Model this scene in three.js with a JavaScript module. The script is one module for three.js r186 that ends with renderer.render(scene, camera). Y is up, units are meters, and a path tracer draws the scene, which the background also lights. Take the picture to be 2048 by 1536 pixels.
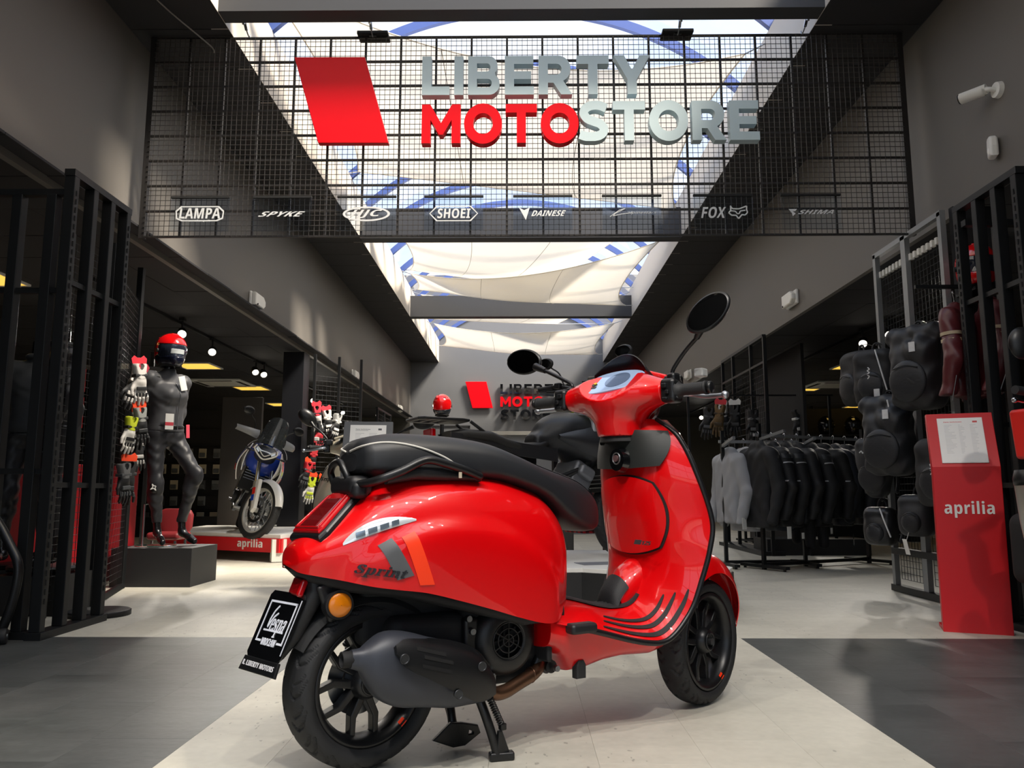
import * as THREE from 'three';
import { mergeGeometries } from 'three/addons/utils/BufferGeometryUtils.js';
import { RoundedBoxGeometry } from 'three/addons/geometries/RoundedBoxGeometry.js';
import { TextGeometry } from 'three/addons/geometries/TextGeometry.js';
import { FontLoader } from 'three/addons/loaders/FontLoader.js';
import { RectAreaLightUniformsLib } from 'three/addons/lights/RectAreaLightUniformsLib.js';

// ---------- camera, sky, sun, exposure ----------
const scene = new THREE.Scene();
const renderer = new THREE.WebGLRenderer({ antialias: true });
renderer.toneMapping = THREE.LinearToneMapping;
renderer.toneMappingExposure = 1.25;
renderer.shadowMap.enabled = true;
RectAreaLightUniformsLib.init();
const camera = new THREE.PerspectiveCamera(2 * Math.atan(768 / 1570) * 180 / Math.PI, 2048 / 1536, 0.05, 120);
camera.position.set(0, 0.783, 0);
camera.rotation.set(7.869 * Math.PI / 180, 0.6507 * Math.PI / 180, 0, 'YXZ');
scene.add(camera);
const SUN = new THREE.Vector3(0.56, 0.78, 0.28).normalize();
function skyTexture() {
  const W = 256, H = 128, d = new Float32Array(W * H * 4), v = new THREE.Vector3();
  for (let j = 0; j < H; j++) for (let i = 0; i < W; i++) {
    const th = (j + 0.5) / H * Math.PI - Math.PI / 2, ph = ((i + 0.5) / W - 0.5) * 2 * Math.PI;
    v.set(Math.cos(th) * Math.cos(ph), Math.sin(th), Math.cos(th) * Math.sin(ph));
    const up = Math.max(0, v.y), c = Math.max(0, v.dot(SUN)), n = fbm(v.x * 2.2 / (up + 0.35) + 3, v.z * 2.2 / (up + 0.35), 5);
    const cl = THREE.MathUtils.smoothstep(n, 0.5, 0.72) * 0.7, k = (i + j * W) * 4, gl = 0.9 * Math.pow(c, 6) + 2.2 * Math.pow(c, 60), hz = Math.pow(1 - up, 3);
    const base = [0.74 + 0.36 * hz, 0.92 + 0.2 * hz, 1.26 + 0.0 * hz];
    for (let q = 0; q < 3; q++) d[k + q] = v.y < -0.02 ? 0.25 : SKY_LEVEL * (base[q] * (1 - cl) + 1.2 * cl + gl);
    d[k + 3] = 1;
  }
  const t = new THREE.DataTexture(d, W, H, THREE.RGBAFormat, THREE.FloatType);
  t.mapping = THREE.EquirectangularReflectionMapping; t.magFilter = THREE.LinearFilter; t.needsUpdate = true;
  return t;
}
const SKY_LEVEL = 1.0;
scene.background = skyTexture();
const sun = new THREE.DirectionalLight(0xfff0da, 11);
sun.position.copy(SUN).multiplyScalar(40).add(new THREE.Vector3(0, 0, -10)); sun.target.position.set(0, 0, -10);
sun.castShadow = true; sun.shadow.radius = 24; sun.shadow.mapSize.set(2048, 2048);
Object.assign(sun.shadow.camera, { left: -16, right: 16, top: 18, bottom: -18, near: 1, far: 90 });
scene.add(sun, sun.target);

// ---------- helpers ----------
function rng(s) { return () => { s |= 0; s = s + 0x6D2B79F5 | 0; let t = Math.imul(s ^ s >>> 15, 1 | s); t = t + Math.imul(t ^ t >>> 7, 61 | t) ^ t; return ((t ^ t >>> 14) >>> 0) / 4294967296; }; }
function hash(x, y) { let h = Math.imul(x | 0, 374761393) + Math.imul(y | 0, 668265263) | 0; h = Math.imul(h ^ h >>> 13, 1274126177); return ((h ^ h >>> 16) >>> 0) / 4294967296; }
function vn(x, y, per) {
  const xi = Math.floor(x), yi = Math.floor(y), fx = x - xi, fy = y - yi, s = fx * fx * (3 - 2 * fx), t = fy * fy * (3 - 2 * fy), m = per ? (a) => ((a % per) + per) % per : (a) => a;
  const a = hash(m(xi), m(yi)), b = hash(m(xi + 1), m(yi)), c = hash(m(xi), m(yi + 1)), d = hash(m(xi + 1), m(yi + 1));
  return a + (b - a) * s + (c - a) * t + (a - b - c + d) * s * t;
}
function fbm(x, y, o = 4, per = 0) { let s = 0, a = 0.5, n = 0; for (let i = 0; i < o; i++) { s += a * vn(x, y, per); n += a; x *= 2; y *= 2; per *= 2; a *= 0.5; } return s / n; }
const V = (x, y, z) => new THREE.Vector3(x, y, z), PI = Math.PI, D = PI / 180;
const lerp = (a, b, t) => a + (b - a) * t, clamp = (x, a = 0, b = 1) => Math.min(b, Math.max(a, x)), sst = (x, a, b) => { const t = clamp((x - a) / (b - a)); return t * t * (3 - 2 * t); };
function table(rows) { // smooth (monotone-ish) interpolation of keyframes [x, v1, v2 ...]
  const n = rows.length, k = rows[0].length - 1;
  return (x) => {
    let i = 0; while (i < n - 2 && x > rows[i + 1][0]) i++;
    const r0 = rows[Math.max(0, i - 1)], r1 = rows[i], r2 = rows[i + 1], r3 = rows[Math.min(n - 1, i + 2)], h = r2[0] - r1[0], t = clamp((x - r1[0]) / h), out = [];
    for (let c = 1; c <= k; c++) {
      const m1 = (r2[c] - r0[c]) / (r2[0] - r0[0]) * h, m2 = (r3[c] - r1[c]) / (r3[0] - r1[0]) * h, t2 = t * t, t3 = t2 * t;
      out.push((2 * t3 - 3 * t2 + 1) * r1[c] + (t3 - 2 * t2 + t) * m1 + (-2 * t3 + 3 * t2) * r2[c] + (t3 - t2) * m2);
    }
    return out;
  };
}
function std(g) { // position, normal, uv, index for merging
  if (!g.attributes.normal) g.computeVertexNormals();
  if (!g.attributes.uv) g.setAttribute('uv', new THREE.BufferAttribute(new Float32Array(g.attributes.position.count * 2), 2));
  for (const k of Object.keys(g.attributes)) if (!['position', 'normal', 'uv'].includes(k)) g.deleteAttribute(k);
  if (!g.index) g.setIndex([...Array(g.attributes.position.count).keys()]);
  g.morphAttributes = {}; g.clearGroups();
  return g;
}
const merge = (list) => list.length === 1 ? std(list[0]) : mergeGeometries(list.map(std));
const at = (g, x = 0, y = 0, z = 0, rx = 0, ry = 0, rz = 0) => g.applyMatrix4(new THREE.Matrix4().compose(V(x, y, z), new THREE.Quaternion().setFromEuler(new THREE.Euler(rx, ry, rz, 'YXZ')), V(1, 1, 1)));
const box = (w, h, d, x = 0, y = 0, z = 0, rx = 0, ry = 0, rz = 0) => at(new THREE.BoxGeometry(w, h, d), x, y, z, rx, ry, rz);
const rbox = (w, h, d, r, x = 0, y = 0, z = 0, rx = 0, ry = 0, rz = 0, seg = 3) => at(new RoundedBoxGeometry(w, h, d, seg, r), x, y, z, rx, ry, rz);
const cyl = (r1, r2, h, x = 0, y = 0, z = 0, rx = 0, ry = 0, rz = 0, n = 24) => at(new THREE.CylinderGeometry(r1, r2, h, n), x, y, z, rx, ry, rz);
const ball = (r, x, y, z, sx = 1, sy = 1, sz = 1, n = 20) => at(new THREE.SphereGeometry(r, n, Math.ceil(n * 0.7)).scale(sx, sy, sz), x, y, z);
const tor = (R, r, x = 0, y = 0, z = 0, rx = 0, ry = 0, rz = 0, n = 32, m = 10, arc = 2 * PI) => at(new THREE.TorusGeometry(R, r, m, n, arc), x, y, z, rx, ry, rz);
const lathe = (pts, n = 40) => new THREE.LatheGeometry(pts.map((p) => new THREE.Vector2(p[0], p[1])), n);
function tube(pts, r, n = 0, m = 10, closed = false, tension = 0.5, caps = true) {
  const P = pts.map((p) => p.isVector3 ? p : V(...p)), c = new THREE.CatmullRomCurve3(P, closed, 'catmullrom', tension), g = new THREE.TubeGeometry(c, n || Math.max(4, pts.length * 6), r, m, closed);
  if (closed || !caps) return g;
  const a = c.getPointAt(0), b = c.getPointAt(1);
  return merge([g, new THREE.SphereGeometry(r, m, 6).translate(a.x, a.y, a.z), new THREE.SphereGeometry(r, m, 6).translate(b.x, b.y, b.z)]);
}
function bar(a, b, w, h = w, r = 0) { // straight square bar from a to b
  const A = a.isVector3 ? a : V(...a), B = b.isVector3 ? b : V(...b), L = A.distanceTo(B), g = r ? new RoundedBoxGeometry(w, L, h, 2, r) : new THREE.BoxGeometry(w, L, h);
  g.applyQuaternion(new THREE.Quaternion().setFromUnitVectors(V(0, 1, 0), B.clone().sub(A).normalize())); return g.translate((A.x + B.x) / 2, (A.y + B.y) / 2, (A.z + B.z) / 2);
}
function rod(a, b, r, r2 = r, n = 12) {
  const A = a.isVector3 ? a : V(...a), B = b.isVector3 ? b : V(...b), g = new THREE.CylinderGeometry(r2, r, A.distanceTo(B), n);
  g.applyQuaternion(new THREE.Quaternion().setFromUnitVectors(V(0, 1, 0), B.clone().sub(A).normalize())); return g.translate((A.x + B.x) / 2, (A.y + B.y) / 2, (A.z + B.z) / 2);
}
function shapeOf(pts, smooth = false, holes = []) {
  const mk = (P, S) => { if (smooth) { const c = new THREE.CatmullRomCurve3(P.map((p) => V(p[0], p[1], 0)), true, 'catmullrom', 0.5).getPoints(P.length * 6); S.setFromPoints(c.map((p) => new THREE.Vector2(p.x, p.y))); } else S.setFromPoints(P.map((p) => new THREE.Vector2(p[0], p[1]))); return S; };
  const s = mk(pts, new THREE.Shape()); for (const h of holes) s.holes.push(mk(h, new THREE.Path())); return s;
}
function ext(pts, depth, bevel = 0, smooth = false, holes = [], seg = 2) { // extrude an outline; centred on z
  const g = new THREE.ExtrudeGeometry(pts.isShape ? pts : shapeOf(pts, smooth, holes), { depth: depth - 2 * bevel, bevelEnabled: bevel > 0, bevelSize: bevel, bevelThickness: bevel, bevelOffset: -bevel, bevelSegments: seg, curveSegments: 12, steps: 1 });
  return g.translate(0, 0, -depth / 2 + bevel);
}
function grid(nu, nv, f, wrap = false) { // smooth patch: f(u, v) -> [x, y, z], u and v in 0..1
  const p = [], uv = [], ix = [];
  for (let j = 0; j <= nv; j++) for (let i = 0; i <= nu; i++) { const q = f(i / nu, j / nv); p.push(q[0], q[1], q[2]); uv.push(i / nu, j / nv); }
  for (let j = 0; j < nv; j++) for (let i = 0; i < nu; i++) { const a = j * (nu + 1) + i, b = a + 1, c = a + nu + 1, d = c + 1; ix.push(a, b, d, a, d, c); }
  const g = new THREE.BufferGeometry(); g.setAttribute('position', new THREE.Float32BufferAttribute(p, 3)); g.setAttribute('uv', new THREE.Float32BufferAttribute(uv, 2)); g.setIndex(ix); g.computeVertexNormals();
  if (wrap) { const n = g.attributes.normal; for (let j = 0; j <= nv; j++) { const a = j * (nu + 1), b = a + nu, v = V(n.getX(a) + n.getX(b), n.getY(a) + n.getY(b), n.getZ(a) + n.getZ(b)).normalize(); n.setXYZ(a, v.x, v.y, v.z); n.setXYZ(b, v.x, v.y, v.z); } }
  return g;
}
function flip(g) { const ix = g.index.array; for (let i = 0; i < ix.length; i += 3) { const t = ix[i]; ix[i] = ix[i + 1]; ix[i + 1] = t; } g.computeVertexNormals(); return g; }
function thick(nu, nv, f, th) { // two-sided sheet with thickness th and closed rim
  const a = grid(nu, nv, f), n = a.attributes.normal, p = a.attributes.position, w = nu + 1, at2 = (u, v) => { const k = Math.round(v * nv) * w + Math.round(u * nu); return [p.getX(k) - n.getX(k) * th, p.getY(k) - n.getY(k) * th, p.getZ(k) - n.getZ(k) * th]; };
  const b = flip(grid(nu, nv, at2)), rim = [], put = (k) => [V(p.getX(k), p.getY(k), p.getZ(k)), V(...at2((k % w) / nu, Math.floor(k / w) / nv))];
  const loop = []; for (let i = 0; i < nu; i++) loop.push(i); for (let j = 0; j < nv; j++) loop.push(j * w + nu); for (let i = nu; i > 0; i--) loop.push(nv * w + i); for (let j = nv; j > 0; j--) loop.push(j * w);
  for (let i = 0; i <= loop.length; i++) rim.push(put(loop[i % loop.length]));
  return merge([a, b, flip(grid(loop.length, 1, (u, v) => rim[Math.round(u * loop.length)][Math.round(v)].toArray()))]);
}
function loft(rings, capA = true, capB = true) { // closed rings (arrays of [x,y,z], same count) -> smooth skin
  const n = rings[0].length, g = grid(n, rings.length - 1, (u, v) => rings[Math.round(v * (rings.length - 1))][Math.round(u * n) % n], true), L = [g];
  const cap = (r, fl) => { const c = r.reduce((s, q) => [s[0] + q[0] / n, s[1] + q[1] / n, s[2] + q[2] / n], [0, 0, 0]), k = grid(n, 1, (u, v) => v < 0.5 ? c : r[Math.round(u * n) % n]); return fl ? flip(k) : k; };
  if (capA) L.push(cap(rings[0], false)); if (capB) L.push(cap(rings[rings.length - 1], true));
  return merge(L);
}
const ring = (n, f) => [...Array(n)].map((_, i) => f(i / n * 2 * PI));
const sup = (a, e) => Math.sign(a) * Math.pow(Math.abs(a), e);
// signed distances and a surface-nets mesher
const smin = (a, b, k) => { const h = Math.max(k - Math.abs(a - b), 0) / k; return Math.min(a, b) - h * h * k * 0.25; };
function cap3(p, a, b, ra, rb) { const bx = b[0] - a[0], by = b[1] - a[1], bz = b[2] - a[2], px = p[0] - a[0], py = p[1] - a[1], pz = p[2] - a[2], h = clamp((px * bx + py * by + pz * bz) / (bx * bx + by * by + bz * bz + 1e-12)); return Math.hypot(px - bx * h, py - by * h, pz - bz * h) - (ra + (rb - ra) * h); }
function ell(p, c, r) { const x = (p[0] - c[0]) / r[0], y = (p[1] - c[1]) / r[1], z = (p[2] - c[2]) / r[2], k0 = Math.hypot(x, y, z), k1 = Math.hypot(x / r[0], y / r[1], z / r[2]); return k1 > 1e-9 ? k0 * (k0 - 1) / k1 : -Math.min(...r); }
function rb3(p, c, b, r) { const x = Math.abs(p[0] - c[0]) - b[0] + r, y = Math.abs(p[1] - c[1]) - b[1] + r, z = Math.abs(p[2] - c[2]) - b[2] + r; return Math.hypot(Math.max(x, 0), Math.max(y, 0), Math.max(z, 0)) + Math.min(Math.max(x, y, z), 0) - r; }
function sdf(f, lo, hi, c) {
  const nx = Math.ceil((hi[0] - lo[0]) / c) + 1, ny = Math.ceil((hi[1] - lo[1]) / c) + 1, nz = Math.ceil((hi[2] - lo[2]) / c) + 1, val = new Float32Array(nx * ny * nz), id = new Int32Array(nx * ny * nz).fill(-1), P = [], N = [], I = [];
  const X = (i, j, k) => i + nx * (j + ny * k);
  for (let k0 = 0; k0 < nz; k0 += 5) for (let j0 = 0; j0 < ny; j0 += 5) for (let i0 = 0; i0 < nx; i0 += 5) { // blocks far from the surface take one sample
    const v0 = f([lo[0] + (i0 + 2) * c, lo[1] + (j0 + 2) * c, lo[2] + (k0 + 2) * c]), far = Math.abs(v0) > c * 7.5;
    for (let k = k0; k < Math.min(nz, k0 + 5); k++) for (let j = j0; j < Math.min(ny, j0 + 5); j++) for (let i = i0; i < Math.min(nx, i0 + 5); i++) val[X(i, j, k)] = far ? v0 : f([lo[0] + i * c, lo[1] + j * c, lo[2] + k * c]);
  }
  const E = []; for (let a = 0; a < 8; a++) for (const s of [1, 2, 4]) if (!(a & s)) E.push([a, a | s]);
  for (let k = 0; k < nz - 1; k++) for (let j = 0; j < ny - 1; j++) for (let i = 0; i < nx - 1; i++) {
    const v = [], b = X(i, j, k); for (let a = 0; a < 8; a++) v.push(val[b + (a & 1) + nx * ((a >> 1 & 1) + ny * (a >> 2))]);
    let sx = 0, sy = 0, sz = 0, n = 0;
    for (const [p, q] of E) if (v[p] < 0 !== v[q] < 0) { const t = v[p] / (v[p] - v[q]); sx += (p & 1) + t * ((q & 1) - (p & 1)); sy += (p >> 1 & 1) + t * ((q >> 1 & 1) - (p >> 1 & 1)); sz += (p >> 2) + t * ((q >> 2) - (p >> 2)); n++; }
    if (!n) continue;
    const w = [lo[0] + (i + sx / n) * c, lo[1] + (j + sy / n) * c, lo[2] + (k + sz / n) * c], e = c * 0.5, g = V(f([w[0] + e, w[1], w[2]]) - f([w[0] - e, w[1], w[2]]), f([w[0], w[1] + e, w[2]]) - f([w[0], w[1] - e, w[2]]), f([w[0], w[1], w[2] + e]) - f([w[0], w[1], w[2] - e])).normalize();
    id[b] = P.length / 3; P.push(...w); N.push(g.x, g.y, g.z);
  }
  const quad = (a, b, d, e, inv) => { if (a < 0 || b < 0 || d < 0 || e < 0) return; inv ? I.push(a, d, b, b, d, e) : I.push(a, b, d, b, e, d); };
  for (let k = 1; k < nz - 1; k++) for (let j = 1; j < ny - 1; j++) for (let i = 1; i < nx - 1; i++) {
    const s = val[X(i, j, k)] < 0;
    if (s !== val[X(i + 1, j, k)] < 0) quad(id[X(i, j - 1, k - 1)], id[X(i, j, k - 1)], id[X(i, j - 1, k)], id[X(i, j, k)], !s);
    if (s !== val[X(i, j + 1, k)] < 0) quad(id[X(i - 1, j, k - 1)], id[X(i - 1, j, k)], id[X(i, j, k - 1)], id[X(i, j, k)], !s);
    if (s !== val[X(i, j, k + 1)] < 0) quad(id[X(i - 1, j - 1, k)], id[X(i, j - 1, k)], id[X(i - 1, j, k)], id[X(i, j, k)], !s);
  }
  const g = new THREE.BufferGeometry(); g.setAttribute('position', new THREE.Float32BufferAttribute(P, 3)); g.setAttribute('normal', new THREE.Float32BufferAttribute(N, 3)); g.setIndex(I); return std(g);
}
// things, parts, setting
const used = {};
function numbered(n) { const k = used[n] = (used[n] ?? -1) + 1; return k ? n + '_' + String(k).padStart(3, '0') : n; }
function tag(o, label, category, group, kind) { if (label) o.userData.label = label; if (category) o.userData.category = category; if (group) o.userData.group = group; if (kind) o.userData.kind = kind; return o; }
function thing(name, label, category, p = [0, 0, 0], ry = 0, group) { const o = new THREE.Group(); o.name = numbered(name); o.position.set(...p); o.rotation.y = ry; scene.add(o); return tag(o, label, category, group); }
function mk(name, g, m, parent, label, kind) { const o = new THREE.Mesh(Array.isArray(g) ? merge(g) : g, m); o.name = name; o.castShadow = o.receiveShadow = true; parent.add(o); if (label) o.userData.label = label; if (kind) o.userData.kind = kind; return o; }
const part = mk;
function single(name, g, m, label, category, group) { return tag(mk(numbered(name), g, m, scene), label, category, group); }
function struct(name, g, m, parent = scene) { const o = mk(parent === scene ? numbered(name) : name, g, m, parent); if (parent === scene) o.userData.kind = 'structure'; return o; }
function copy(src, p, ry, label, name) { const c = src.clone(); c.name = numbered(name || src.name.replace(/_\d{3}$/, '')); scene.add(c); if (p) c.position.set(...p); if (ry !== undefined) c.rotation.y = ry; c.userData = { ...src.userData }; if (label) c.userData.label = label; return c; }
// materials
const M = (color, roughness = 0.6, metalness = 0, extra = {}) => new THREE.MeshPhysicalMaterial({ color, roughness, metalness, side: THREE.DoubleSide, ...extra });
function noiseTex(n, f, srgb = true, rx = 1, ry = 1) {
  const d = new Uint8Array(n * n * 4); for (let j = 0; j < n; j++) for (let i = 0; i < n; i++) { const c = f(i / n, j / n); for (let q = 0; q < 3; q++) d[(j * n + i) * 4 + q] = clamp(c[q] ?? c[0]) * 255; d[(j * n + i) * 4 + 3] = 255; }
  const t = new THREE.DataTexture(d, n, n); t.wrapS = t.wrapT = THREE.RepeatWrapping; t.magFilter = t.minFilter = THREE.LinearFilter; if (srgb) t.colorSpace = THREE.SRGBColorSpace; t.repeat.set(rx, ry); t.needsUpdate = true; return t;
}
function canvasTex(w, h, draw) { const c = document.createElement('canvas'); c.width = w; c.height = h; const x = c.getContext('2d'); draw(x, w, h); const t = new THREE.CanvasTexture(c); t.colorSpace = THREE.SRGBColorSpace; t.anisotropy = 8; return t; }
const bumpFine = noiseTex(256, (u, v) => [fbm(u * 64, v * 64, 3, 64)], false), bumpLeather = noiseTex(256, (u, v) => [0.5 * fbm(u * 10, v * 10, 3, 10) + 0.5 * fbm(u * 40, v * 40, 3, 40)], false);
const sans = await new FontLoader().loadAsync('fonts/droid/droid_sans_bold.typeface.json'), sansR = await new FontLoader().loadAsync('fonts/droid/droid_sans_regular.typeface.json'), serif = await new FontLoader().loadAsync('fonts/droid/droid_serif_bold.typeface.json');
function word(str, font, size, depth, extra = {}) { const g = new TextGeometry(str, { font, size, depth, height: depth, curveSegments: 5, bevelEnabled: false, ...extra }); g.computeBoundingBox(); return g; }
function fit(g, x0, y0, x1, y1, z = 0) { g.computeBoundingBox(); const b = g.boundingBox; g.translate(-b.min.x, -b.min.y, -b.min.z); g.scale((x1 - x0) / (b.max.x - b.min.x), (y1 - y0) / (b.max.y - b.min.y), 1); return g.translate(x0, y0, z); }
const shear = (g, k) => g.applyMatrix4(new THREE.Matrix4().set(1, k, 0, 0, 0, 1, 0, 0, 0, 0, 1, 0, 0, 0, 0, 1));
const bevelLetter = {};
const blackSteel = M(0x17181a, 0.42, 0.2), blackMatte = M(0x141517, 0.75), darkPlastic = M(0x16171a, 0.5), rubber = M(0x1e1f21, 0.66, 0, { bumpMap: bumpFine, bumpScale: 0.0004 }), chrome = M(0xc9ccd0, 0.18, 1), steel = M(0x9a9da0, 0.35, 1), white = M(0xe6e6e2, 0.5), whiteMatte = M(0xdedcd4, 0.7), redPaint = M(0xcf1119, 0.42);
// ---------- setting: floor, walls, ceilings, skylight ----------
const XL = -3.12, XR = 3.18, YS = 4.45, XI = 2.33, YF = 5.08, YC = 2.85, YB = 2.8, ZB = -22, ZF = 5;
const cloud = (u, v, s) => fbm(u * s, v * s, 5, s), floorN = (u, v) => { const streak = fbm(u * 7, v * 26, 4, 0 || 7) , c = cloud(u, v, 5), f = fbm(u * 90, v * 90, 2, 90); return [c, streak, f]; };
const lightTex = noiseTex(1024, (u, v) => { const [c, s, f] = floorN(u, v), sp = fbm(u * 140, v * 60, 2, 140), k = 0.735 + 0.10 * (c - 0.5) + 0.05 * (s - 0.5) + 0.035 * (f - 0.5) - (sp > 0.845 && c < 0.45 ? 0.14 : 0); return [k, k * 0.985, k * 0.925]; });
const darkTex = noiseTex(1024, (u, v) => { const [c, s, f] = floorN(u + 0.37, v + 0.61), k = 0.285 + 0.11 * (c - 0.5) + 0.06 * (s - 0.5) + 0.03 * (f - 0.5); return [k * (0.985 + 0.06 * (c - 0.5)), k * 1.005, k * (1.01)]; });
const floorBump = noiseTex(512, (u, v) => [0.6 * fbm(u * 22, v * 60, 3, 22) + 0.4 * fbm(u * 120, v * 120, 2, 120)], false);
function tileMats(tex, col, rough, n, seed) { const R = rng(seed); return [...Array(n)].map(() => { const k = 0.975 + 0.05 * R(), t = tex.clone(), b = floorBump.clone(); t.offset.set(R(), R()); b.offset.copy(t.offset); t.needsUpdate = b.needsUpdate = true; return M(new THREE.Color(k * col[0], k * col[1], k * col[2]), rough, 0, { map: t, bumpMap: b, bumpScale: 0.0009 }); }); }
const lightM = tileMats(lightTex, [1.02, 1.02, 1.01], 0.5, 5, 3), darkM = tileMats(darkTex, [0.96, 1, 1.0], 0.42, 4, 5);
const TW = 0.3214, TL = 0.66, floor = new THREE.Group(); floor.name = 'floor'; floor.userData.kind = 'structure'; scene.add(floor);
const subfloor = struct('concrete_bed', box(30, 0.3, 34, 0, -0.158, -9), M(0x555450, 0.9), floor);
function tileGeo(w, l) { const g = rbox(w - 0.0005, 0.008, l - 0.0005, 0.0004, 0, 0, 0, 0, 0, 0, 1), p = g.attributes.position, uv = g.attributes.uv; for (let i = 0; i < p.count; i++) uv.setXY(i, p.getX(i) / 1.9, p.getZ(i) / 1.9); return g; }
{ const geos = {}, rest = lightM.map(() => []), restD = darkM.map(() => []), R = rng(11), cand = [];
  const X0 = -1.06;
  for (let c = -30; c < 33; c++) { const x0 = X0 + c * TW, off = ((c * 7 + 70) % 3) * TL / 3;
    for (let r = -7; r < 37; r++) { let a = 1.2 + off - r * TL * -1 - 7 * 0, zf = -(r * TL) - off, zn = zf + TL; if (zn > 3.9) continue; if (zf < ZB) continue;
      const cuts = []; const inStrip = c >= 0 && c < 7, Z = -4.42;
      if (inStrip || zn <= Z) cuts.push([zf, zn, 0]); else if (zf >= Z) cuts.push([zf, zn, 1]); else { cuts.push([Z, zn, 1]); cuts.push([zf, Z, 0]); }
      for (const [f, n, dark] of cuts) { if (n - f < 0.01) continue; const z = (f + n) / 2, x = x0 + TW / 2; cand.push({ x, z, l: n - f, dark, vis: z < -1.5 && Math.abs(x - 0.03 * z) < 0.3 + 0.68 * -z ? Math.hypot(x, z) : 99 + Math.hypot(x, z) }); } } }
  cand.sort((a, b) => a.vis - b.vis);
  cand.forEach((t, i) => { const k = Math.floor(R() * (t.dark ? 4 : 5)), key = t.l.toFixed(3), g = geos[key] ??= tileGeo(TW, t.l);
    if (i < 300) { const o = part('floor_tile', g, t.dark ? darkM[k] : lightM[k], floor); o.position.set(t.x, -0.004, t.z); }
    else if (i < 2600) (t.dark ? restD : rest)[k].push(g.clone().translate(t.x, -0.004, t.z)); });
  rest.forEach((l, k) => l.length && part('far_tiles', l, lightM[k], floor, null, 'stuff')); restD.forEach((l, k) => l.length && part('far_tiles', l, darkM[k], floor, null, 'stuff'));
}
const wallPaint = M(0x6a6661, 0.55, 0, { bumpMap: bumpFine, bumpScale: 0.0003 }), wallDark = M(0x44433f, 0.6), fasciaPaint = M(0xcdc5b9, 0.6), beamPaint = M(0x3a3b3e, 0.55), backPaint = M(0x6a6c70, 0.6), ceilPaint = M(0x232327, 0.8), softPaint = M(0x28282b, 0.7);
// upper walls (bulkheads) above the side aisles, lower outer walls
struct('wall_left', box(0.05, YS - YB, ZF - ZB, XL - 0.025, (YS + YB) / 2, (ZF + ZB) / 2), wallPaint);
struct('wall_right', box(0.05, YS - YB, ZF - ZB, XR + 0.025, (YS + YB) / 2, (ZF + ZB) / 2), wallPaint);
struct('wall_outer_left', box(0.2, 3.2, ZF - ZB, -12.1, 1.6, (ZF + ZB) / 2), wallDark);
struct('wall_outer_right', box(0.2, 3.2, ZF - ZB, 12.1, 1.6, (ZF + ZB) / 2), wallDark);
struct('wall_back', box(24.4, 7, 0.2, 0, 3.5, ZB - 0.1), backPaint);
struct('wall_back_left', box(8.9, 3, 0.04, XL - 4.45, 1.5, ZB + 0.02), wallDark); struct('wall_back_right', box(8.9, 3, 0.04, XR + 4.45, 1.5, ZB + 0.02), wallDark);
// front wall behind the camera: piers, lintel and a glazed shopfront
struct('wall_front', [box(9, 5.2, 0.2, -7.6, 2.6, ZF), box(9, 5.2, 0.2, 7.6, 2.6, ZF), box(6.4, 1.9, 0.2, 0, 4.2, ZF)], wallPaint);
{ const w = new THREE.Group(); w.name = 'window_1'; w.userData.kind = 'structure'; scene.add(w); const gl = M(0xf4f8f8, 0.02, 0, { transmission: 1, thickness: 0, ior: 1.45 });
  part('window_frame', [-3.1, -1.55, 0, 1.55, 3.1].map((x) => box(0.06, 3.25, 0.1, x, 1.62, ZF)).concat([box(6.2, 0.06, 0.1, 0, 0.03, ZF), box(6.2, 0.06, 0.1, 0, 3.22, ZF), box(6.2, 0.05, 0.1, 0, 2.3, ZF)]), blackSteel, w);
  for (let i = 0; i < 4; i++) part('pane', box(1.5, 3.14, 0.006, -2.325 + 1.55 * i, 1.62, ZF), gl, w); }
struct('pavement', box(60, 0.2, 30, 0, -0.12, ZF + 15.1), M(0x8c8a84, 0.9));
// side ceilings with square panels
function sideCeiling(name, x0, x1) {
  const g = new THREE.Group(); g.name = name; g.userData.kind = 'structure'; scene.add(g);
  struct('ceiling_slab', box(x1 - x0, 0.1, ZF - ZB, (x0 + x1) / 2, YC + 0.08, (ZF + ZB) / 2), ceilPaint, g);
  const pg = rbox(0.596, 0.02, 0.596, 0.003, 0, 0, 0, 0, 0, 0, 1), far = [], list = [];
  for (let x = x0 + 0.3; x < x1; x += 0.6) for (let z = -1.6; z > ZB; z -= 0.6) list.push([x, z]);
  list.sort((a, b) => Math.hypot(a[0], a[1]) - Math.hypot(b[0], b[1])); let n = 0;
  for (const [x, z] of list) if (Math.abs(x) < 1.2 + 0.7 * -z && n < 300) { const o = part('ceiling_panel', pg, ceilPaint, g); o.position.set(x, YC + 0.005 + 0.006 * hash(x * 10, z * 10), z); n++; } else far.push(pg.clone().translate(x, YC + 0.008, z));
  part('far_panels', far, ceilPaint, g, null, 'stuff');
}
sideCeiling('ceiling_left', -12, XL - 0.05); sideCeiling('ceiling_right', XR + 0.05, 12);
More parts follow.
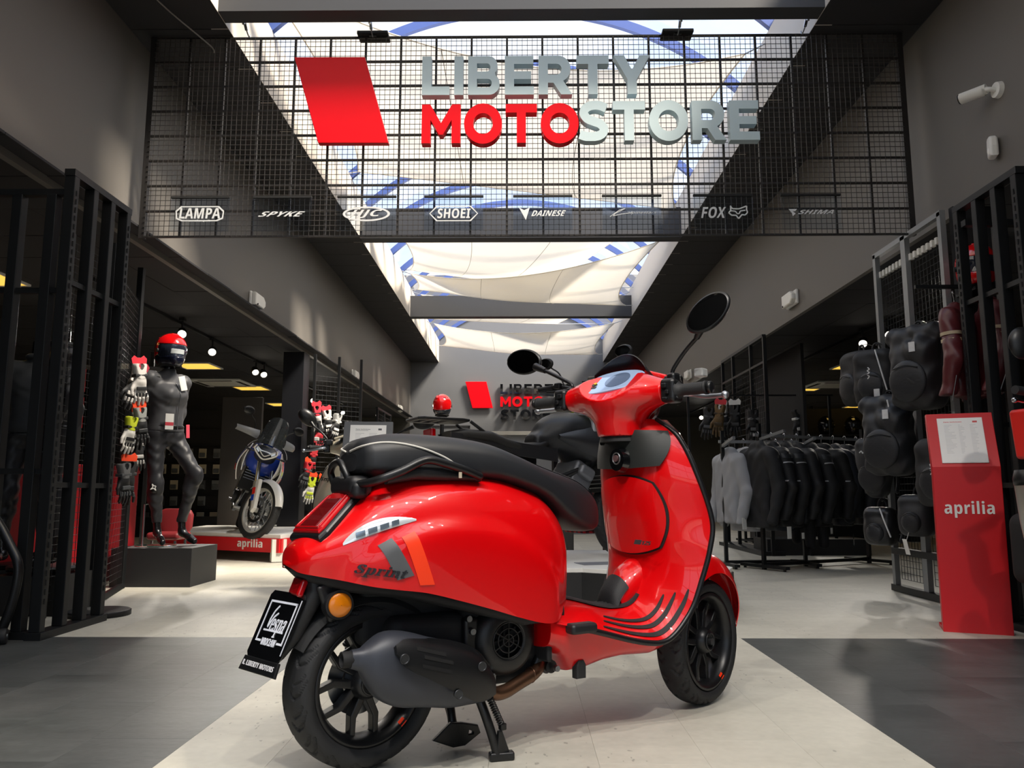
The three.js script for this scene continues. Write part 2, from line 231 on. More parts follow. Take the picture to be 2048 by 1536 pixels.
// soffits beside the light well, light well sides and the roof over them
for (const [nm, xa, xb] of [['left', XL, -XI], ['right', XI, XR]]) {
  const g = new THREE.Group(); g.name = 'ceiling_soffit_' + nm; g.userData.kind = 'structure'; scene.add(g);
  struct('soffit_slab', box(xb - xa - 0.004, 0.12, ZF - ZB, (xa + xb) / 2, YS + 0.085, (ZF + ZB) / 2), softPaint, g);
  const pl = rbox(xb - xa - 0.004, 0.022, 0.592, 0.003, 0, 0, 0, 0, 0, 0, 1);
  for (let z = ZF - 0.3; z > ZB; z -= 0.6) { const o = part('soffit_panel', pl, softPaint, g); o.position.set((xa + xb) / 2, YS + 0.012, z); }
  const s = nm === 'left' ? -1 : 1;
  struct('trim_fascia_' + nm, box(0.14, YF - YS, ZF - ZB, s * (XI + 0.07), (YF + YS) / 2 + 0.002, (ZF + ZB) / 2), fasciaPaint);
  struct('roof_' + nm, box(10.2, 0.15, ZF - ZB + 0.4, s * (XI + 0.05 + 5.1), YF + 0.02, (ZF + ZB) / 2), wallDark);
}
const beamZ = [[-0.3, 0.3], [-5.65, 0.155], [-11.1, 0.22], [-16.25, 0.22]];
beamZ.forEach(([z, d], i) => struct('beam', box(2 * XI, i === 1 ? 0.43 : 0.45, d, 0, YS + 0.22 + 0.002, z), beamPaint));
// barrel skylights: steel arches and curved sheets between them
const archPaint = M(0x4a5f9e, 0.45, 0.1), sheet = M(0xf6f8fb, 0.04, 0, { transmission: 1, thickness: 0, ior: 1.3 });
{ const rise = 0.93, Rr = (XI * XI + rise * rise) / (2 * rise), aMax = Math.asin(XI / Rr), yc = YF + rise - Rr, ribs = [];
  for (let z = ZF - 0.2, i = 0; z > ZB - 0.1; z -= 1.165, i++) ribs.push(z);
  const arc = (r, w, h) => grid(40, 4, (u, v) => { const a = lerp(-aMax, aMax, u), k = Math.round(v * 4) % 4, rr = r + (k === 0 || k === 3 ? 0 : h), zz = k < 2 ? -w / 2 : w / 2; return [Math.sin(a) * rr, yc + Math.cos(a) * rr, zz]; });
  const sk = new THREE.Group(); sk.name = 'window_2'; sk.userData.kind = 'structure'; scene.add(sk); const rg = arc(Rr, 0.055, 0.1).toNonIndexed(); rg.computeVertexNormals();
  for (const z of ribs) { const o = part('arch_rib', rg, archPaint, sk); o.position.z = z; }
  const pg = grid(24, 1, (u, v) => { const a = lerp(-aMax, aMax, u); return [Math.sin(a) * (Rr + 0.11), yc + Math.cos(a) * (Rr + 0.11), lerp(0, -1.165, v)]; });
  for (const z of ribs.slice(0, -1)) { const o = part('pane', pg, sheet, sk); o.position.z = z; }
  for (const z of [ZF - 0.1]) part('end_wall', box(2 * XI, 1.2, 0.1, 0, YF + 0.5, z), fasciaPaint, sk);
}
// shade sails: hyperbolic sheets hung between the two sides
const sailM = M(0xf1ece2, 0.95, 0, { transmission: 0.36, thickness: 0 }), ropeM = M(0xd8d4cc, 0.8);
function sail(P, sag, label, sags = [0.3, 0.3, 0.25, 0.25]) { // corners: left near, right near, right far, left far
  const [A, B, C, E] = P.map((p) => V(...p)), ed = (p, q, k, t) => p.clone().lerp(q, t).add(V(0, -4 * k * t * (1 - t) * 0.4, 0)), mid = A.clone().add(B).add(C).add(E).multiplyScalar(0.25);
  const pull = (p, q, k, t) => { const r = ed(p, q, k, t), inw = mid.clone().sub(p.clone().lerp(q, 0.5)).setY(0).normalize(); return r.add(inw.multiplyScalar(4 * k * t * (1 - t))); };
  const f = (u, v) => { const n = pull(A, B, sags[0], u), fa = pull(E, C, sags[1], u), l = pull(A, E, sags[2], v), r = pull(B, C, sags[3], v);
    const bl = A.clone().multiplyScalar((1 - u) * (1 - v)).add(B.clone().multiplyScalar(u * (1 - v))).add(C.clone().multiplyScalar(u * v)).add(E.clone().multiplyScalar((1 - u) * v));
    const p = n.multiplyScalar(1 - v).add(fa.multiplyScalar(v)).add(l.multiplyScalar(1 - u)).add(r.multiplyScalar(u)).sub(bl); p.y -= sag * 16 * u * (1 - u) * v * (1 - v); return p; };
  const t = thing('shade_sail', label, 'shade sail', [0, 0, 0], 0);
  part('fabric', grid(48, 32, (u, v) => f(u, v).toArray()), sailM, t);
  part('hem', [[0, 0, 1, 0], [0, 1, 1, 1], [0, 0, 0, 1], [1, 0, 1, 1]].map(([a, b, c, d]) => tube([...Array(13)].map((_, i) => f(lerp(a, c, i / 12), lerp(b, d, i / 12))), 0.008, 36, 6)), sailM, t);
  for (const u of [0.33, 0.67]) part('seam', tube([...Array(11)].map((_, i) => f(u, i / 10).add(V(0, -0.002, 0))), 0.004, 30, 5), ropeM, t);
  P.forEach((p, i) => part('tie', rod(p, [Math.sign(p[0]) * (XI - 0.005), p[1] + 0.03, p[2] + (i < 2 ? 0.12 : -0.12)], 0.008), chrome, t));
}
const l = -XI + 0.16, r = XI - 0.16;
const bays = [[-6.3, 'first'], [-11.55, 'second'], [-16.9, 'third']];
sail([[l, 5.06, -0.9], [r, 5.0, -0.8], [r, 4.75, -5.1], [l, 5.04, -5.1]], 0.2, 'cream shade sail hung above the camera, before the first cross beam');
sail([[l, 5.08, -6.1], [r, 4.98, -7.1], [r, 4.7, -10.55], [l, 5.04, -10.0]], 0.12, 'cream shade sail seen through the wire mesh behind the big hanging sign', [0.45, 0.5, 0.2, 0.3]);
sail([[l, 5.04, -11.5], [r, 5.03, -11.4], [0.6, 4.95, -15.7], [l, 5.1, -14.9]], 0.12, 'upper cream shade sail just behind the second cross beam', [0.25, 0.1, 0.25, 0.15]);
sail([[l, 5.05, -15.0], [r, 4.68, -11.9], [r, 4.62, -15.9], [l, 5.0, -16.0]], 0.1, 'low twisted cream shade sail that dips in front of the third cross beam', [0.45, 0.35, 0.1, 0.35]);
sail([[l, 5.04, -16.6], [r, 5.0, -16.5], [0.9, 4.95, -19.2], [l, 5.04, -19.0]], 0.06, 'upper cream shade sail behind the third cross beam', [0.2, 0.1, 0.2, 0.15]);
sail([[l, 4.96, -19.2], [r, 4.66, -17.8], [r, 4.62, -21.7], [l, 4.8, -21.3]], 0.12, 'farthest cream shade sail, hanging just before the grey back wall', [0.4, 0.35, 0.2, 0.25]);
// ---------- lamps of the place ----------
function spotHead(name, label, p, target, power, group, size = 0.055) {
  const t = thing(name, label, 'spotlight', p, 0, group), dir = V(...target).sub(V(...p)).normalize(), q = new THREE.Quaternion().setFromUnitVectors(V(0, -1, 0), dir);
  const head = part('lamp_head', lathe([[0.012, 0.17], [size * 0.75, 0.165], [size * 0.98, 0.12], [size, 0], [size * 0.92, 0.0], [size * 0.8, 0.03], [0.01, 0.035]], 24), darkPlastic, t); head.quaternion.copy(q); head.position.set(0, 0.02, 0);
  const em = new THREE.MeshStandardMaterial({ color: 0xffffff, emissive: 0xfff4e2, emissiveIntensity: 5 }), lens = part('lens', cyl(size * 0.86, size * 0.86, 0.008), em, t); lens.quaternion.copy(q); lens.position.copy(dir.clone().multiplyScalar(-0.022)).add(V(0, 0.02, 0));
  part('arm', [rod([0, 0.1, 0], [0, 0.19, 0], 0.012), box(0.05, 0.03, 0.09, 0, 0.2, 0)], darkPlastic, t);
  const s = new THREE.SpotLight(0xfff7ec, power, 0, 0.5, 0.6, 2); s.position.set(p[0] + dir.x * 0.02, p[1] + dir.y * 0.02 + 0.02, p[2] + dir.z * 0.02); s.target.position.set(...target); s.castShadow = true; s.shadow.radius = 2.5; scene.add(s, s.target);
  return t;
}
function track(label, x, z0, z1, y = 2.83) { const t = thing('lamp_track', label, 'lamp track', [x, y, (z0 + z1) / 2]); part('rail', box(0.035, 0.03, Math.abs(z1 - z0)), darkPlastic, t); for (const z of [z0, z1]) part('end_cap', box(0.04, 0.034, 0.02, 0, 0, z - (z0 + z1) / 2), darkPlastic, t); return t; }
track('black lamp track under the left side ceiling', -4.15, -7.2, -19.5); track('black lamp track under the right side ceiling', 4.4, -7, -20.5);
const spotsL = [[-4.02, -9.1, 'white-glowing track spotlight right behind the red helmet', [-2.9, 1.2, -6.4]], [-4.13, -10.3, 'track spotlight high to the right of the mannequin helmet', [-2.9, 1, -6.6]], [-4.15, -12.1, 'left one of a pair of track spotlights above the blue and white motorcycle', [-2.7, 0.8, -9.5]], [-4.1, -12.35, 'right one of a pair of track spotlights above the blue and white motorcycle', [-2.4, 0.6, -9.3]], [-4.25, -15.9, 'track spotlight shining beside the wire tower of gloves', [-2.4, 1, -11.2]], [-4.2, -18.4, 'far track spotlight left of the grey back wall', [-2.6, 0.5, -15]]];
for (const [x, z, lb, tg] of spotsL) spotHead('track_spotlight', lb, [x, 2.62, z], tg, 5);
const spotsR = [[4.32, -9.8, 'track spotlight just left of the upper black backpack', [2.9, 0.9, -7]], [4.4, -9.25, 'track spotlight behind the wire panel beside the bulky black backpack', [3.2, 1.2, -6]], [4.39, -12.8, 'left one of a pair of track spotlights beyond the tall glove tower', [3, 0.8, -9.5]], [4.4, -12.35, 'right one of a pair of track spotlights beyond the tall glove tower', [3.2, 0.8, -8.8]], [4.53, -19.7, 'small far track spotlight behind the scooter clutch lever', [3, 0.6, -14]], [3.98, -6.46, 'dazzling warm spotlight above the maroon leather jacket', [3.1, 1.5, -5.1]]];
for (const [x, z, lb, tg] of spotsR) spotHead('track_spotlight', lb, [x, 2.62, z], tg, 5);
spotHead('track_spotlight', 'deep right track spotlight beside the lowest lit ceiling panel', [7.0, 2.62, -18.9], [6.5, 0, -18], 10);
// spotlights on the first cross beam, over the camera: they light the scooter from behind
for (const [x, tx, tz, lb] of [[-1.5, -0.6, -2.6, 'left'], [-0.5, 0.2, -2.4, 'second'], [0.6, 0.5, -3.2, 'third'], [1.6, 1.2, -3.6, 'right']]) spotHead('beam_spotlight', 'black spotlight on the cross beam over the camera, ' + lb + ' in the row', [x, 4.22, -0.1], [tx, 0.3, tz], 15, 'spotlights on the entrance beam', 0.07);
const panelEm = new THREE.MeshStandardMaterial({ color: 0xf2e2a8, emissive: 0xffc94a, emissiveIntensity: 0.85 });
function panel(x, z, label) {
  const t = thing('ceiling_light_panel', label, 'ceiling light', [x, YC - 0.012, z], 0);
  part('frame', ext([[-0.31, -0.31], [0.31, -0.31], [0.31, 0.31], [-0.31, 0.31]], 0.02, 0, false, [[[-0.285, -0.285], [-0.285, 0.285], [0.285, 0.285], [0.285, -0.285]]]).rotateX(PI / 2), white, t);
  part('diffuser', box(0.57, 0.008, 0.57, 0, 0.002, 0), panelEm, t);
  const a = new THREE.RectAreaLight(0xffd27a, 1.1, 0.56, 0.56); a.position.set(x, YC - 0.03, z); a.lookAt(x, 0, z); scene.add(a);
}
panel(-5.3, -12.65, 'lit yellow ceiling panel just right of the red helmet on the mannequin'); panel(-5.36, -15.4, 'lit yellow ceiling panel beside the white air conditioner, left side'); panel(-7.88, -20.7, 'low far yellow ceiling panel left of the motorcycle mirror'); panel(-5.62, -18.33, 'lit yellow ceiling panel behind the windscreen of the blue and white motorcycle'); panel(-5.22, -7.3, 'yellow ceiling panel glimpsed at the left edge behind the black gate');
panel(5.67, -15.6, 'lit yellow ceiling panel right of the scooter brake lever, above the jackets'); panel(5.5, -12.8, 'yellow ceiling panel partly hidden by the upper black backpack'); panel(7.95, -21.2, 'farthest right ceiling panel above the rail of dark jackets'); panel(8.15, -18.85, 'right ceiling panel behind the middle black backpack');
function aircon(x, z, label) {
  const t = thing('ceiling_air_conditioner', label, 'air conditioner', [x, YC - 0.02, z]); part('cover', rbox(0.95, 0.035, 0.95, 0.012), white, t);
  for (let k = 0; k < 4; k++) { const o = part('outlet', [box(0.62, 0.01, 0.07, 0, -0.016, 0.39)], blackMatte, t); o.rotation.y = k * PI / 2; }
  for (let k = -6; k <= 6; k++) part('grille_slat', box(0.5, 0.008, 0.018, 0, -0.02, k * 0.04), whiteMatte, t);
}
aircon(-5.62, -14.6, 'white square ceiling air conditioner between yellow panels, left side'); aircon(6.0, -15.0, 'square ceiling air conditioner above the jacket rails, right side');
// ---------- big hanging sign ----------
const ZS = -5.9, meshPaint = M(0x2c2a2a, 0.5, 0.3), letterPale = M(0xbfd2d8, 0.35), letterRed = M(0xdc0518, 0.35, 0, { specularIntensity: 0.35 }), letterBlack = M(0x0c0d0f, 0.06, 0, { clearcoat: 1, clearcoatRoughness: 0.03 });
{ const t = thing('wire_mesh_panel', 'wide black wire mesh panel hung from the cross beam, carrying the shop sign', 'wire mesh', [0.035, 2.765, ZS]);
  const W = 5.98, H = 1.665, nx = 21, ny = 8, dx = W / nx, dy = H / ny;
  for (let i = 0; i <= nx; i++) part('upright_bar', box(0.016, H, 0.022, -W / 2 + i * dx, H / 2, 0), meshPaint, t);
  for (let j = 0; j <= ny; j++) part('cross_bar', box(W, 0.014, 0.02, 0, j * dy, 0), meshPaint, t);
  const fw = []; for (let i = 0; i < nx * 7; i++) if (i % 7) fw.push(box(0.0036, H, 0.0036, -W / 2 + i * dx / 7, H / 2, 0.012)); for (let j = 0; j < ny * 5; j++) if (j % 5) fw.push(box(W, 0.0036, 0.0036, 0, j * dy / 5, 0.0155));
  part('fine_wires', fw, M(0x4a4745, 0.45, 0.5), t, null, 'stuff');
  for (const s of [-1, 1]) part('side_frame', box(0.045, H + 0.02, 0.04, s * (W / 2 + 0.015), H / 2, -0.01), meshPaint, t);
}
const L01 = {
  I: [0.24, () => [shapeOf([[0, 0], [0.24, 0], [0.24, 1], [0, 1]])]], L: [0.74, () => [shapeOf([[0, 0], [0.74, 0], [0.74, 0.22], [0.25, 0.22], [0.25, 1], [0, 1]])]],
  E: [0.78, () => [shapeOf([[0, 0], [0.78, 0], [0.78, 0.21], [0.25, 0.21], [0.25, 0.4], [0.71, 0.4], [0.71, 0.6], [0.25, 0.6], [0.25, 0.79], [0.77, 0.79], [0.77, 1], [0, 1]])]],
  T: [0.86, () => [shapeOf([[0.305, 0], [0.555, 0], [0.555, 0.78], [0.86, 0.78], [0.86, 1], [0, 1], [0, 0.78], [0.305, 0.78]])]],
  Y: [0.98, () => [shapeOf([[0.365, 0], [0.615, 0], [0.615, 0.38], [0.98, 1], [0.7, 1], [0.49, 0.62], [0.28, 1], [0, 1], [0.365, 0.38]])]],
  M: [1.06, () => [shapeOf([[0, 0], [0.24, 0], [0.24, 0.6], [0.48, 0.22], [0.58, 0.22], [0.82, 0.6], [0.82, 0], [1.06, 0], [1.06, 1], [0.83, 1], [0.53, 0.52], [0.23, 1], [0, 1]])]],
  O: [1.04, () => { const s = new THREE.Shape(); s.absarc(0.52, 0.5, 0.52, 0, 2 * PI); const h = new THREE.Path(); h.absarc(0.52, 0.5, 0.27, 0, 2 * PI, true); s.holes.push(h); return [s]; }],
  B: [0.86, () => { const s = new THREE.Shape(); s.moveTo(0, 0); s.lineTo(0.56, 0); s.absarc(0.57, 0.28, 0.28, -PI / 2, 0.9); s.absarc(0.54, 0.745, 0.255, -0.75, PI / 2); s.lineTo(0, 1); const a = new THREE.Path(), b = new THREE.Path(); a.moveTo(0.24, 0.19); a.lineTo(0.24, 0.41); a.lineTo(0.53, 0.41); a.absarc(0.53, 0.3, 0.11, PI / 2, -PI / 2, true); b.moveTo(0.24, 0.6); b.lineTo(0.24, 0.81); b.lineTo(0.5, 0.81); b.absarc(0.5, 0.705, 0.105, PI / 2, -PI / 2, true); s.holes.push(a, b); return [s]; }],
  R: [0.9, () => { const s = new THREE.Shape(); s.moveTo(0, 0); s.lineTo(0.25, 0); s.lineTo(0.25, 0.3); s.lineTo(0.4, 0.3); s.lineTo(0.6, 0); s.lineTo(0.9, 0); s.lineTo(0.66, 0.35); s.absarc(0.52, 0.66, 0.34, -0.95, PI / 2); s.lineTo(0, 1); const a = new THREE.Path(); a.moveTo(0.25, 0.51); a.lineTo(0.25, 0.79); a.lineTo(0.48, 0.79); a.absarc(0.48, 0.65, 0.14, PI / 2, -PI / 2, true); s.holes.push(a); return [s]; }],
  S: [0.84, () => { const c = new THREE.CatmullRomCurve3([[0.05, 0.16], [0.2, 0.11], [0.42, 0.1], [0.63, 0.16], [0.7, 0.29], [0.6, 0.42], [0.42, 0.49], [0.24, 0.57], [0.16, 0.71], [0.24, 0.84], [0.44, 0.9], [0.62, 0.88], [0.76, 0.82]].map((p) => V(p[0], p[1], 0)), false), A = [], B = []; for (let i = 0; i <= 40; i++) { const p = c.getPoint(i / 40), n = c.getTangent(i / 40); A.push([p.x - n.y * 0.115, clamp(p.y + n.x * 0.115, -0.01, 1.01)]); B.unshift([p.x + n.y * 0.115, clamp(p.y - n.x * 0.115, -0.01, 1.01)]); } return [shapeOf(A.concat(B))]; }],
};
function letters(parent, str, mat, x0, x1, y0, y1, z, depth, gap = 0.13) {
  let w = -gap; for (const c of str) w += L01[c][0] + gap; const sx = (x1 - x0) / w, sy = y1 - y0; let x = 0;
  for (const c of str) { const g = new THREE.ExtrudeGeometry(L01[c][1](), { depth: 1, bevelEnabled: false, curveSegments: 16 }); g.translate(x, 0, 0).scale(sx, sy, depth); part('letter_' + c.toLowerCase(), at(g, x0, y0, z), mat, parent); x += L01[c][0] + gap; }
}
{ const e = thing('sign_emblem', 'large glossy red slanted panel at the left of the hanging sign', 'sign', [-1.41, 3.487, -5.86]);
  part('panel', ext([[-0.385, 0.723], [0.176, 0.721], [0.38, 0], [-0.172, 0.003]], 0.055, 0.003).translate(0, 0, 0.03), letterRed, e); part('standoff', [[-0.2, 0.6], [0.1, 0.6], [-0.05, 0.12], [0.22, 0.12]].map(([x, y]) => cyl(0.012, 0.012, 0.05, x, y, -0.02, PI / 2)), chrome, e);
  const t = thing('sign_lettering', 'large raised letters of the shop name LIBERTY MOTOSTORE on the wire mesh', 'sign', [0, 0, -5.88]);
  letters(t, 'LIBERTY', letterPale, -0.777, 1.024, 3.884, 4.21, 0, 0.075); letters(t, 'MOTO', letterRed, -0.774, 0.456, 3.484, 3.805, 0, 0.075, 0.1); letters(t, 'STORE', letterPale, 0.448, 1.863, 3.499, 3.825, 0, 0.075, 0.1);
}
{ const e = thing('wall_emblem', 'glossy red slanted panel on the grey back wall', 'sign', [-1.17, 3.13, -21.97]); part('panel', ext([[-0.395, 0.751], [0.198, 0.751], [0.385, 0], [-0.191, 0]], 0.05, 0.006).translate(0, 0, 0.03), letterRed, e);
  const t = thing('wall_lettering', 'black and red shop name letters in three lines on the grey back wall', 'sign', [0, 0, -21.97]);
  letters(t, 'LIBERTY', letterBlack, -0.577, 1.236, 3.526, 3.81, 0, 0.06, 0.2); letters(t, 'MOTO', letterRed, -0.576, 0.65, 3.17, 3.455, 0, 0.06, 0.14); letters(t, 'STORE', letterBlack, -0.575, 0.83, 2.805, 3.088, 0, 0.06, 0.14);
}
// acrylic brand plaques on the mesh
const acryl = M(0xf2f6fa, 0.03, 0, { transmission: 1, thickness: 0, ior: 1.5 }), printW = M(0xdadde0, 0.5);
function tx(str, font, x0, y0, x1, y1, k = 0, d = 0.002) { return fit(shear(word(str, font, 1, 1), k).scale(1, 1, d), x0, y0, x1, y1, 0); }
function frameOf(pts, w, smooth = false) { const c = pts.reduce((s, p) => [s[0] + p[0] / pts.length, s[1] + p[1] / pts.length], [0, 0]), inner = pts.map((p) => { const dx = p[0] - c[0], dy = p[1] - c[1]; return [p[0] - Math.sign(dx) * Math.min(w, Math.abs(dx)), p[1] - Math.sign(dy) * Math.min(w, Math.abs(dy))]; }); return ext(pts, 0.002, 0, smooth, [inner.slice().reverse()]); }
const ovalP = (a, b, n = 28) => [...Array(n)].map((_, i) => [a * Math.cos(i / n * 2 * PI), b * Math.sin(i / n * 2 * PI)]);
const line2 = (pts, r = 0.004) => tube(pts.map((p) => [p[0], p[1], 0]), r, pts.length * 5, 5, false, 0.2).scale(1, 1, 0.3);
const plaques = [
  [-2.508, 'LAMPA', () => [frameOf([[-0.19, 0.03], [-0.15, 0.068], [0.15, 0.068], [0.19, 0.03], [0.185, -0.035], [0.14, -0.055], [-0.14, -0.055], [-0.185, -0.035]], 0.009), tx('LAMPA', sans, -0.16, -0.033, 0.16, 0.052, 0.1), tx('www.lampa.it', sans, -0.085, -0.062, 0.085, -0.042)]],
  [-1.865, 'SPYKE', () => [tx('SPYKE', sans, -0.185, -0.02, 0.185, 0.022, 0.6)]],
  [-1.202, 'HJC', () => [ext(ovalP(0.185, 0.06), 0.002, 0, false, [ovalP(0.165, 0.047).reverse()]), tx('HJC', sans, -0.125, -0.035, 0.125, 0.034, 0.35)]],
  [-0.521, 'SHOEI', () => [frameOf([[-0.19, 0], [-0.135, 0.062], [0.135, 0.062], [0.19, 0], [0.135, -0.062], [-0.135, -0.062]], 0.008), tx('SHOEI', sans, -0.128, -0.038, 0.132, 0.04, 0.1)]],
  [0.173, 'DAINESE', () => [ext([[-0.185, 0.045], [-0.145, 0.025], [-0.102, 0.045], [-0.132, -0.055], [-0.15, -0.02]], 0.002, 0), tx('DAINESE', sans, -0.09, -0.024, 0.18, 0.022, 0.45)]],
  [0.866, 'a faint script name', () => [line2([[-0.17, -0.03], [-0.1, 0.02], [-0.05, 0.035], [-0.12, 0.0], [-0.15, -0.025], [-0.08, -0.01], [0, 0]], 0.003), tx('alpinestars', sansR, -0.04, -0.014, 0.19, 0.012, 0.4)]],
  [1.575, 'FOX', () => [tx('FOX', sans, -0.175, -0.045, 0.02, 0.045, 0.25), line2([[0.055, 0.05], [0.07, 0.03], [0.12, 0.028], [0.165, 0.045], [0.18, 0.05], [0.178, 0.02], [0.185, 0], [0.165, -0.022], [0.14, -0.02], [0.115, -0.05], [0.095, -0.025], [0.06, -0.022], [0.04, -0.002], [0.055, 0.015], [0.055, 0.05]], 0.0055), line2([[0.058, 0.012], [0.09, 0.008], [0.105, -0.01], [0.12, -0.01], [0.13, 0.01], [0.165, 0.016]], 0.005)]],
  [2.253, 'SHIMA', () => [ext([[-0.175, 0.025], [-0.11, 0.025], [-0.125, 0.008], [-0.145, 0.008], [-0.122, -0.012], [-0.145, -0.032], [-0.15, -0.008]], 0.002), tx('SHIMA', sans, -0.105, -0.016, 0.175, 0.018, 0.5)]],
];
for (const [x, nm, f] of plaques) {
  const t = thing('brand_plaque', `clear acrylic plaque printed ${nm} hooked low on the wire mesh sign`, 'plaque', [x, 2.935, ZS + 0.028]);
  part('sheet', rbox(0.46, 0.275, 0.006, 0.0025, 0, 0, 0), acryl, t); part('top_rail', box(0.462, 0.016, 0.02, 0, 0.14, 0), blackMatte, t);
  const p = part('printed_name', f(), printW, t); p.position.z = 0.0045;
}
const signHung = [[-2.19, -1], [2.26, -1], [-1.19, 1], [1.265, 1]];
for (const [x, fl] of signHung) {
  const t = thing('hanging_turnbuckle', x < -2 ? 'leftmost steel turnbuckle holding the sign mesh to the beam' : x > 2 ? 'rightmost steel turnbuckle holding the sign mesh to the beam' : x < 0 ? 'steel turnbuckle above the red sign panel' : 'steel turnbuckle above the end of LIBERTY on the sign', 'hanger', [x, 4.43, ZS]);
  part('clamp', [box(0.05, 0.05, 0.04, 0, 0.085, 0.165), cyl(0.012, 0.012, 0.04, 0, 0.045, 0.16)], chrome, t); part('body', bar([0, 0.015, 0.09], [0, 0.07, 0.15], 0.022, 0.012), chrome, t); part('hook', tube([[0, 0.02, 0.1], [0, 0, 0.05], [0, 0.0, 0.015], [0, 0.03, 0]], 0.006, 16, 6), steel, t);
  if (fl > 0) { const f = thing('slim_floodlight', x < 0 ? 'thin black floodlight on the mesh top above the red sign panel' : 'thin black floodlight on the mesh top right of LIBERTY', 'floodlight', [x, 4.452, ZS - 0.02]); part('housing', rbox(0.25, 0.03, 0.14, 0.008), blackMatte, f); part('bracket', box(0.06, 0.02, 0.03, 0, -0.014, 0.04), blackSteel, f); }
}
tag(mk(numbered('loose_cable'), tube([[-2.75, 5.0 - 0.56, -5.2], [-2.68, 4.42, -5.5], [-2.5, 4.35, -5.86], [-2.47, 4.3, -5.88]], 0.006, 30, 6), M(0x8d8a84, 0.6), scene), 'thin loose cable hanging down to the left part of the sign mesh', 'cable');
// emergency lights, camera, sensor on the walls
function emergency(x, y, z, label) {
  const s = x < 0 ? 1 : -1, t = thing('emergency_light', label, 'emergency light', [x, y, z], s > 0 ? PI / 2 : -PI / 2);
  part('base', rbox(0.36, 0.17, 0.035, 0.015, 0, 0, 0.0185), white, t); part('diffuser', ext([[-0.17, -0.075], [0.1, -0.075], [0.17, -0.03], [0.17, 0.03], [0.1, 0.075], [-0.17, 0.075]], 0.06, 0.02, false, [], 4).translate(0, 0, 0.06), M(0xf0efe9, 0.35), t); part('switch', box(0.012, 0.02, 0.01, -0.12, -0.06, 0.093), darkPlastic, t);
}
emergency(XL, 2.995, -8.92, 'nearest white emergency light on the left wall, above the mannequin aisle'); emergency(XL, 2.94, -14.4, 'middle white emergency light on the left wall'); emergency(XL, 2.9, -19.9, 'farthest white emergency light on the left wall, next to the back wall');
emergency(XR, 3.01, -8.96, 'nearest white emergency light on the right wall'); emergency(XR, 2.97, -14.6, 'far white emergency light on the right wall, over the scooter handlebar');
{ const c = thing('security_camera', 'white bullet security camera high on the right wall', 'security camera', [XR, 3.46, -5.0]); part('wall_mount', cyl(0.05, 0.055, 0.03, -0.015, -0.03, 0.07, 0, 0, PI / 2), white, c); part('arm', tube([[-0.02, -0.03, 0.07], [-0.06, -0.02, 0.06], [-0.08, 0, 0.02]], 0.016, 12, 8), white, c); part('housing', rod([-0.06, 0.0, 0.03], [-0.16, -0.005, -0.1], 0.034, 0.038, 20), white, c); part('lens_face', rod([-0.158, -0.005, -0.098], [-0.166, -0.0054, -0.109], 0.036, 0.032, 20), M(0x0b0c0e, 0.1), c); part('sunshield', at(new THREE.CylinderGeometry(0.043, 0.043, 0.15, 18, 1, true, -PI / 2, PI).rotateX(PI / 2), -0.115, 0.002, -0.04, 0, 0.66), white, c);
  const m = thing('motion_sensor', 'small white motion sensor on the right wall below the security camera', 'sensor', [XR - 0.035, 3.06, -5.0], -PI / 2 - 0.3); part('housing', ext([[-0.04, -0.07], [0.04, -0.07], [0.045, 0], [0.035, 0.06], [0.015, 0.075], [-0.015, 0.075], [-0.035, 0.06], [-0.045, 0]], 0.055, 0.018, false, [], 4), white, m); part('lens', ball(0.024, 0, -0.025, 0.02, 1, 1.2, 0.6), M(0xf3f3ef, 0.3), m); }
// ---------- the red scooter (local axes: x forward, y up, z to its right) ----------
const paintRed = M(0xd4040a, 0.32, 0, { specularIntensity: 0.5, clearcoat: 1, clearcoatRoughness: 0.02, ior: 1.5 }), seatVinyl = M(0x1b1d21, 0.5, 0, { bumpMap: bumpLeather, bumpScale: 0.0006 }), seatGrey = M(0x3c3d3f, 0.6, 0, { bumpMap: bumpLeather, bumpScale: 0.0006 }), satinBlack = M(0x131416, 0.36), glossBlack = M(0x0b0c0e, 0.12, 0, { clearcoat: 0.8, clearcoatRoughness: 0.05 }), muffBlack = M(0x0e0f11, 0.42), muffGrey = M(0x34373f, 0.45, 0.1), bronze = M(0x6e5240, 0.33, 0.85), orangeTape = M(0xff3c0a, 0.5), greyTape = M(0x55575a, 0.5), amber = M(0xc46f08, 0.25, 0, { clearcoat: 0.6, emissive: 0x000000 }), lensRed = M(0xb10a12, 0.08, 0, { clearcoat: 1, clearcoatRoughness: 0.02 }), lensDark = M(0x5e060b, 0.1, 0, { clearcoat: 1 });
const zMap = (g) => g; // geometry is already built in the scooter's axes
function tyre(R, rim, hw, N = 17, nu = 520, nv = 48) {
  const rc = (R + rim) / 2, hh = (R - rim) / 2;
  return grid(nu, nv, (u, v) => {
    const th = u * 2 * PI, a = lerp(-2.75, 2.75, v); let r = rc + hh * sup(Math.cos(a), 0.92); const x = hw * sup(Math.sin(a), 0.84), ax = Math.abs(a) / 1.45;
    if (ax < 1) { // chevron grooves, mirrored left to right
      const ph = u * N + (x > 0 ? 0 : 0.5), zig = ax < 0.3 ? 0.3 - ax * 1.4 : ax < 0.6 ? -0.12 + (ax - 0.3) * 0.5 : 0.03 + (ax - 0.6) * 1.5, cell = (q) => Math.abs((((q % 1) + 1) % 1) - 0.5);
      if (ax > 0.12 && ax < 0.92) r -= 0.006 * (1 - sst(cell(ph + zig), 0.035, 0.085)); if (ax > 0.3 && ax < 0.75) r -= 0.0045 * (1 - sst(cell(ph + zig + 0.42), 0.03, 0.07));
    }
    return [Math.cos(th) * r, Math.sin(th) * r, x];
  }, true);
}
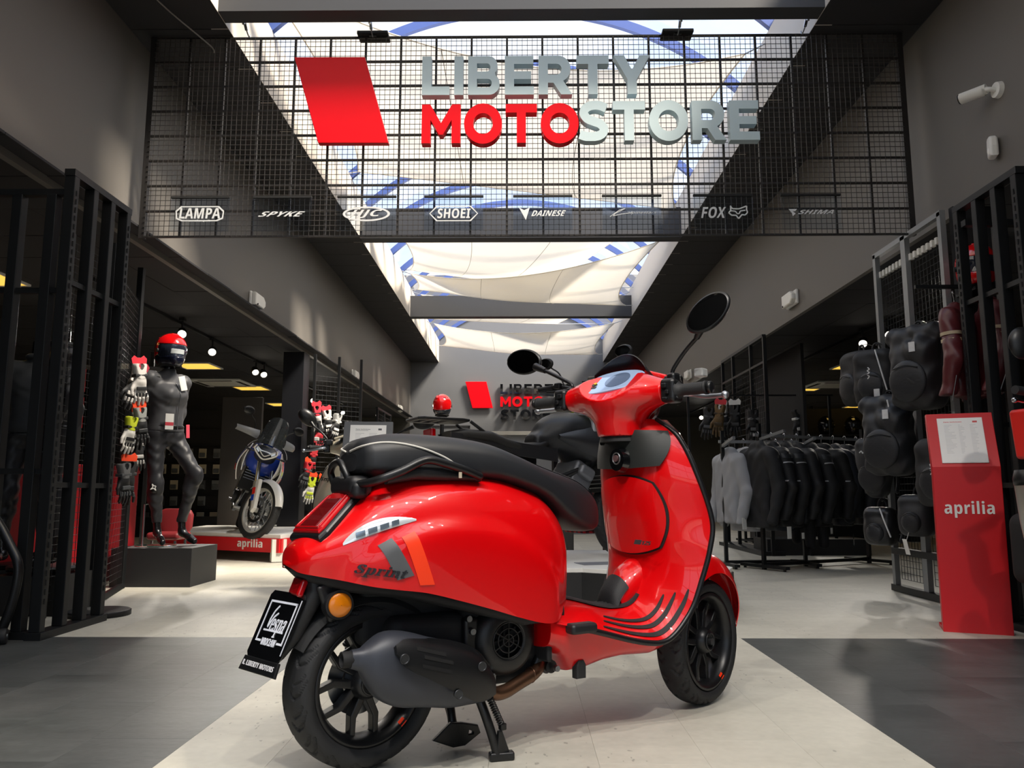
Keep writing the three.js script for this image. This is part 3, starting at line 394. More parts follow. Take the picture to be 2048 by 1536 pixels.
function wheelInto(parent, name, pos, R, hw, turn = 0, tagAng = -1.2, nu = 520, nv = 48) {
  const rim = 0.168, w = part(name, tyre(R, rim, hw, 17, nu, nv), rubber, parent); w.position.set(...pos); w.rotation.y = turn; w.rotation.order = 'YXZ';
  const prof = [[rim + 0.006, -0.042], [rim + 0.008, -0.05], [rim - 0.004, -0.05], [rim - 0.012, -0.036], [rim - 0.02, -0.02], [rim - 0.02, 0.02], [rim - 0.012, 0.036], [rim - 0.004, 0.05], [rim + 0.008, 0.05], [rim + 0.006, 0.042]];
  part('rim', lathe(prof, 72).rotateX(PI / 2), satinBlack, w);
  const hub = part('hub', [lathe([[0.001, -0.06], [0.05, -0.058], [0.052, -0.02], [0.05, 0.02], [0.04, 0.045], [0.022, 0.05], [0.02, 0.04], [0.001, 0.04]], 32).rotateX(PI / 2), tor(0.03, 0.004, 0, 0, 0.05)], satinBlack, w);
  part('axle_nut', cyl(0.014, 0.014, 0.02, 0, 0, 0.05, PI / 2, 0, 0, 6), steel, w);
  for (let k = 0; k < 5; k++) for (const s of [-1, 1]) { // twin spokes that part near the rim
    const a0 = k / 5 * 2 * PI + 0.3, p0 = [0.034, s * 0.016], pts = [[0.035, s * 0.004], [0.1, s * 0.016], [0.152, s * 0.055], [0.152, s * 0.073], [0.095, s * 0.036], [0.035, s * 0.028]];
    const g = ext(s > 0 ? pts : pts.slice().reverse(), 0.034, 0.004); g.rotateZ(a0); part('spoke', g, satinBlack, w);
  }
  const tg = grid(6, 3, (u, v) => { const a = tagAng + (u - 0.5) * 0.13, r = lerp(rim - 0.014, rim + 0.002, v); return [Math.cos(a) * r, Math.sin(a) * r, 0.0515 - 0.009 * (1 - v)]; }); part('orange_rim_mark', tg, orangeTape, w);
  const dsk = part('brake_disc', ext(ovalP(0.1, 0.1, 36), 0.004, 0, false, [ovalP(0.055, 0.055, 24).reverse()]).translate(0, 0, -0.03), steel, w);
  return w;
}
const sc = thing('motor_scooter', 'glossy red motor scooter standing in the foreground, black seat, seen from its right rear', 'scooter', [-0.463, 0, -2.395], 31.667 * D);
const bodyT = table([[-0.238, 0.574, 0.592, 0.05], [-0.228, 0.565, 0.628, 0.088], [-0.19, 0.556, 0.662, 0.122], [-0.12, 0.542, 0.712, 0.158], [-0.05, 0.526, 0.772, 0.188], [0.02, 0.515, 0.826, 0.208], [0.1, 0.503, 0.853, 0.224], [0.2, 0.476, 0.86, 0.234], [0.3, 0.446, 0.857, 0.238], [0.4, 0.414, 0.845, 0.236], [0.5, 0.388, 0.818, 0.224], [0.55, 0.39, 0.795, 0.21], [0.6, 0.414, 0.752, 0.182], [0.636, 0.438, 0.708, 0.142], [0.658, 0.456, 0.664, 0.09], [0.667, 0.466, 0.63, 0.03]]);
const EX = 0.46;
function bulge(s, y) { const q = Math.hypot((s - 0.2) / 0.4, (y - 0.4) / 0.315); return 0.02 * (1 - sst(q, 0.86, 1.02)) * sst(s, -0.2, 0); }
function bodyW(s, y) { const [B, T, W] = bodyT(s), v = clamp((y - B) / (T - B), 0, 0.9999), c = Math.pow(v, 1 / EX), k = Math.sqrt(Math.max(0, 1 - c * c)); return (W * k) * (1 - 0.1 * Math.pow(1 - v, 2)) + bulge(s, y) * k; }
function bodyPt(s, a) { const [B, T, W] = bodyT(s), ph = Math.abs(a) * PI / 2, v = Math.pow(Math.cos(ph), EX), y = B + (T - B) * v, k = Math.sin(ph); return [s, y, Math.sign(a) * ((W * k) * (1 - 0.1 * (1 - v) ** 2) + bulge(s, y) * k)]; }
const sOf = (v) => v < 0.2 ? lerp(-0.238, -0.19, v / 0.2) : v < 0.85 ? lerp(-0.19, 0.58, (v - 0.2) / 0.65) : 0.58 + 0.087 * Math.sin((v - 0.85) / 0.15 * PI / 2);
const tail = (v) => bodyT(sOf(v));
part('rear_bodywork', [grid(72, 110, (u, v) => { const q = bodyPt(sOf(v), (u - 0.5) * 2); return q; }), grid(72, 3, (u, v) => { const q = bodyPt(-0.238, (u - 0.5) * 2); return [lerp(-0.238, -0.244, Math.sin(v * PI / 2)), lerp(q[1], 0.581, v), q[2] * (1 - v)]; }), grid(72, 1, (u, v) => { const q = bodyPt(0.667, (u - 0.5) * 2); return [lerp(0.667, 0.668, v), lerp(q[1], 0.55, v), q[2] * (1 - v)]; }),
  grid(2, 90, (u, v) => { const q = bodyPt(lerp(-0.236, 0.6, v), 1); return [q[0], q[1] + 0.002, q[2] - u * 0.03]; }), grid(2, 90, (u, v) => { const q = bodyPt(lerp(-0.236, 0.6, v), -1); return [q[0], q[1] + 0.002, q[2] + u * 0.03]; })], paintRed, sc);
// black underside: inner mudguard over the wheel and a filler under the tail
part('inner_mudguard', thick(40, 10, (u, v) => { const a = lerp(-0.1, PI - 0.5, u), w = lerp(-0.08, 0.075, v), r = 0.262 - 0.03 * Math.pow(Math.abs(v - 0.5) * 2, 3); return [Math.cos(a) * r, 0.2365 + Math.sin(a) * r, w]; }, 0.004), blackMatte, sc);
part('tail_underside', loft([[-0.232, 0.045, 0.57, 0.555], [-0.19, 0.1, 0.565, 0.52], [-0.1, 0.13, 0.55, 0.49], [0.05, 0.16, 0.52, 0.47], [0.25, 0.19, 0.47, 0.42], [0.45, 0.19, 0.42, 0.36], [0.6, 0.17, 0.43, 0.36]].map(([s, w, t, b]) => ring(24, (a) => [s, (t + b) / 2 + (t - b) / 2 * sup(Math.sin(a), 0.5) + 0.012, w * sup(Math.cos(a), 0.6)]))), blackMatte, sc);
// floor, legshield and belly
const edgeT = table([[0, 0.49, 0.393, 0.2], [1, 0.68, 0.35, 0.208], [2, 0.88, 0.298, 0.218], [2.6, 0.975, 0.299, 0.228], [3.4, 1.068, 0.385, 0.24], [4, 1.11, 0.48, 0.25], [5, 1.14, 0.59, 0.266], [6, 1.153, 0.69, 0.268], [7.2, 1.105, 0.845, 0.254], [8.4, 1.072, 0.985, 0.195], [9, 1.045, 1.045, 0.12]]);
const midT = table([[0, 0.56, 0.46], [1, 0.7, 0.43], [2, 0.86, 0.393], [2.6, 0.95, 0.405], [3.4, 1.0, 0.475], [4, 1.02, 0.54], [5, 1.022, 0.63], [6, 1.01, 0.72], [7.2, 0.99, 0.86], [8.4, 0.99, 0.99], [9, 1.0, 1.05]]);
function shield(p, t, off = 0) {
  const [es, ey, ew] = edgeT(p), [ms, my] = midT(p), k = p < 3 ? 2.2 : lerp(2.2, 4, clamp((p - 3) / 2)), q = Math.pow(Math.abs(t), k);
  return [lerp(ms, es, q) - off * clamp((p - 2.2) / 1.4), lerp(my, ey, q) + off * (1 - clamp((p - 2.2) / 1.4)), t * ew];
}
part('floorboard_and_legshield', [grid(48, 120, (u, v) => shield(v * 9, (u - 0.5) * 2)), grid(40, 60, (u, v) => { const p = lerp(3.2, 9, v), [es, ey, ew] = edgeT(p), t = (u - 0.5) * 2; return [es + 0.012 + 0.13 * (1 - t * t), ey + 0.01 * (1 - t * t), t * ew]; })], paintRed, sc);
for (const s of [-1, 1]) part('edge_trim', tube([...Array(40)].map((_, i) => { const [a, b, c] = edgeT(lerp(0.9, 9, i / 39)); return [a + 0.003, b - 0.002, s * (c + 0.002)]; }), 0.0095, 120, 8), satinBlack, sc);
part('belly', [[0.53, 0.392, 0.3, 0.2], [0.56, 0.385, 0.292, 0.2], [0.6, 0.372, 0.262, 0.19], [0.645, 0.358, 0.21, 0.165], [0.69, 0.346, 0.208, 0.16], [0.77, 0.325, 0.23, 0.165], [0.84, 0.306, 0.24, 0.17], [0.95, 0.294, 0.236, 0.17], [1.0, 0.3, 0.24, 0.15], [1.05, 0.34, 0.262, 0.12], [1.09, 0.39, 0.3, 0.09]].map(([s, t, b, w]) => { const wt = edgeT(clamp((s - 0.49) / 0.19, 0, 2.4))[2] - 0.006; return [...Array(33)].map((_, i) => { const a = i / 32 * PI, c = Math.cos(a), y = lerp(t, b, Math.pow(Math.sin(a), 0.45)); return [s, y, (lerp(wt, w, clamp((t - y) / (t - b)))) * sup(c, 0.4)]; }); }).reduce((L, r, i, A) => i ? L : [grid(32, 60, (u, v) => { const f = v * (A.length - 1), k = Math.min(A.length - 2, Math.floor(f)), t = f - k, c = Math.round(u * 32); return [0, 1, 2].map((q) => lerp(A[k][c][q], A[k + 1][c][q], t * t * (3 - 2 * t) * 0.5 + t * 0.5)); }), grid(32, 1, (u, v) => { const q = A[0][Math.round(u * 32)]; return [q[0], q[1], q[2] * (1 - v)]; })], []), paintRed, sc);
part('belly_rear_cap', rbox(0.02, 0.14, 0.34, 0.008, 0.545, 0.33, 0), blackMatte, sc);
for (const s of [-1, 1]) { part('folding_peg', rbox(0.1, 0.032, 0.05, 0.012, 0.635, 0.362, s * 0.212), darkPlastic, sc); part('jack_pad', at(ext([[-0.018, -0.03], [0.018, -0.03], [0.018, 0.012], [0.01, 0.026], [-0.01, 0.026], [-0.018, 0.012]], 0.03, 0.004), 0.663, 0.228, s * 0.158), rubber, sc); }
part('floor_mat', thick(16, 30, (u, v) => { const p = lerp(0.75, 3.0, v), t = (u - 0.5) * 2 * lerp(0.3, 0.34, v); return shield(p, t, 0.006 + 0.003 * Math.cos(u * 2 * PI * 7)); }, 0.005), rubber, sc);
part('tunnel_hump', loft([[0.925, 0.425, 0.045, 0.055], [0.955, 0.455, 0.056, 0.062], [0.99, 0.48, 0.066, 0.07], [1.05, 0.51, 0.07, 0.075]].map(([s, y, ry, rw]) => ring(28, (a) => [s - 0.35 * ry * Math.sin(a), y - 0.03 + ry * Math.sin(a), rw * Math.cos(a)]))), paintRed, sc);
part('hump_pad', [thick(16, 16, (u, v) => { const q = table([[0, 0.9, 0.4, 0.004, 0.06], [0.35, 0.918, 0.402, 0.05, 0.062], [0.6, 0.93, 0.425, 0.052, 0.061], [1, 0.962, 0.455, 0.058, 0.064]])(v), a = lerp(0.1 * PI, 0.9 * PI, u); return [q[0] - 0.35 * q[2] * Math.sin(a) - 0.004, q[1] - 0.026 + q[2] * Math.sin(a) + 0.003, q[3] * Math.cos(a)]; }, 0.004)], rubber, sc);
for (const s of [-1, 1]) for (const [t, p0, p1] of [[0.66, 1.5, 3.35], [0.78, 1.4, 3.55], [0.9, 1.3, 3.75]]) part('floor_strip', thick(4, 40, (u, v) => { const p = lerp(p0, p1, v), e = 0.028 * Math.pow(Math.sin(PI * clamp(v * 0.98 + 0.015)), 0.35); return shield(p, s * (t + (u - 0.5) * 2 * e + 0.03 * v), 0.0045); }, 0.004), rubber, sc);
// glove box and its lid
function lidPatch(pts, y0, y1, off, mat, name, r, holes) { // patch on the back of the legshield: rounded rectangle in (w, y)
  const c = [(pts[0] + pts[1]) / 2, (y0 + y1) / 2], hw = (pts[1] - pts[0]) / 2, hy = (y1 - y0) / 2;
  return thick(28, 28, (u, v) => { let a = (u - 0.5) * 2, b = (v - 0.5) * 2; const x = a * Math.sqrt(1 - b * b * r), y = b * Math.sqrt(1 - a * a * r), w = c[0] + hw * x, yy = c[1] + hy * y; let p = 3.5; for (let i = 0; i < 12; i++) { const q = shield(p, w / edgeT(p)[2]); p += clamp((yy - q[1]) * 8, -0.6, 0.6); p = clamp(p, 2.8, 9); } const q = shield(p, w / edgeT(p)[2]); return [q[0] - off(a, b), yy, w]; }, 0.006);
}
part('glovebox_lid', lidPatch([-0.175, 0.178], 0.565, 0.842, (a, b) => 0.012 + 0.016 * (1 - a * a) * (1 - b * b * 0.6), paintRed, '', 0.36), paintRed, sc);
part('glovebox_gap', lidPatch([-0.18, 0.183], 0.56, 0.847, () => 0.005, null, '', 0.36), blackMatte, sc);
const gp = part('glovebox_panel', lidPatch([-0.19, 0.2], 0.868, 1.008, (a, b) => 0.016 + 0.016 * (1 - a * a), null, '', 0.2), M(0x202322, 0.55), sc);
part('ignition_lock', [cyl(0.04, 0.046, 0.026, 0.945, 0.9, 0.03, 0, 0, PI / 2, 32)], glossBlack, sc); part('lock_barrel', [cyl(0.012, 0.012, 0.01, 0.93, 0.905, 0.03, 0, 0, PI / 2)], M(0x6e5354, 0.4, 0.4), sc); part('lock_ring', tor(0.02, 0.0025, 0.931, 0.905, 0.03, 0, PI / 2, 0), steel, sc); part('panel_button', [cyl(0.009, 0.009, 0.01, 0.95, 0.967, -0.075, 0, 0, PI / 2)], glossBlack, sc);
{ const g = [ext([[0, 0], [0.035, 0], [0.043, 0.016], [0.008, 0.016]], 0.003), tx('125', sans, 0.046, 0, 0.092, 0.014, 0.35, 0.003)]; const o = part('model_badge', g, M(0x5f6165, 0.3, 0.6), sc); o.position.set(0.968, 0.602, 0.075); o.rotation.y = -PI / 2; }
// front fender and front wheel, turned a little to the left
const front = [1.334, 0, 0], TURN = 17 * D;
{ const f = part('front_fender', [thick(40, 18, (u, v) => { const a = lerp(0.08, 2.35, u), t = (v - 0.5) * 2, R = 0.268 + 0.05 * Math.sin(clamp((a - 0.2) / 2.2) * PI), hw = 0.088 * Math.pow(Math.sin(clamp(0.12 + (a - 0.08) / 2.6, 0, 1) * PI), 0.35), dr = 0.075 * Math.pow(Math.abs(t), 2.6); return [Math.cos(a) * (R - dr), Math.sin(a) * (R - dr) + (a < 0.5 ? 0.012 * (0.5 - a) : 0), t * hw]; }, 0.003)], paintRed, sc); f.position.set(1.334, 0.24, 0); f.rotation.y = TURN;
  part('fork_leg', [rod([-0.03, 0.02, -0.085], [-0.22, 0.42, -0.05], 0.024, 0.028), rbox(0.09, 0.06, 0.03, 0.012, -0.02, 0.0, -0.085)], satinBlack, f); part('brake_caliper', rbox(0.09, 0.06, 0.05, 0.014, -0.075, 0.05, -0.04, 0, 0, 0.6), satinBlack, f); part('orange_sticker', rbox(0.03, 0.018, 0.003, 0.001, -0.16, 0.2, 0.082, 0, 0, 0.9), orangeTape, f); }
wheelInto(sc, 'front_wheel', [1.334, 0.2295, 0], 0.2295, 0.056, TURN, -1.02);
wheelInto(sc, 'rear_wheel', [0, 0.2365, 0], 0.2365, 0.068, 8 * D, -0.86, 900, 72);
// seat
const seatT = table([[-0.066, 0.845, 0.9, 0.075], [-0.055, 0.838, 0.93, 0.112], [-0.02, 0.828, 0.948, 0.138], [0.05, 0.822, 0.961, 0.15], [0.15, 0.826, 0.961, 0.156], [0.26, 0.82, 0.955, 0.16], [0.36, 0.818, 0.94, 0.164], [0.45, 0.8, 0.91, 0.168], [0.55, 0.762, 0.873, 0.164], [0.65, 0.685, 0.848, 0.15], [0.72, 0.655, 0.826, 0.13], [0.78, 0.65, 0.79, 0.104], [0.815, 0.662, 0.752, 0.07], [0.826, 0.69, 0.72, 0.02]]);
function seatRing(s, n = 48, k = 0) { const [b, t, w] = seatT(s); return ring(n, (a) => { const c = Math.cos(a), z = Math.sin(a); return [s + (s > 0.6 ? 0 : 0), z > 0 ? lerp(b + 0.055 * (t - b) / 0.13, t, Math.pow(z, 0.62)) : lerp(b + 0.055 * (t - b) / 0.13, b, Math.pow(-z, 0.5)), (w + k) * sup(c, 0.62) * (1 - 0.06 * Math.max(0, z))]; }); }
const seatS = [...Array(60)].map((_, i) => { const v = i / 59; return v < 0.12 ? lerp(-0.066, -0.03, v / 0.12) : v < 0.85 ? lerp(-0.03, 0.74, (v - 0.12) / 0.73) : 0.74 + 0.086 * Math.sin((v - 0.85) / 0.15 * PI / 2); });
part('seat', loft(seatS.map((s) => seatRing(s))), seatVinyl, sc);
part('seat_saddle', grid(30, 26, (u, v) => { const s = lerp(0.42, 0.822, v), r = seatRing(s, 240), a = lerp(0.3, 0.995, u) , i = Math.round(a * 120), q = r[Math.min(120, i)]; return [q[0] + 0.002, q[1] + 0.0025, q[2] - 0.002]; }), seatGrey, sc);
for (const s of [1, -1]) part('seat_piping', tube([[-0.067, 0.905], [-0.055, 0.917], [-0.01, 0.927], [0.046, 0.925], [0.112, 0.911], [0.18, 0.886], [0.225, 0.858], [0.238, 0.842]].map(([a, b]) => { const [bb, t, w] = seatT(a), z = clamp((b - (bb + 0.055 * (t - bb) / 0.13)) / (t - (bb + 0.055 * (t - bb) / 0.13)), 0, 1), sn = Math.pow(z, 1 / 0.62), c = Math.sqrt(Math.max(0.02, 1 - sn * sn)); return [a, b, s * (w * Math.pow(c, 0.62) * (1 - 0.06 * sn) + 0.001)]; }), 0.0035, 60, 6), M(0xb5b3ad, 0.6), sc);
for (const s of [1, -1]) part('grab_rail', tube([[-0.075, 0.805, s * 0.07], [-0.05, 0.81, s * 0.125], [-0.019, 0.823, s * 0.168], [0.035, 0.846, s * 0.185], [0.081, 0.869, s * 0.188], [0.116, 0.877, s * 0.188], [0.165, 0.868, s * 0.186], [0.234, 0.85, s * 0.182], [0.29, 0.832, s * 0.172]], 0.0125, 60, 10), satinBlack, sc);
part('rail_shroud', [loft([[0.0, 0.805, 0.838, 0.16], [0.08, 0.82, 0.866, 0.182], [0.16, 0.818, 0.862, 0.18], [0.24, 0.818, 0.845, 0.178], [0.3, 0.815, 0.83, 0.17]].map(([s, b, t, w]) => ring(16, (a) => [s, (t + b) / 2 + (t - b) / 2 * Math.sin(a), w - 0.02 + 0.02 * Math.cos(a)]))), loft([[0.0, 0.805, 0.838, 0.16], [0.08, 0.82, 0.866, 0.182], [0.16, 0.818, 0.862, 0.18], [0.24, 0.818, 0.845, 0.178], [0.3, 0.815, 0.83, 0.17]].map(([s, b, t, w]) => ring(16, (a) => [s, (t + b) / 2 + (t - b) / 2 * Math.sin(a), -w + 0.02 - 0.02 * Math.cos(a)])))], darkPlastic, sc);
part('rail_bridge', [rbox(0.07, 0.06, 0.2, 0.022, -0.055, 0.802, 0), rbox(0.05, 0.05, 0.07, 0.018, -0.06, 0.79, 0.075)], darkPlastic, sc); part('rear_handle', tube([[-0.07, 0.8, -0.1], [-0.085, 0.845, -0.1], [-0.088, 0.87, -0.06], [-0.088, 0.87, 0.0], [-0.08, 0.835, 0.03], [-0.07, 0.805, 0.035]], 0.011, 40, 8), satinBlack, sc); part('seat_button', rbox(0.01, 0.018, 0.004, 0.001, 0.215, 0.834, 0.19), M(0xb5ab98, 0.5), sc);
// tail lamp, turn signals, stripes and script on the bodywork
{ const o = part('tail_lamp', [ext([[-0.088, -0.1], [0.088, -0.1], [0.094, -0.07], [0.078, 0.09], [0.06, 0.115], [-0.06, 0.115], [-0.078, 0.09], [-0.094, -0.07]], 0.06, 0.014, false, [], 4)], satinBlack, sc); // local x = scooter left-right, y = up the slope
  o.position.set(-0.112, 0.703, 0.004); o.setRotationFromMatrix(new THREE.Matrix4().makeBasis(V(0.2, 0.02, 0.98).normalize(), V(0.72, 0.68, -0.161).normalize(), V(-0.67, 0.735, 0.12).normalize()));
  part('red_lens', [ext([[-0.076, -0.084], [0.076, -0.084], [0.08, -0.066], [0.062, 0.07], [0.05, 0.082], [-0.05, 0.082], [-0.062, 0.07], [-0.08, -0.066]], 0.03, 0.01, false, [], 4).translate(0, 0, 0.024)], lensRed, o);
  part('inner_lens', [ext([[-0.05, -0.07], [0.05, -0.07], [0.042, 0.05], [-0.042, 0.05]], 0.014, 0.006, false, [], 3).translate(0, 0, 0.036)], lensDark, o); part('light_bar', [tube([[-0.066, -0.064, 0.04], [-0.05, 0.06, 0.04]], 0.004, 8, 6), tube([[0.066, -0.064, 0.04], [0.05, 0.06, 0.04]], 0.004, 8, 6), tube([[-0.066, -0.07, 0.04], [0.066, -0.07, 0.04]], 0.004, 8, 6)], lensRed, o); }
const signalLens = M(0xdfe6ec, 0.06, 0.25, { clearcoat: 1, clearcoatRoughness: 0.02 }), signalIn = M(0x8fa0ad, 0.15, 0.8);
function onBody(side, s0, s1, lo, hi, off, nu = 24, nv = 8, th = 0.004) { const f = (u, v) => { const s = lerp(s0, s1, u), a = lo(u), b = hi(u), y = lerp(a, b, v); return [s, y, side * (bodyW(s, y) + off(u, v))]; }; return thick(nu, nv, f, side * 0 + th); }
for (const s of [1, -1]) {
  part('turn_signal', onBody(s, -0.125, 0.068, (u) => lerp(0.634, 0.7, u) + 0.004 * Math.sin(u * PI) + 0.004, (u) => lerp(0.644, 0.709, u) + 0.034 * Math.pow(Math.sin(Math.pow(u, 0.85) * PI), 0.9), (u, v) => 0.002 + 0.005 * Math.sin(PI * v) * Math.sin(PI * clamp(u, 0.05, 0.95))), signalLens, sc);
  for (const [a, b] of [[0.16, 0.28], [0.32, 0.44], [0.48, 0.6], [0.64, 0.74]]) part('signal_element', onBody(s, lerp(-0.125, 0.068, a), lerp(-0.125, 0.068, b), (u) => lerp(0.644, 0.708, lerp(a, b, u)) + 0.004, (u) => lerp(0.644, 0.708, lerp(a, b, u)) + 0.018, () => 0.0085, 4, 3, 0.002), signalIn, sc);
  part('grey_stripe', thick(6, 16, (u, v) => { const y = lerp(0.651, 0.548, v) - 0.012 * (0.5 - u) - 0.008 * (1 - v) * (1 - u), x = lerp(-0.04, 0.0, Math.pow(v, 0.9)) * 1 + 0.012 * v + u * lerp(0.036, 0.046, v); return [x, y, s * (bodyW(x, y) + 0.0014)]; }, 0.001), greyTape, sc);
  part('orange_stripe', thick(6, 20, (u, v) => { const y = lerp(0.667, 0.526, v) + 0.008 * (u - 0.5) * (1 - v) * 2, x = 0.022 + 0.054 * Math.pow(v, 0.92) + u * lerp(0.036, 0.042, v); return [x, y, s * (bodyW(x, y) + 0.0014)]; }, 0.001), orangeTape, sc);
}
{ const g = shear(word('Sprint', serif, 1, 1, { bevelEnabled: false }), 0.45); g.computeBoundingBox(); const b = g.boundingBox, p = g.attributes.position; for (let i = 0; i < p.count; i++) { const u = (p.getX(i) - b.min.x) / (b.max.x - b.min.x), v = (p.getY(i) - b.min.y) / (b.max.y - b.min.y), s = -0.098 + 0.137 * u, y = 0.556 - 0.02 * u + 0.036 * v; p.setXYZ(i, s, y, bodyW(s, y) + 0.001 + 0.004 * p.getZ(i)); } g.computeVertexNormals(); part('model_script', [g], M(0x3d3f44, 0.25, 0.7), sc); }
// plate holder, plate and its print
{ const h = part('plate_holder', loft([[-0.2, 0.56, 0.075, 0.03], [-0.2, 0.51, 0.085, 0.035], [-0.222, 0.45, 0.07, 0.03], [-0.245, 0.38, 0.06, 0.022], [-0.27, 0.33, 0.05, 0.012]].map(([s, y, w, d]) => ring(20, (a) => [s + d + d * sup(Math.sin(a), 0.6), y, w * sup(Math.cos(a), 0.6)]))), darkPlastic, sc);
  part('side_stay', [rbox(0.09, 0.11, 0.02, 0.01, -0.12, 0.49, 0.085, 0, 0.2, 0.4), rbox(0.09, 0.11, 0.02, 0.01, -0.12, 0.49, -0.085, 0, -0.2, 0.4)], darkPlastic, sc);
  part('reflector_cup', cyl(0.04, 0.044, 0.03, -0.118, 0.474, 0.1, PI / 2, 0, 0, 32), darkPlastic, sc); part('amber_reflector', lathe([[0.001, 0.009], [0.02, 0.0075], [0.031, 0.003], [0.033, 0], [0.033, -0.008], [0.001, -0.008]], 36).rotateX(PI / 2).translate(-0.118, 0.474, 0.12), amber, sc);
  part('red_reflector', rbox(0.02, 0.05, 0.09, 0.008, -0.208, 0.518, 0.02, 0, 0, -0.35), lensRed, sc);
  const pl = part('number_plate', ext([[-0.078, -0.09], [0.078, -0.09], [0.09, -0.078], [0.09, 0.086], [0.078, 0.1], [-0.078, 0.1], [-0.09, 0.086], [-0.09, -0.078]], 0.006, 0.0015), glossBlack, sc);
  // plate axes: x = scooter right, y = up the plate, z = out of its face (rearwards)
  pl.setRotationFromMatrix(new THREE.Matrix4().makeBasis(V(0.267, 0, 0.964), V(0.395, 0.912, -0.11), V(-0.879, 0.41, 0.2435))); pl.position.set(-0.262, 0.41, 0);
  const w = [], rect = (x0, y0, x1, y1) => w.push(box(x1 - x0, y1 - y0, 0.001, (x0 + x1) / 2, (y0 + y1) / 2, 0)); rect(-0.07, 0.066, 0.07, 0.072); rect(-0.07, -0.04, -0.065, 0.072); rect(0.065, -0.04, 0.07, 0.072); rect(-0.07, -0.045, -0.042, -0.039); rect(0.042, -0.045, 0.07, -0.039); rect(0.0815, -0.07, 0.084, 0.082);
  w.push(tx('espa', serif, -0.023, -0.029, 0.052, 0.022, 0.35, 0.001), line2([[-0.016, 0.056], [-0.028, 0.042], [-0.036, 0.018], [-0.036, -0.004], [-0.03, 0.008], [-0.02, 0.026], [-0.008, 0.036]], 0.0036), box(0.1, 0.005, 0.001, 0.0, -0.012, 0), tx('WROCŁAW'.replace('Ł', 'L'), sans, -0.037, -0.053, 0.037, -0.033, 0, 0.001), line2([[0.006, -0.042], [0.016, -0.038]], 0.0012));
  const pr = part('plate_print', w, M(0xdfe3ee, 0.5), pl); pr.position.z = 0.0038;
  const fr = part('plate_frame', ext([[-0.096, -0.02], [0.096, -0.02], [0.09, 0.02], [-0.09, 0.02]], 0.01, 0.003).translate(0, -0.108, 0.0), satinBlack, pl); const t2 = part('frame_print', [tx('LIBERTY MOTORS', sans, -0.062, -0.114, 0.08, -0.1, 0, 0.001), tx('R.', sans, -0.082, -0.114, -0.07, -0.1, 0, 0.001)], M(0xd9d9de, 0.5), pl); t2.position.z = 0.0055; }
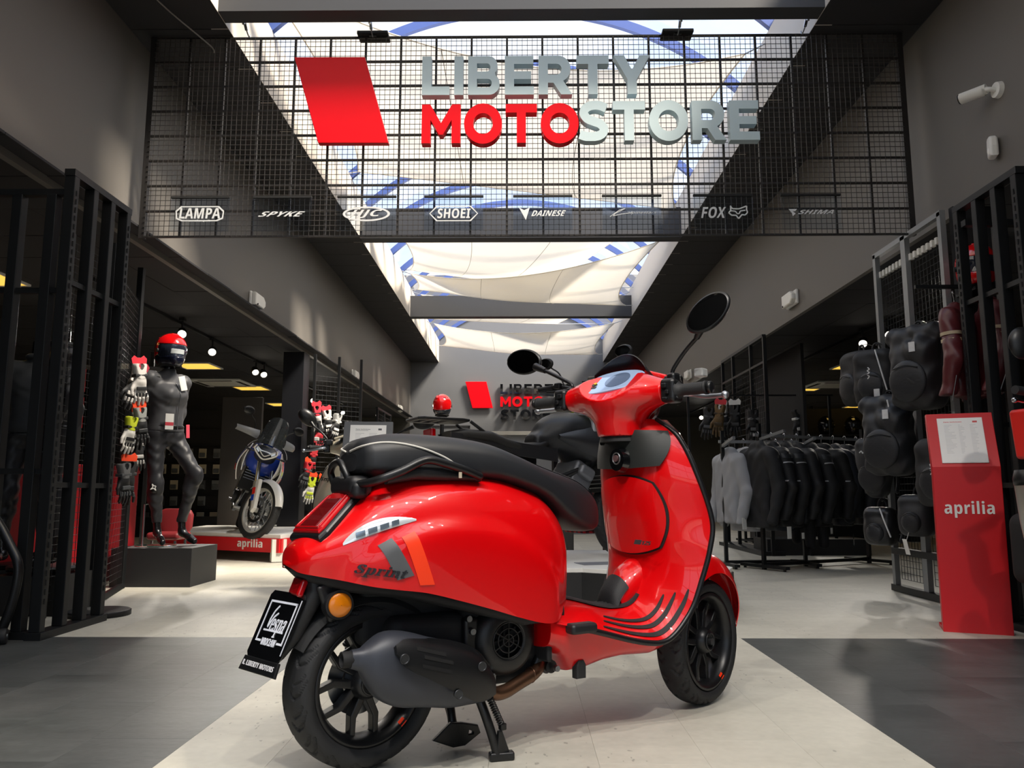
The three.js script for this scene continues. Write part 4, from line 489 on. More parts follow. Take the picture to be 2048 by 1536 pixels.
// power unit: muffler, shield, pipe, fan cover, cases, stand
{ const mt = table([[-0.105, 0.338, 0.024, 0.02, 0.175], [-0.075, 0.333, 0.032, 0.028, 0.175], [-0.06, 0.325, 0.052, 0.045, 0.172], [-0.02, 0.313, 0.086, 0.062, 0.168], [0.04, 0.297, 0.1, 0.068, 0.166], [0.12, 0.28, 0.094, 0.066, 0.166], [0.2, 0.263, 0.09, 0.062, 0.164], [0.27, 0.248, 0.076, 0.054, 0.16], [0.32, 0.222, 0.05, 0.042, 0.152], [0.345, 0.205, 0.03, 0.03, 0.145]]);
  const mr = (s, k = 0) => { const [y, h, w, c] = mt(s); return ring(36, (a) => [s + 0.1 * (h * Math.sin(a)), y + (h + k) * sup(Math.sin(a), 0.85), c + (w + k) * sup(Math.cos(a), 0.8)]); };
  const mf = part('muffler', loft([...Array(34)].map((_, i) => mr(lerp(-0.105, 0.345, i / 33)))), muffGrey, sc); part('tail_pipe', [lathe([[0.017, 0], [0.021, 0], [0.022, 0.03], [0.017, 0.03], [0.015, -0.01]], 24).rotateZ(PI / 2).translate(-0.1, 0.338, 0.175), cyl(0.016, 0.016, 0.004, -0.1, 0.338, 0.175, 0, 0, PI / 2)], blackMatte, sc);
  const shp = (s, y) => { const [yc, h, w, c] = mt(s), q = clamp((y - yc - 0.1 * 0) / h, -1, 1), sn = sup(q, 1 / 0.85); return c + w * Math.pow(Math.sqrt(Math.max(0, 1 - sn * sn)), 0.8); };
  const top = table([[0, 0.384], [0.12, 0.386], [0.3, 0.378], [0.6, 0.36], [0.85, 0.325], [1, 0.275]]), bot = table([[0, 0.345], [0.1, 0.312], [0.3, 0.275], [0.55, 0.232], [0.8, 0.19], [1, 0.2]]);
  part('heat_shield', thick(40, 18, (u, v) => { const s = lerp(0.0, 0.33, u), e = Math.sin(clamp(u * 12, 0, 1) * PI / 2), y = lerp(bot(u)[0], top(u)[0], v) * 1; const ym = (bot(u)[0] + top(u)[0]) / 2, yy = lerp(ym, y, 0.55 + 0.45 * e); return [s, yy, shp(s, yy) + 0.02]; }, 0.018), muffBlack, sc);
  for (const [s, y, n] of [[0.105, 0.348, 0.05], [0.125, 0.325, 0.05], [0.118, 0.302, 0.045]]) part('shield_slot', thick(10, 3, (u, v) => { const a = s + (u - 0.5) * 0.09, b = y - (u - 0.5) * 0.026 + (v - 0.5) * 0.01; return [a, b, shp(a, b) + 0.0215]; }, 0.004), M(0x050506, 0.9), sc);
  for (const [s, y] of [[0.018, 0.34], [0.268, 0.29], [0.185, 0.226]]) { part('shield_screw', [cyl(0.011, 0.011, 0.012, s, y, shp(s, y) + 0.022, PI / 2), tor(0.012, 0.002, s, y, shp(s, y) + 0.027)], M(0x46484b, 0.35, 0.8), sc); }
  part('exhaust_pipe', [tube([[0.32, 0.205, 0.15], [0.36, 0.186, 0.145], [0.4, 0.186, 0.14], [0.45, 0.2, 0.13], [0.52, 0.222, 0.115], [0.56, 0.25, 0.09], [0.57, 0.3, 0.05]], 0.021, 60, 16), tor(0.0215, 0.003, 0.505, 0.217, 0.118, 0, PI / 2 + 0.2, 0)], bronze, sc); part('pipe_clamp', [tor(0.024, 0.005, 0.335, 0.198, 0.147, 0, PI / 2, 0), rbox(0.03, 0.03, 0.02, 0.005, 0.34, 0.232, 0.155)], steel, sc);
  part('fan_cover', [lathe([[0.055, 0.03], [0.06, 0.034], [0.085, 0.03], [0.105, 0.012], [0.112, -0.02], [0.112, -0.1], [0.05, -0.1], [0.052, 0.0]], 56).rotateX(PI / 2).translate(0.4, 0.338, 0.13)], muffBlack, sc); part('fan', [cyl(0.054, 0.054, 0.01, 0.4, 0.338, 0.115, PI / 2), ...[...Array(7)].map((_, i) => at(box(0.006, 0.05, 0.02, 0, 0.026, 0), 0.4, 0.338, 0.125, 0, 0, i / 7 * 2 * PI))], blackMatte, sc);
  for (const r of [0.018, 0.036, 0.053]) part('fan_grille_ring', tor(r, 0.0022, 0.4, 0.338, 0.16), satinBlack, sc); for (let i = 0; i < 6; i++) part('fan_grille_bar', at(box(0.0035, 0.056, 0.004, 0, 0.028, 0), 0.4, 0.338, 0.16, 0, 0, i / 6 * 2 * PI), satinBlack, sc);
  part('engine_case', [rbox(0.34, 0.2, 0.2, 0.05, 0.4, 0.33, 0.0), rbox(0.4, 0.15, 0.1, 0.045, 0.18, 0.31, -0.1), rbox(0.2, 0.1, 0.14, 0.03, 0.48, 0.24, 0.02), rbox(0.26, 0.13, 0.1, 0.04, 0.16, 0.36, 0.07), rbox(0.62, 0.2, 0.16, 0.03, 0.27, 0.44, -0.02), rbox(0.3, 0.1, 0.2, 0.03, 0.42, 0.44, 0.02)], blackMatte, sc); part('engine_mount', [rbox(0.05, 0.16, 0.04, 0.012, 0.285, 0.33, 0.12), rbox(0.03, 0.09, 0.06, 0.01, 0.3, 0.25, 0.12), cyl(0.02, 0.02, 0.03, 0.58, 0.235, 0.11, PI / 2), rbox(0.07, 0.05, 0.03, 0.012, 0.56, 0.245, 0.1, 0, 0, -0.5)], satinBlack, sc);
  for (const [s, y] of [[0.27, 0.41], [0.283, 0.372], [0.33, 0.248], [0.585, 0.233]]) part('engine_bolt', [cyl(0.009, 0.01, 0.014, s, y, 0.146, PI / 2), cyl(0.004, 0.004, 0.018, s, y, 0.146, PI / 2, 0, 0, 6)], steel, sc);
  part('shock_absorber', [rod([-0.01, 0.28, -0.11], [0.1, 0.52, -0.1], 0.018), tube([...Array(60)].map((_, i) => { const a = i / 59 * 2 * PI * 7, t = i / 59; return [lerp(0.0, 0.09, t) + 0.03 * Math.cos(a), lerp(0.31, 0.5, t), -0.108 + 0.03 * Math.sin(a)]; }), 0.005, 200, 6)], satinBlack, sc); part('air_box', rbox(0.24, 0.12, 0.1, 0.04, 0.12, 0.42, -0.1), blackMatte, sc);
  const st = part('centre_stand', [tube([[0.3, 0.21, 0.12], [0.315, 0.17, 0.135], [0.33, 0.12, 0.15], [0.348, 0.06, 0.16], [0.36, 0.012, 0.165]], 0.014, 30, 10), tube([[0.3, 0.21, -0.1], [0.32, 0.15, -0.11], [0.35, 0.06, -0.12], [0.365, 0.012, -0.125]], 0.014, 30, 10), rod([0.3, 0.2, -0.12], [0.3, 0.2, 0.14], 0.014)], satinBlack, sc);
  part('stand_foot', [rbox(0.075, 0.024, 0.03, 0.006, 0.372, 0.0125, 0.167, 0, -0.3), ext([[-0.02, 0], [0.03, 0], [0.0, 0.075], [-0.012, 0.075]], 0.014, 0.003).translate(0.37, 0.01, 0.17)], satinBlack, st); part('stand_foot', rbox(0.075, 0.024, 0.03, 0.006, 0.375, 0.0125, -0.125), satinBlack, st);
  part('stand_spring', [tube([...Array(120)].map((_, i) => { const t = i / 119, a = t * 2 * PI * 12; return [lerp(0.33, 0.372, t) + 0.0085 * Math.cos(a), lerp(0.185, 0.1, t) + 0.003 * Math.cos(a), 0.165 + 0.0085 * Math.sin(a)]; }), 0.0022, 300, 5), rbox(0.02, 0.02, 0.02, 0.004, 0.378, 0.093, 0.162)], satinBlack, st);
  part('side_stand', [tube([[0.31, 0.19, -0.08], [0.3, 0.12, -0.03], [0.296, 0.05, 0.0], [0.296, 0.02, 0.005]], 0.014, 24, 10), ext([[-0.08, 0.03], [-0.02, 0.075], [0.02, 0.07], [0.075, 0.055], [0.085, 0.03], [0.03, 0], [-0.01, 0]], 0.016, 0.004, false, [[[0.035, 0.025], [0.04, 0.05], [0.065, 0.04], [0.062, 0.025]]]).translate(0.3, 0.008, 0.01)], satinBlack, sc); }
// steering head: headset shell, dash, screen, bars, levers, mirrors
{ const H = part('headset', sdf((p) => { let d = cap3(p, [0.03, -0.13, 0], [0.005, 0.02, 0], 0.085, 0.105); d = smin(d, ell(p, [0.02, 0.055, 0], [0.135, 0.075, 0.155]), 0.05); d = smin(d, ell(p, [0.13, 0.04, 0], [0.07, 0.085, 0.085]), 0.05); for (const s of [-1, 1]) d = smin(d, cap3(p, [0, 0.055, s * 0.1], [-0.015, 0.05, s * 0.24], 0.058, 0.04), 0.07); return Math.max(d, Math.abs(p[2]) - 0.212, -(p[1] + 0.1), -0.6 * (p[0] + 0.02) + 0.8 * (p[1] - 0.098) - 0.05 * Math.pow(Math.abs(p[2]) / 0.2, 2)); }, [-0.22, -0.13, -0.26], [0.26, 0.2, 0.26], 0.009), paintRed, sc); H.position.set(0.965, 1.085, 0.005); H.rotation.y = TURN;
  part('neck_gap', cyl(0.085, 0.088, 0.02, 0.03, -0.108, 0, 0, 0, 0, 32), blackMatte, H);
  const dsh = part('dashboard', [ext([[-0.115, -0.05], [-0.07, -0.085], [0.02, -0.07], [0.105, -0.05], [0.125, 0.0], [0.09, 0.055], [0, 0.075], [-0.09, 0.055], [-0.125, 0.0]], 0.012, 0.004, true, [], 3)], M(0x9db3d6, 0.05, 0.1, { clearcoat: 1, clearcoatRoughness: 0.02 }), H); dsh.setRotationFromMatrix(new THREE.Matrix4().makeBasis(V(0, 0, 1), V(0.8, 0.6, 0), V(-0.6, 0.8, 0))); dsh.position.set(-0.012, 0.106, 0);  // pale blue dash colour has the mirrored sky painted into it
  part('speed_dial', [cyl(0.05, 0.05, 0.003, 0.01, 0.0, 0.0065, PI / 2, 0, 0, 36)], M(0x56657f, 0.08, 0, { clearcoat: 1 }), dsh); part('warning_lamp', [cyl(0.011, 0.011, 0.004, -0.08, -0.025, 0.007, PI / 2), box(0.03, 0.012, 0.002, -0.078, -0.045, 0.0065)], M(0x2b2a18, 0.3), dsh); part('yellow_lamp', cyl(0.006, 0.006, 0.003, -0.078, -0.02, 0.01, PI / 2), M(0xe0b52a, 0.3), dsh);
  part('fly_screen', thick(24, 10, (u, v) => { const t = (u - 0.5) * 2, hw = lerp(0.16, 0.115, v); return [lerp(0.13, 0.05, v) - 0.035 * t * t, 0.1 + 0.115 * v - 0.075 * t * t * (0.5 + 0.5 * v), t * hw]; }, 0.004), M(0x15171a, 0.25), H);
  part('headlamp', [lathe([[0.001, 0.03], [0.04, 0.026], [0.065, 0.01], [0.07, 0]], 30).rotateZ(-PI / 2).translate(0.18, 0.03, 0)], signalLens, H); part('front_red_cowl', rbox(0.06, 0.02, 0.1, 0.008, 0.09, 0.128, 0.12, 0.3), paintRed, H);
  for (const s of [-1, 1]) {
    part('switch_block', [rbox(0.07, 0.085, 0.06, 0.016, -0.02, 0.05, s * 0.238), rbox(0.012, 0.016, 0.02, 0.003, -0.058, 0.065, s * 0.23), rbox(0.012, 0.014, 0.014, 0.003, -0.058, 0.042, s * 0.242), rbox(0.012, 0.01, 0.02, 0.003, -0.057, 0.02, s * 0.232)], satinBlack, H);
    const gr = part('handgrip', [lathe([[0.001, 0], [0.034, 0], [0.035, 0.006], [0.0225, 0.01], [0.02, 0.03], [0.0215, 0.06], [0.021, 0.1], [0.024, 0.107], [0.024, 0.115], [0.001, 0.117]], 28).rotateX(s * PI / 2)], rubber, H); gr.position.set(-0.018, 0.05, s * 0.26);
    part('bar_end', lathe([[0.001, 0], [0.02, 0], [0.021, 0.014], [0.015, 0.019], [0.001, 0.02]], 24).rotateX(s * PI / 2).translate(-0.018, 0.05, s * 0.375), satinBlack, H);
    part('brake_lever', [tube([[0.035, 0.045, s * 0.24], [0.055, 0.04, s * 0.28], [0.05, 0.03, s * 0.33], [0.035, 0.026, s * 0.385], [0.03, 0.026, s * 0.412]], 0.0085, 30, 10), ball(0.0135, 0.03, 0.026, s * 0.414), rbox(0.05, 0.02, 0.03, 0.006, 0.03, 0.045, s * 0.255)], M(0xb4bac2, 0.28, 0.9), H);
    part('master_cylinder', rbox(0.05, 0.045, 0.06, 0.012, 0.035, 0.09, s * 0.215), satinBlack, H);
  }
  // mirrors: base, stem, shell and glass, placed in the scooter's axes
  function mirror(base, knee, c, ry, tilt, up = 0) {
    const m = part('mirror_stem', [rbox(0.04, 0.045, 0.04, 0.012, 0, 0.01, 0), tube([[0, 0.02, 0], [0.0, 0.045, 0], ...knee], 0.0075, 30, 10), rod(knee[knee.length - 1], V(...knee[knee.length - 1]).lerp(V(...c), 0.45), 0.011, 0.017)], satinBlack, sc); m.position.set(...base);
    const o = part('mirror_shell', [lathe([[0.001, -0.035], [0.03, -0.032], [0.055, -0.018], [0.062, 0.0], [0.06, 0.006], [0.055, 0.008]], 40).rotateX(PI / 2).rotateY(PI).scale(1.42, 0.9, 1)], satinBlack, m); o.position.set(...c); o.rotation.order = 'YXZ'; o.rotation.y = ry; o.rotation.z = tilt; const gl = part('mirror_glass', cyl(0.055, 0.055, 0.002, 0, 0, 0, PI / 2, 0, 0, 40).scale(1.4, 0.88, 1), M(0xb9bcc2, 0.02, 1), m); gl.position.set(...c); gl.rotation.order = 'YXZ'; gl.rotation.y = ry; gl.rotation.z = tilt; gl.rotation.x = o.rotation.x = up; gl.translateZ(-0.007); return m;
  }
  mirror([1.02, 1.165, 0.245], [[0.008, 0.1, 0.05], [0.012, 0.14, 0.105]], [0.005, 0.215, 0.17], PI / 2 + 0.5, -0.75, 0.2);
  mirror([0.9, 1.155, -0.2], [[-0.005, 0.075, -0.06], [-0.012, 0.12, -0.165]], [-0.015, 0.18, -0.325], PI / 2 + 0.45, 0.12);
  part('clutch_reservoir', rbox(0.04, 0.03, 0.035, 0.006, 0.06, 0.115, 0.31), M(0xc9c9c5, 0.5), H); }
// ---------- builders shared by several things: helmet, glove, dressed dummy, motorcycle ----------
const knit = M(0x17181b, 0.8, 0, { bumpMap: bumpLeather, bumpScale: 0.001 }), leather = M(0x212226, 0.42, 0, { bumpMap: bumpLeather, bumpScale: 0.0012 }), dummySkin = M(0x141416, 0.22, 0, { clearcoat: 0.4, clearcoatRoughness: 0.15 });
const helmetF = (p) => { let d = ell(p, [0, 0.01, 0], [0.148, 0.138, 0.122]); d = smin(d, cap3(p, [0.03, -0.085, 0], [0.1, -0.09, 0], 0.075, 0.055), 0.05); d = smin(d, ell(p, [-0.03, -0.06, 0], [0.11, 0.085, 0.105]), 0.04); return Math.max(d, -(p[1] + 0.135)); };
const hGeo = {}; // x is the way the helmet faces
function helmetGeo() {
  if (hGeo.shell) return hGeo; const lo = [-0.18, -0.16, -0.15], hi = [0.19, 0.17, 0.15], port = (p) => Math.max(-(p[0] - 0.015), Math.abs(p[1] + 0.012 + 0.06 * (p[0] - 0.1)) - 0.05);
  hGeo.shell = sdf((p) => Math.max(helmetF(p), -port(p), -(p[1] + 0.055 - 0.25 * (p[0] + 0.05))), lo, hi, 0.008);
  hGeo.chin = sdf((p) => Math.max(helmetF(p) - 0.001, -port(p), p[1] + 0.055 - 0.25 * (p[0] + 0.05)), lo, hi, 0.008);
  hGeo.visor = sdf((p) => Math.max(helmetF(p) + 0.004, Math.abs(p[1] + 0.012 + 0.06 * (p[0] - 0.1)) - 0.056, -(p[0] + 0.0)), lo, hi, 0.008);
  hGeo.sticker = sdf((p) => Math.max(helmetF(p) + 0.0015, Math.abs(p[1] + 0.022) - 0.022, Math.abs(p[2] - 0.005) - 0.055, 0.05 - p[0]), lo, hi, 0.006);
  hGeo.vent = merge([rbox(0.03, 0.012, 0.05, 0.005, 0.06, 0.133, 0, 0, 0, -0.4), rbox(0.05, 0.014, 0.03, 0.006, -0.1, 0.1, 0.05, 0, 0, 0.7), rbox(0.05, 0.014, 0.03, 0.006, -0.1, 0.1, -0.05, 0, 0, 0.7)]); hGeo.pivot = merge([-1, 1].map((s) => cyl(0.018, 0.018, 0.012, 0.01, -0.01, s * 0.121, PI / 2))); return hGeo;
}
const visorM = M(0x2a3140, 0.06, 0.2, { clearcoat: 1, clearcoatRoughness: 0.03 }), helmRed = M(0xd60a10, 0.16, 0, { clearcoat: 1, clearcoatRoughness: 0.03 }), navy = M(0x14182b, 0.2, 0, { clearcoat: 0.8 }), stickerM = M(0xb9c0c2, 0.4);
function helmet(label, p, ry, shellM, chinM, tilt = 0, sticker = true) {
  const g = helmetGeo(), t = thing('motorcycle_helmet', label, 'helmet', p, ry); t.rotation.z = tilt; t.rotation.order = 'YXZ';
  t.scale.setScalar(1.08); part('shell', g.shell, shellM, t); part('chin_guard', g.chin, chinM, t); part('visor', g.visor, visorM, t); if (sticker) part('visor_sticker', g.sticker, stickerM, t); part('vents', g.vent, shellM, t, null, 'stuff'); part('visor_pivot', g.pivot, darkPlastic, t); part('trim', tor(0.088, 0.009, -0.005, -0.132, 0, PI / 2).scale(1.15, 1, 0.95), blackMatte, t); return t;
}
// glove, hung by its header card, fingers down
const gG = {};
function gloveGeo() {
  if (gG.hand) return gG;
  gG.cuff = sdf((p) => { let d = cap3(p, [0, -0.02, 0], [0, -0.1, 0], 0.048, 0.036); return Math.max(Math.abs(d + 0.004) - 0.006, -(p[1] + 0.115), p[1] - 0.0, Math.abs(p[2]) - 0.035); }, [-0.07, -0.13, -0.05], [0.07, 0.01, 0.05], 0.007);
  gG.hand = sdf((p) => { let d = rb3(p, [0, -0.15, 0], [0.042, 0.055, 0.02], 0.018); d = smin(d, cap3(p, [0, -0.09, 0], [0, -0.13, 0], 0.03, 0.034), 0.02); [[-0.033, 0.072, -0.011], [-0.011, 0.09, -0.003], [0.012, 0.084, 0.004], [0.034, 0.066, 0.013]].forEach(([x, l, sp]) => { const k = cap3(p, [x, -0.2, 0], [x + sp * 0.6, -0.2 - l * 0.55, 0.012], 0.0115, 0.0105), k2 = cap3(p, [x + sp * 0.6, -0.2 - l * 0.55, 0.012], [x + sp, -0.2 - l, 0.002 - 0.006], 0.0105, 0.009); d = smin(d, Math.min(k, k2), 0.006); }); const th = Math.min(cap3(p, [-0.036, -0.14, 0], [-0.062, -0.18, 0.01], 0.015, 0.013), cap3(p, [-0.062, -0.18, 0.01], [-0.066, -0.215, 0.012], 0.013, 0.01)); return smin(d, th, 0.012); }, [-0.1, -0.31, -0.04], [0.08, -0.07, 0.05], 0.006);
  gG.knuckle = merge([rbox(0.07, 0.028, 0.014, 0.006, 0, -0.178, 0.024), ...[-0.033, -0.011, 0.012, 0.034].map((x) => rbox(0.014, 0.03, 0.01, 0.004, x, -0.222, 0.018, 0.2))]);
  gG.card = ext([[-0.05, 0], [0.05, 0], [0.055, 0.035], [0.034, 0.058], [0.012, 0.042], [-0.012, 0.042], [-0.034, 0.058], [-0.055, 0.035]], 0.006, 0.001); gG.strap = merge([rbox(0.088, 0.022, 0.07, 0.006, 0, -0.085, 0)]); return gG;
}
const cols = {}; const C = (h, r = 0.55) => cols[h + r] ??= M(h, r);
function glove(label, p, ry, cuff, hand, knuck, card, scale = 1, rx = 0, rz = 0, group) {
  const g = gloveGeo(), t = thing('motorcycle_glove', label, 'glove', p, ry, group); t.scale.setScalar(scale); t.rotation.order = 'YXZ'; t.rotation.x = rx; t.rotation.z = rz;
  part('cuff', g.cuff, C(cuff), t); part('hand', g.hand, C(hand), t); part('knuckle_guard', g.knuckle, C(knuck, 0.35), t); part('wrist_strap', g.strap, C(knuck), t); if (card !== undefined) part('header_card', g.card, C(card, 0.5), t); return t;
}
// figures in motorcycle clothing: joints in metres in the scene's axes relative to the base
function suitGeo(J, lo, hi, c = 0.012) {
  const g = {}, R = { neck: 0.055, ch: 0.125, wa: 0.105, pe: 0.125, sh: 0.062, el: 0.047, wr: 0.036, hip: 0.09, kn: 0.062, an: 0.042 };
  const fold = (p) => 0.0024 * Math.sin(p[1] * 44 + 34 * p[0] + 3 * Math.sin(p[2] * 21 + p[1] * 13)) + 0.0016 * Math.sin(p[1] * 71 - p[0] * 60 + p[2] * 40);
  const side = V(...J.shL).sub(V(...J.shR)).setY(0).normalize(), off = (q, s, y = 0) => [q[0] + side.x * s, q[1] + y, q[2] + side.z * s];
  const jacket = (p) => { let d = 9; for (const s of [-1, 1]) { d = smin(d, cap3(p, off(J.chest, 0.055 * s), off(J.waist, 0.035 * s), R.ch, R.wa), 0.05); d = smin(d, cap3(p, off(J.waist, 0.035 * s), off(J.pelvis, 0.045 * s), R.wa, R.pe), 0.05); } d = smin(d, cap3(p, J.shR, J.shL, 0.072, 0.072), 0.06); d = smin(d, cap3(p, J.chest, J.neck, 0.08, 0.06), 0.05); if (J.bust) for (const b of J.bust) d = smin(d, ell(p, b, [0.075, 0.075, 0.075]), 0.05); for (const k of ['R', 'L']) { d = smin(d, cap3(p, J['sh' + k], J['el' + k], R.sh, R.el), 0.035); d = smin(d, cap3(p, J['el' + k], J['wr' + k], R.el, R.wr), 0.025); d = smin(d, ell(p, J['sh' + k], [0.08, 0.06, 0.08]), 0.02); } d += fold(p) * 0.6; return Math.max(d, -(p[1] - (J.pelvis[1] + J.hem)), p[1] - J.neck[1] - 0.03); };
  const pants = (p) => { let d = 9; for (const k of ['R', 'L']) { d = smin(d, cap3(p, J['hip' + k], J['kn' + k], R.hip, R.kn), 0.05); d = smin(d, cap3(p, J['kn' + k], J['an' + k], R.kn + 0.004, R.an + 0.004), 0.03); const a = J['kn' + k], b = J['an' + k], m = [lerp(a[0], b[0], 0.28) - 0.02 * J.f[0], lerp(a[1], b[1], 0.28), lerp(a[2], b[2], 0.28) - 0.02 * J.f[1]]; d = smin(d, ell(p, m, [0.062, 0.12, 0.062]), 0.04); d = smin(d, ell(p, [a[0] + 0.035 * J.f[0], a[1] - 0.02, a[2] + 0.035 * J.f[1]], [0.05, 0.085, 0.05]), 0.025); } d = smin(d, cap3(p, off(J.pelvis, -0.05, -0.02), off(J.pelvis, 0.05, -0.02), 0.115, 0.115), 0.06); d += fold(p); return Math.max(d, p[1] - J.pelvis[1] - J.hem - 0.005, Math.min(...['R', 'L'].map((k) => 0)) - 1, -(p[1] - Math.min(J.anR[1], J.anL[1]) + 0.01)); };
  g.jacket = sdf(jacket, [lo[0], J.pelvis[1] + J.hem - 0.04, lo[2]], hi, c); g.pants = sdf(pants, [lo[0], Math.min(J.anR[1], J.anL[1]) - 0.04, lo[2]], [hi[0], J.pelvis[1] + 0.16, hi[2]], c);
  const feet = (p) => { let d = 9; for (const k of ['R', 'L']) if (J['toe' + k]) { const a = J['an' + k], t = J['toe' + k], hl = [a[0] + 0.01, t[1] + (J.heel ?? 0.05), a[2]]; d = Math.min(d, smin(smin(cap3(p, a, hl, 0.036, 0.032), cap3(p, hl, t, 0.034, 0.022), 0.03), cap3(p, [lerp(hl[0], t[0], 0.7), lerp(hl[1], t[1], 0.7) , lerp(hl[2], t[2], 0.7)], t, 0.034, 0.026), 0.02)); } return d; };
  if (J.toeR) g.feet = sdf(feet, [lo[0], -0.02, lo[2]], [hi[0], Math.max(J.anR[1], J.anL[1]) + 0.06, hi[2]], 0.009);
  if (J.hands) g.hands = sdf((p) => { let d = 9; for (const k of ['R', 'L']) { const w = V(...J['wr' + k]), e = V(...J['el' + k]), dir = w.clone().sub(e).normalize(), pd = V(-dir.z, 0, dir.x).normalize(), q = (t, s) => w.clone().addScaledVector(dir, t).addScaledVector(pd, s).toArray(); let h = smin(cap3(p, q(-0.03, 0), q(0.03, 0), 0.027, 0.027), cap3(p, q(0.03, -0.015), q(0.075, 0.016), 0.022, 0.022), 0.02); for (const [s, l] of [[-0.027, 0.068], [-0.009, 0.083], [0.009, 0.08], [0.026, 0.062]]) h = smin(h, cap3(p, q(0.07, s), q(0.085 + l, s * 1.2), 0.0095, 0.0075), 0.008); h = smin(h, cap3(p, q(0.02, -0.03), q(0.085, -0.055), 0.012, 0.009), 0.01); d = Math.min(d, h); } return d; }, [lo[0], Math.min(J.wrR[1], J.wrL[1]) - 0.22, lo[2]], [hi[0], Math.max(J.wrR[1], J.wrL[1]) + 0.06, hi[2]], 0.008);
  g.neck = sdf((p) => Math.max(cap3(p, J.neck, J.head, 0.052, 0.05), p[1] - J.head[1]), [J.neck[0] - 0.12, J.neck[1] - 0.06, J.neck[2] - 0.12], [J.neck[0] + 0.12, J.head[1] + 0.02, J.neck[2] + 0.12], 0.01);
  return g;
}
// travel motorcycle: x forward, y up, z to its right
function spokedWheel(parent, name, pos, R, hw, rimM, turn, knobs) {
  const w = part(name, tyre(R, R - 0.085, hw, knobs, 300, 30), rubber, parent), rr = R - 0.085; w.position.set(...pos); w.rotation.y = turn;
  part('rim', lathe([[rr + 0.004, -hw * 0.62], [rr + 0.008, -hw * 0.68], [rr - 0.012, -hw * 0.6], [rr - 0.02, 0], [rr - 0.012, hw * 0.6], [rr + 0.008, hw * 0.68], [rr + 0.004, hw * 0.62]], 64).rotateX(PI / 2), rimM, w);
  part('hub', [cyl(0.045, 0.045, hw * 1.6, 0, 0, 0, PI / 2), cyl(0.062, 0.062, 0.012, 0, 0, hw * 0.6, PI / 2), cyl(0.062, 0.062, 0.012, 0, 0, -hw * 0.6, PI / 2)], darkPlastic, w);
  for (let i = 0; i < 36; i++) { const s = i % 2 ? 1 : -1, a = i / 36 * 2 * PI, b = a + (i % 4 < 2 ? 0.36 : -0.36); part('spoke', rod([Math.cos(b) * 0.06, Math.sin(b) * 0.06, s * hw * 0.6], [Math.cos(a) * (rr - 0.012), Math.sin(a) * (rr - 0.012), s * hw * 0.2], 0.0028, 0.0028, 5), chrome, w); }
  part('brake_disc', [ext(ovalP(0.15, 0.15, 40), 0.005, 0, false, [ovalP(0.115, 0.115, 32).reverse()]).translate(0, 0, hw * 0.95), ext(ovalP(0.15, 0.15, 40), 0.005, 0, false, [ovalP(0.115, 0.115, 32).reverse()]).translate(0, 0, -hw * 0.95)], steel, w); return w;
}
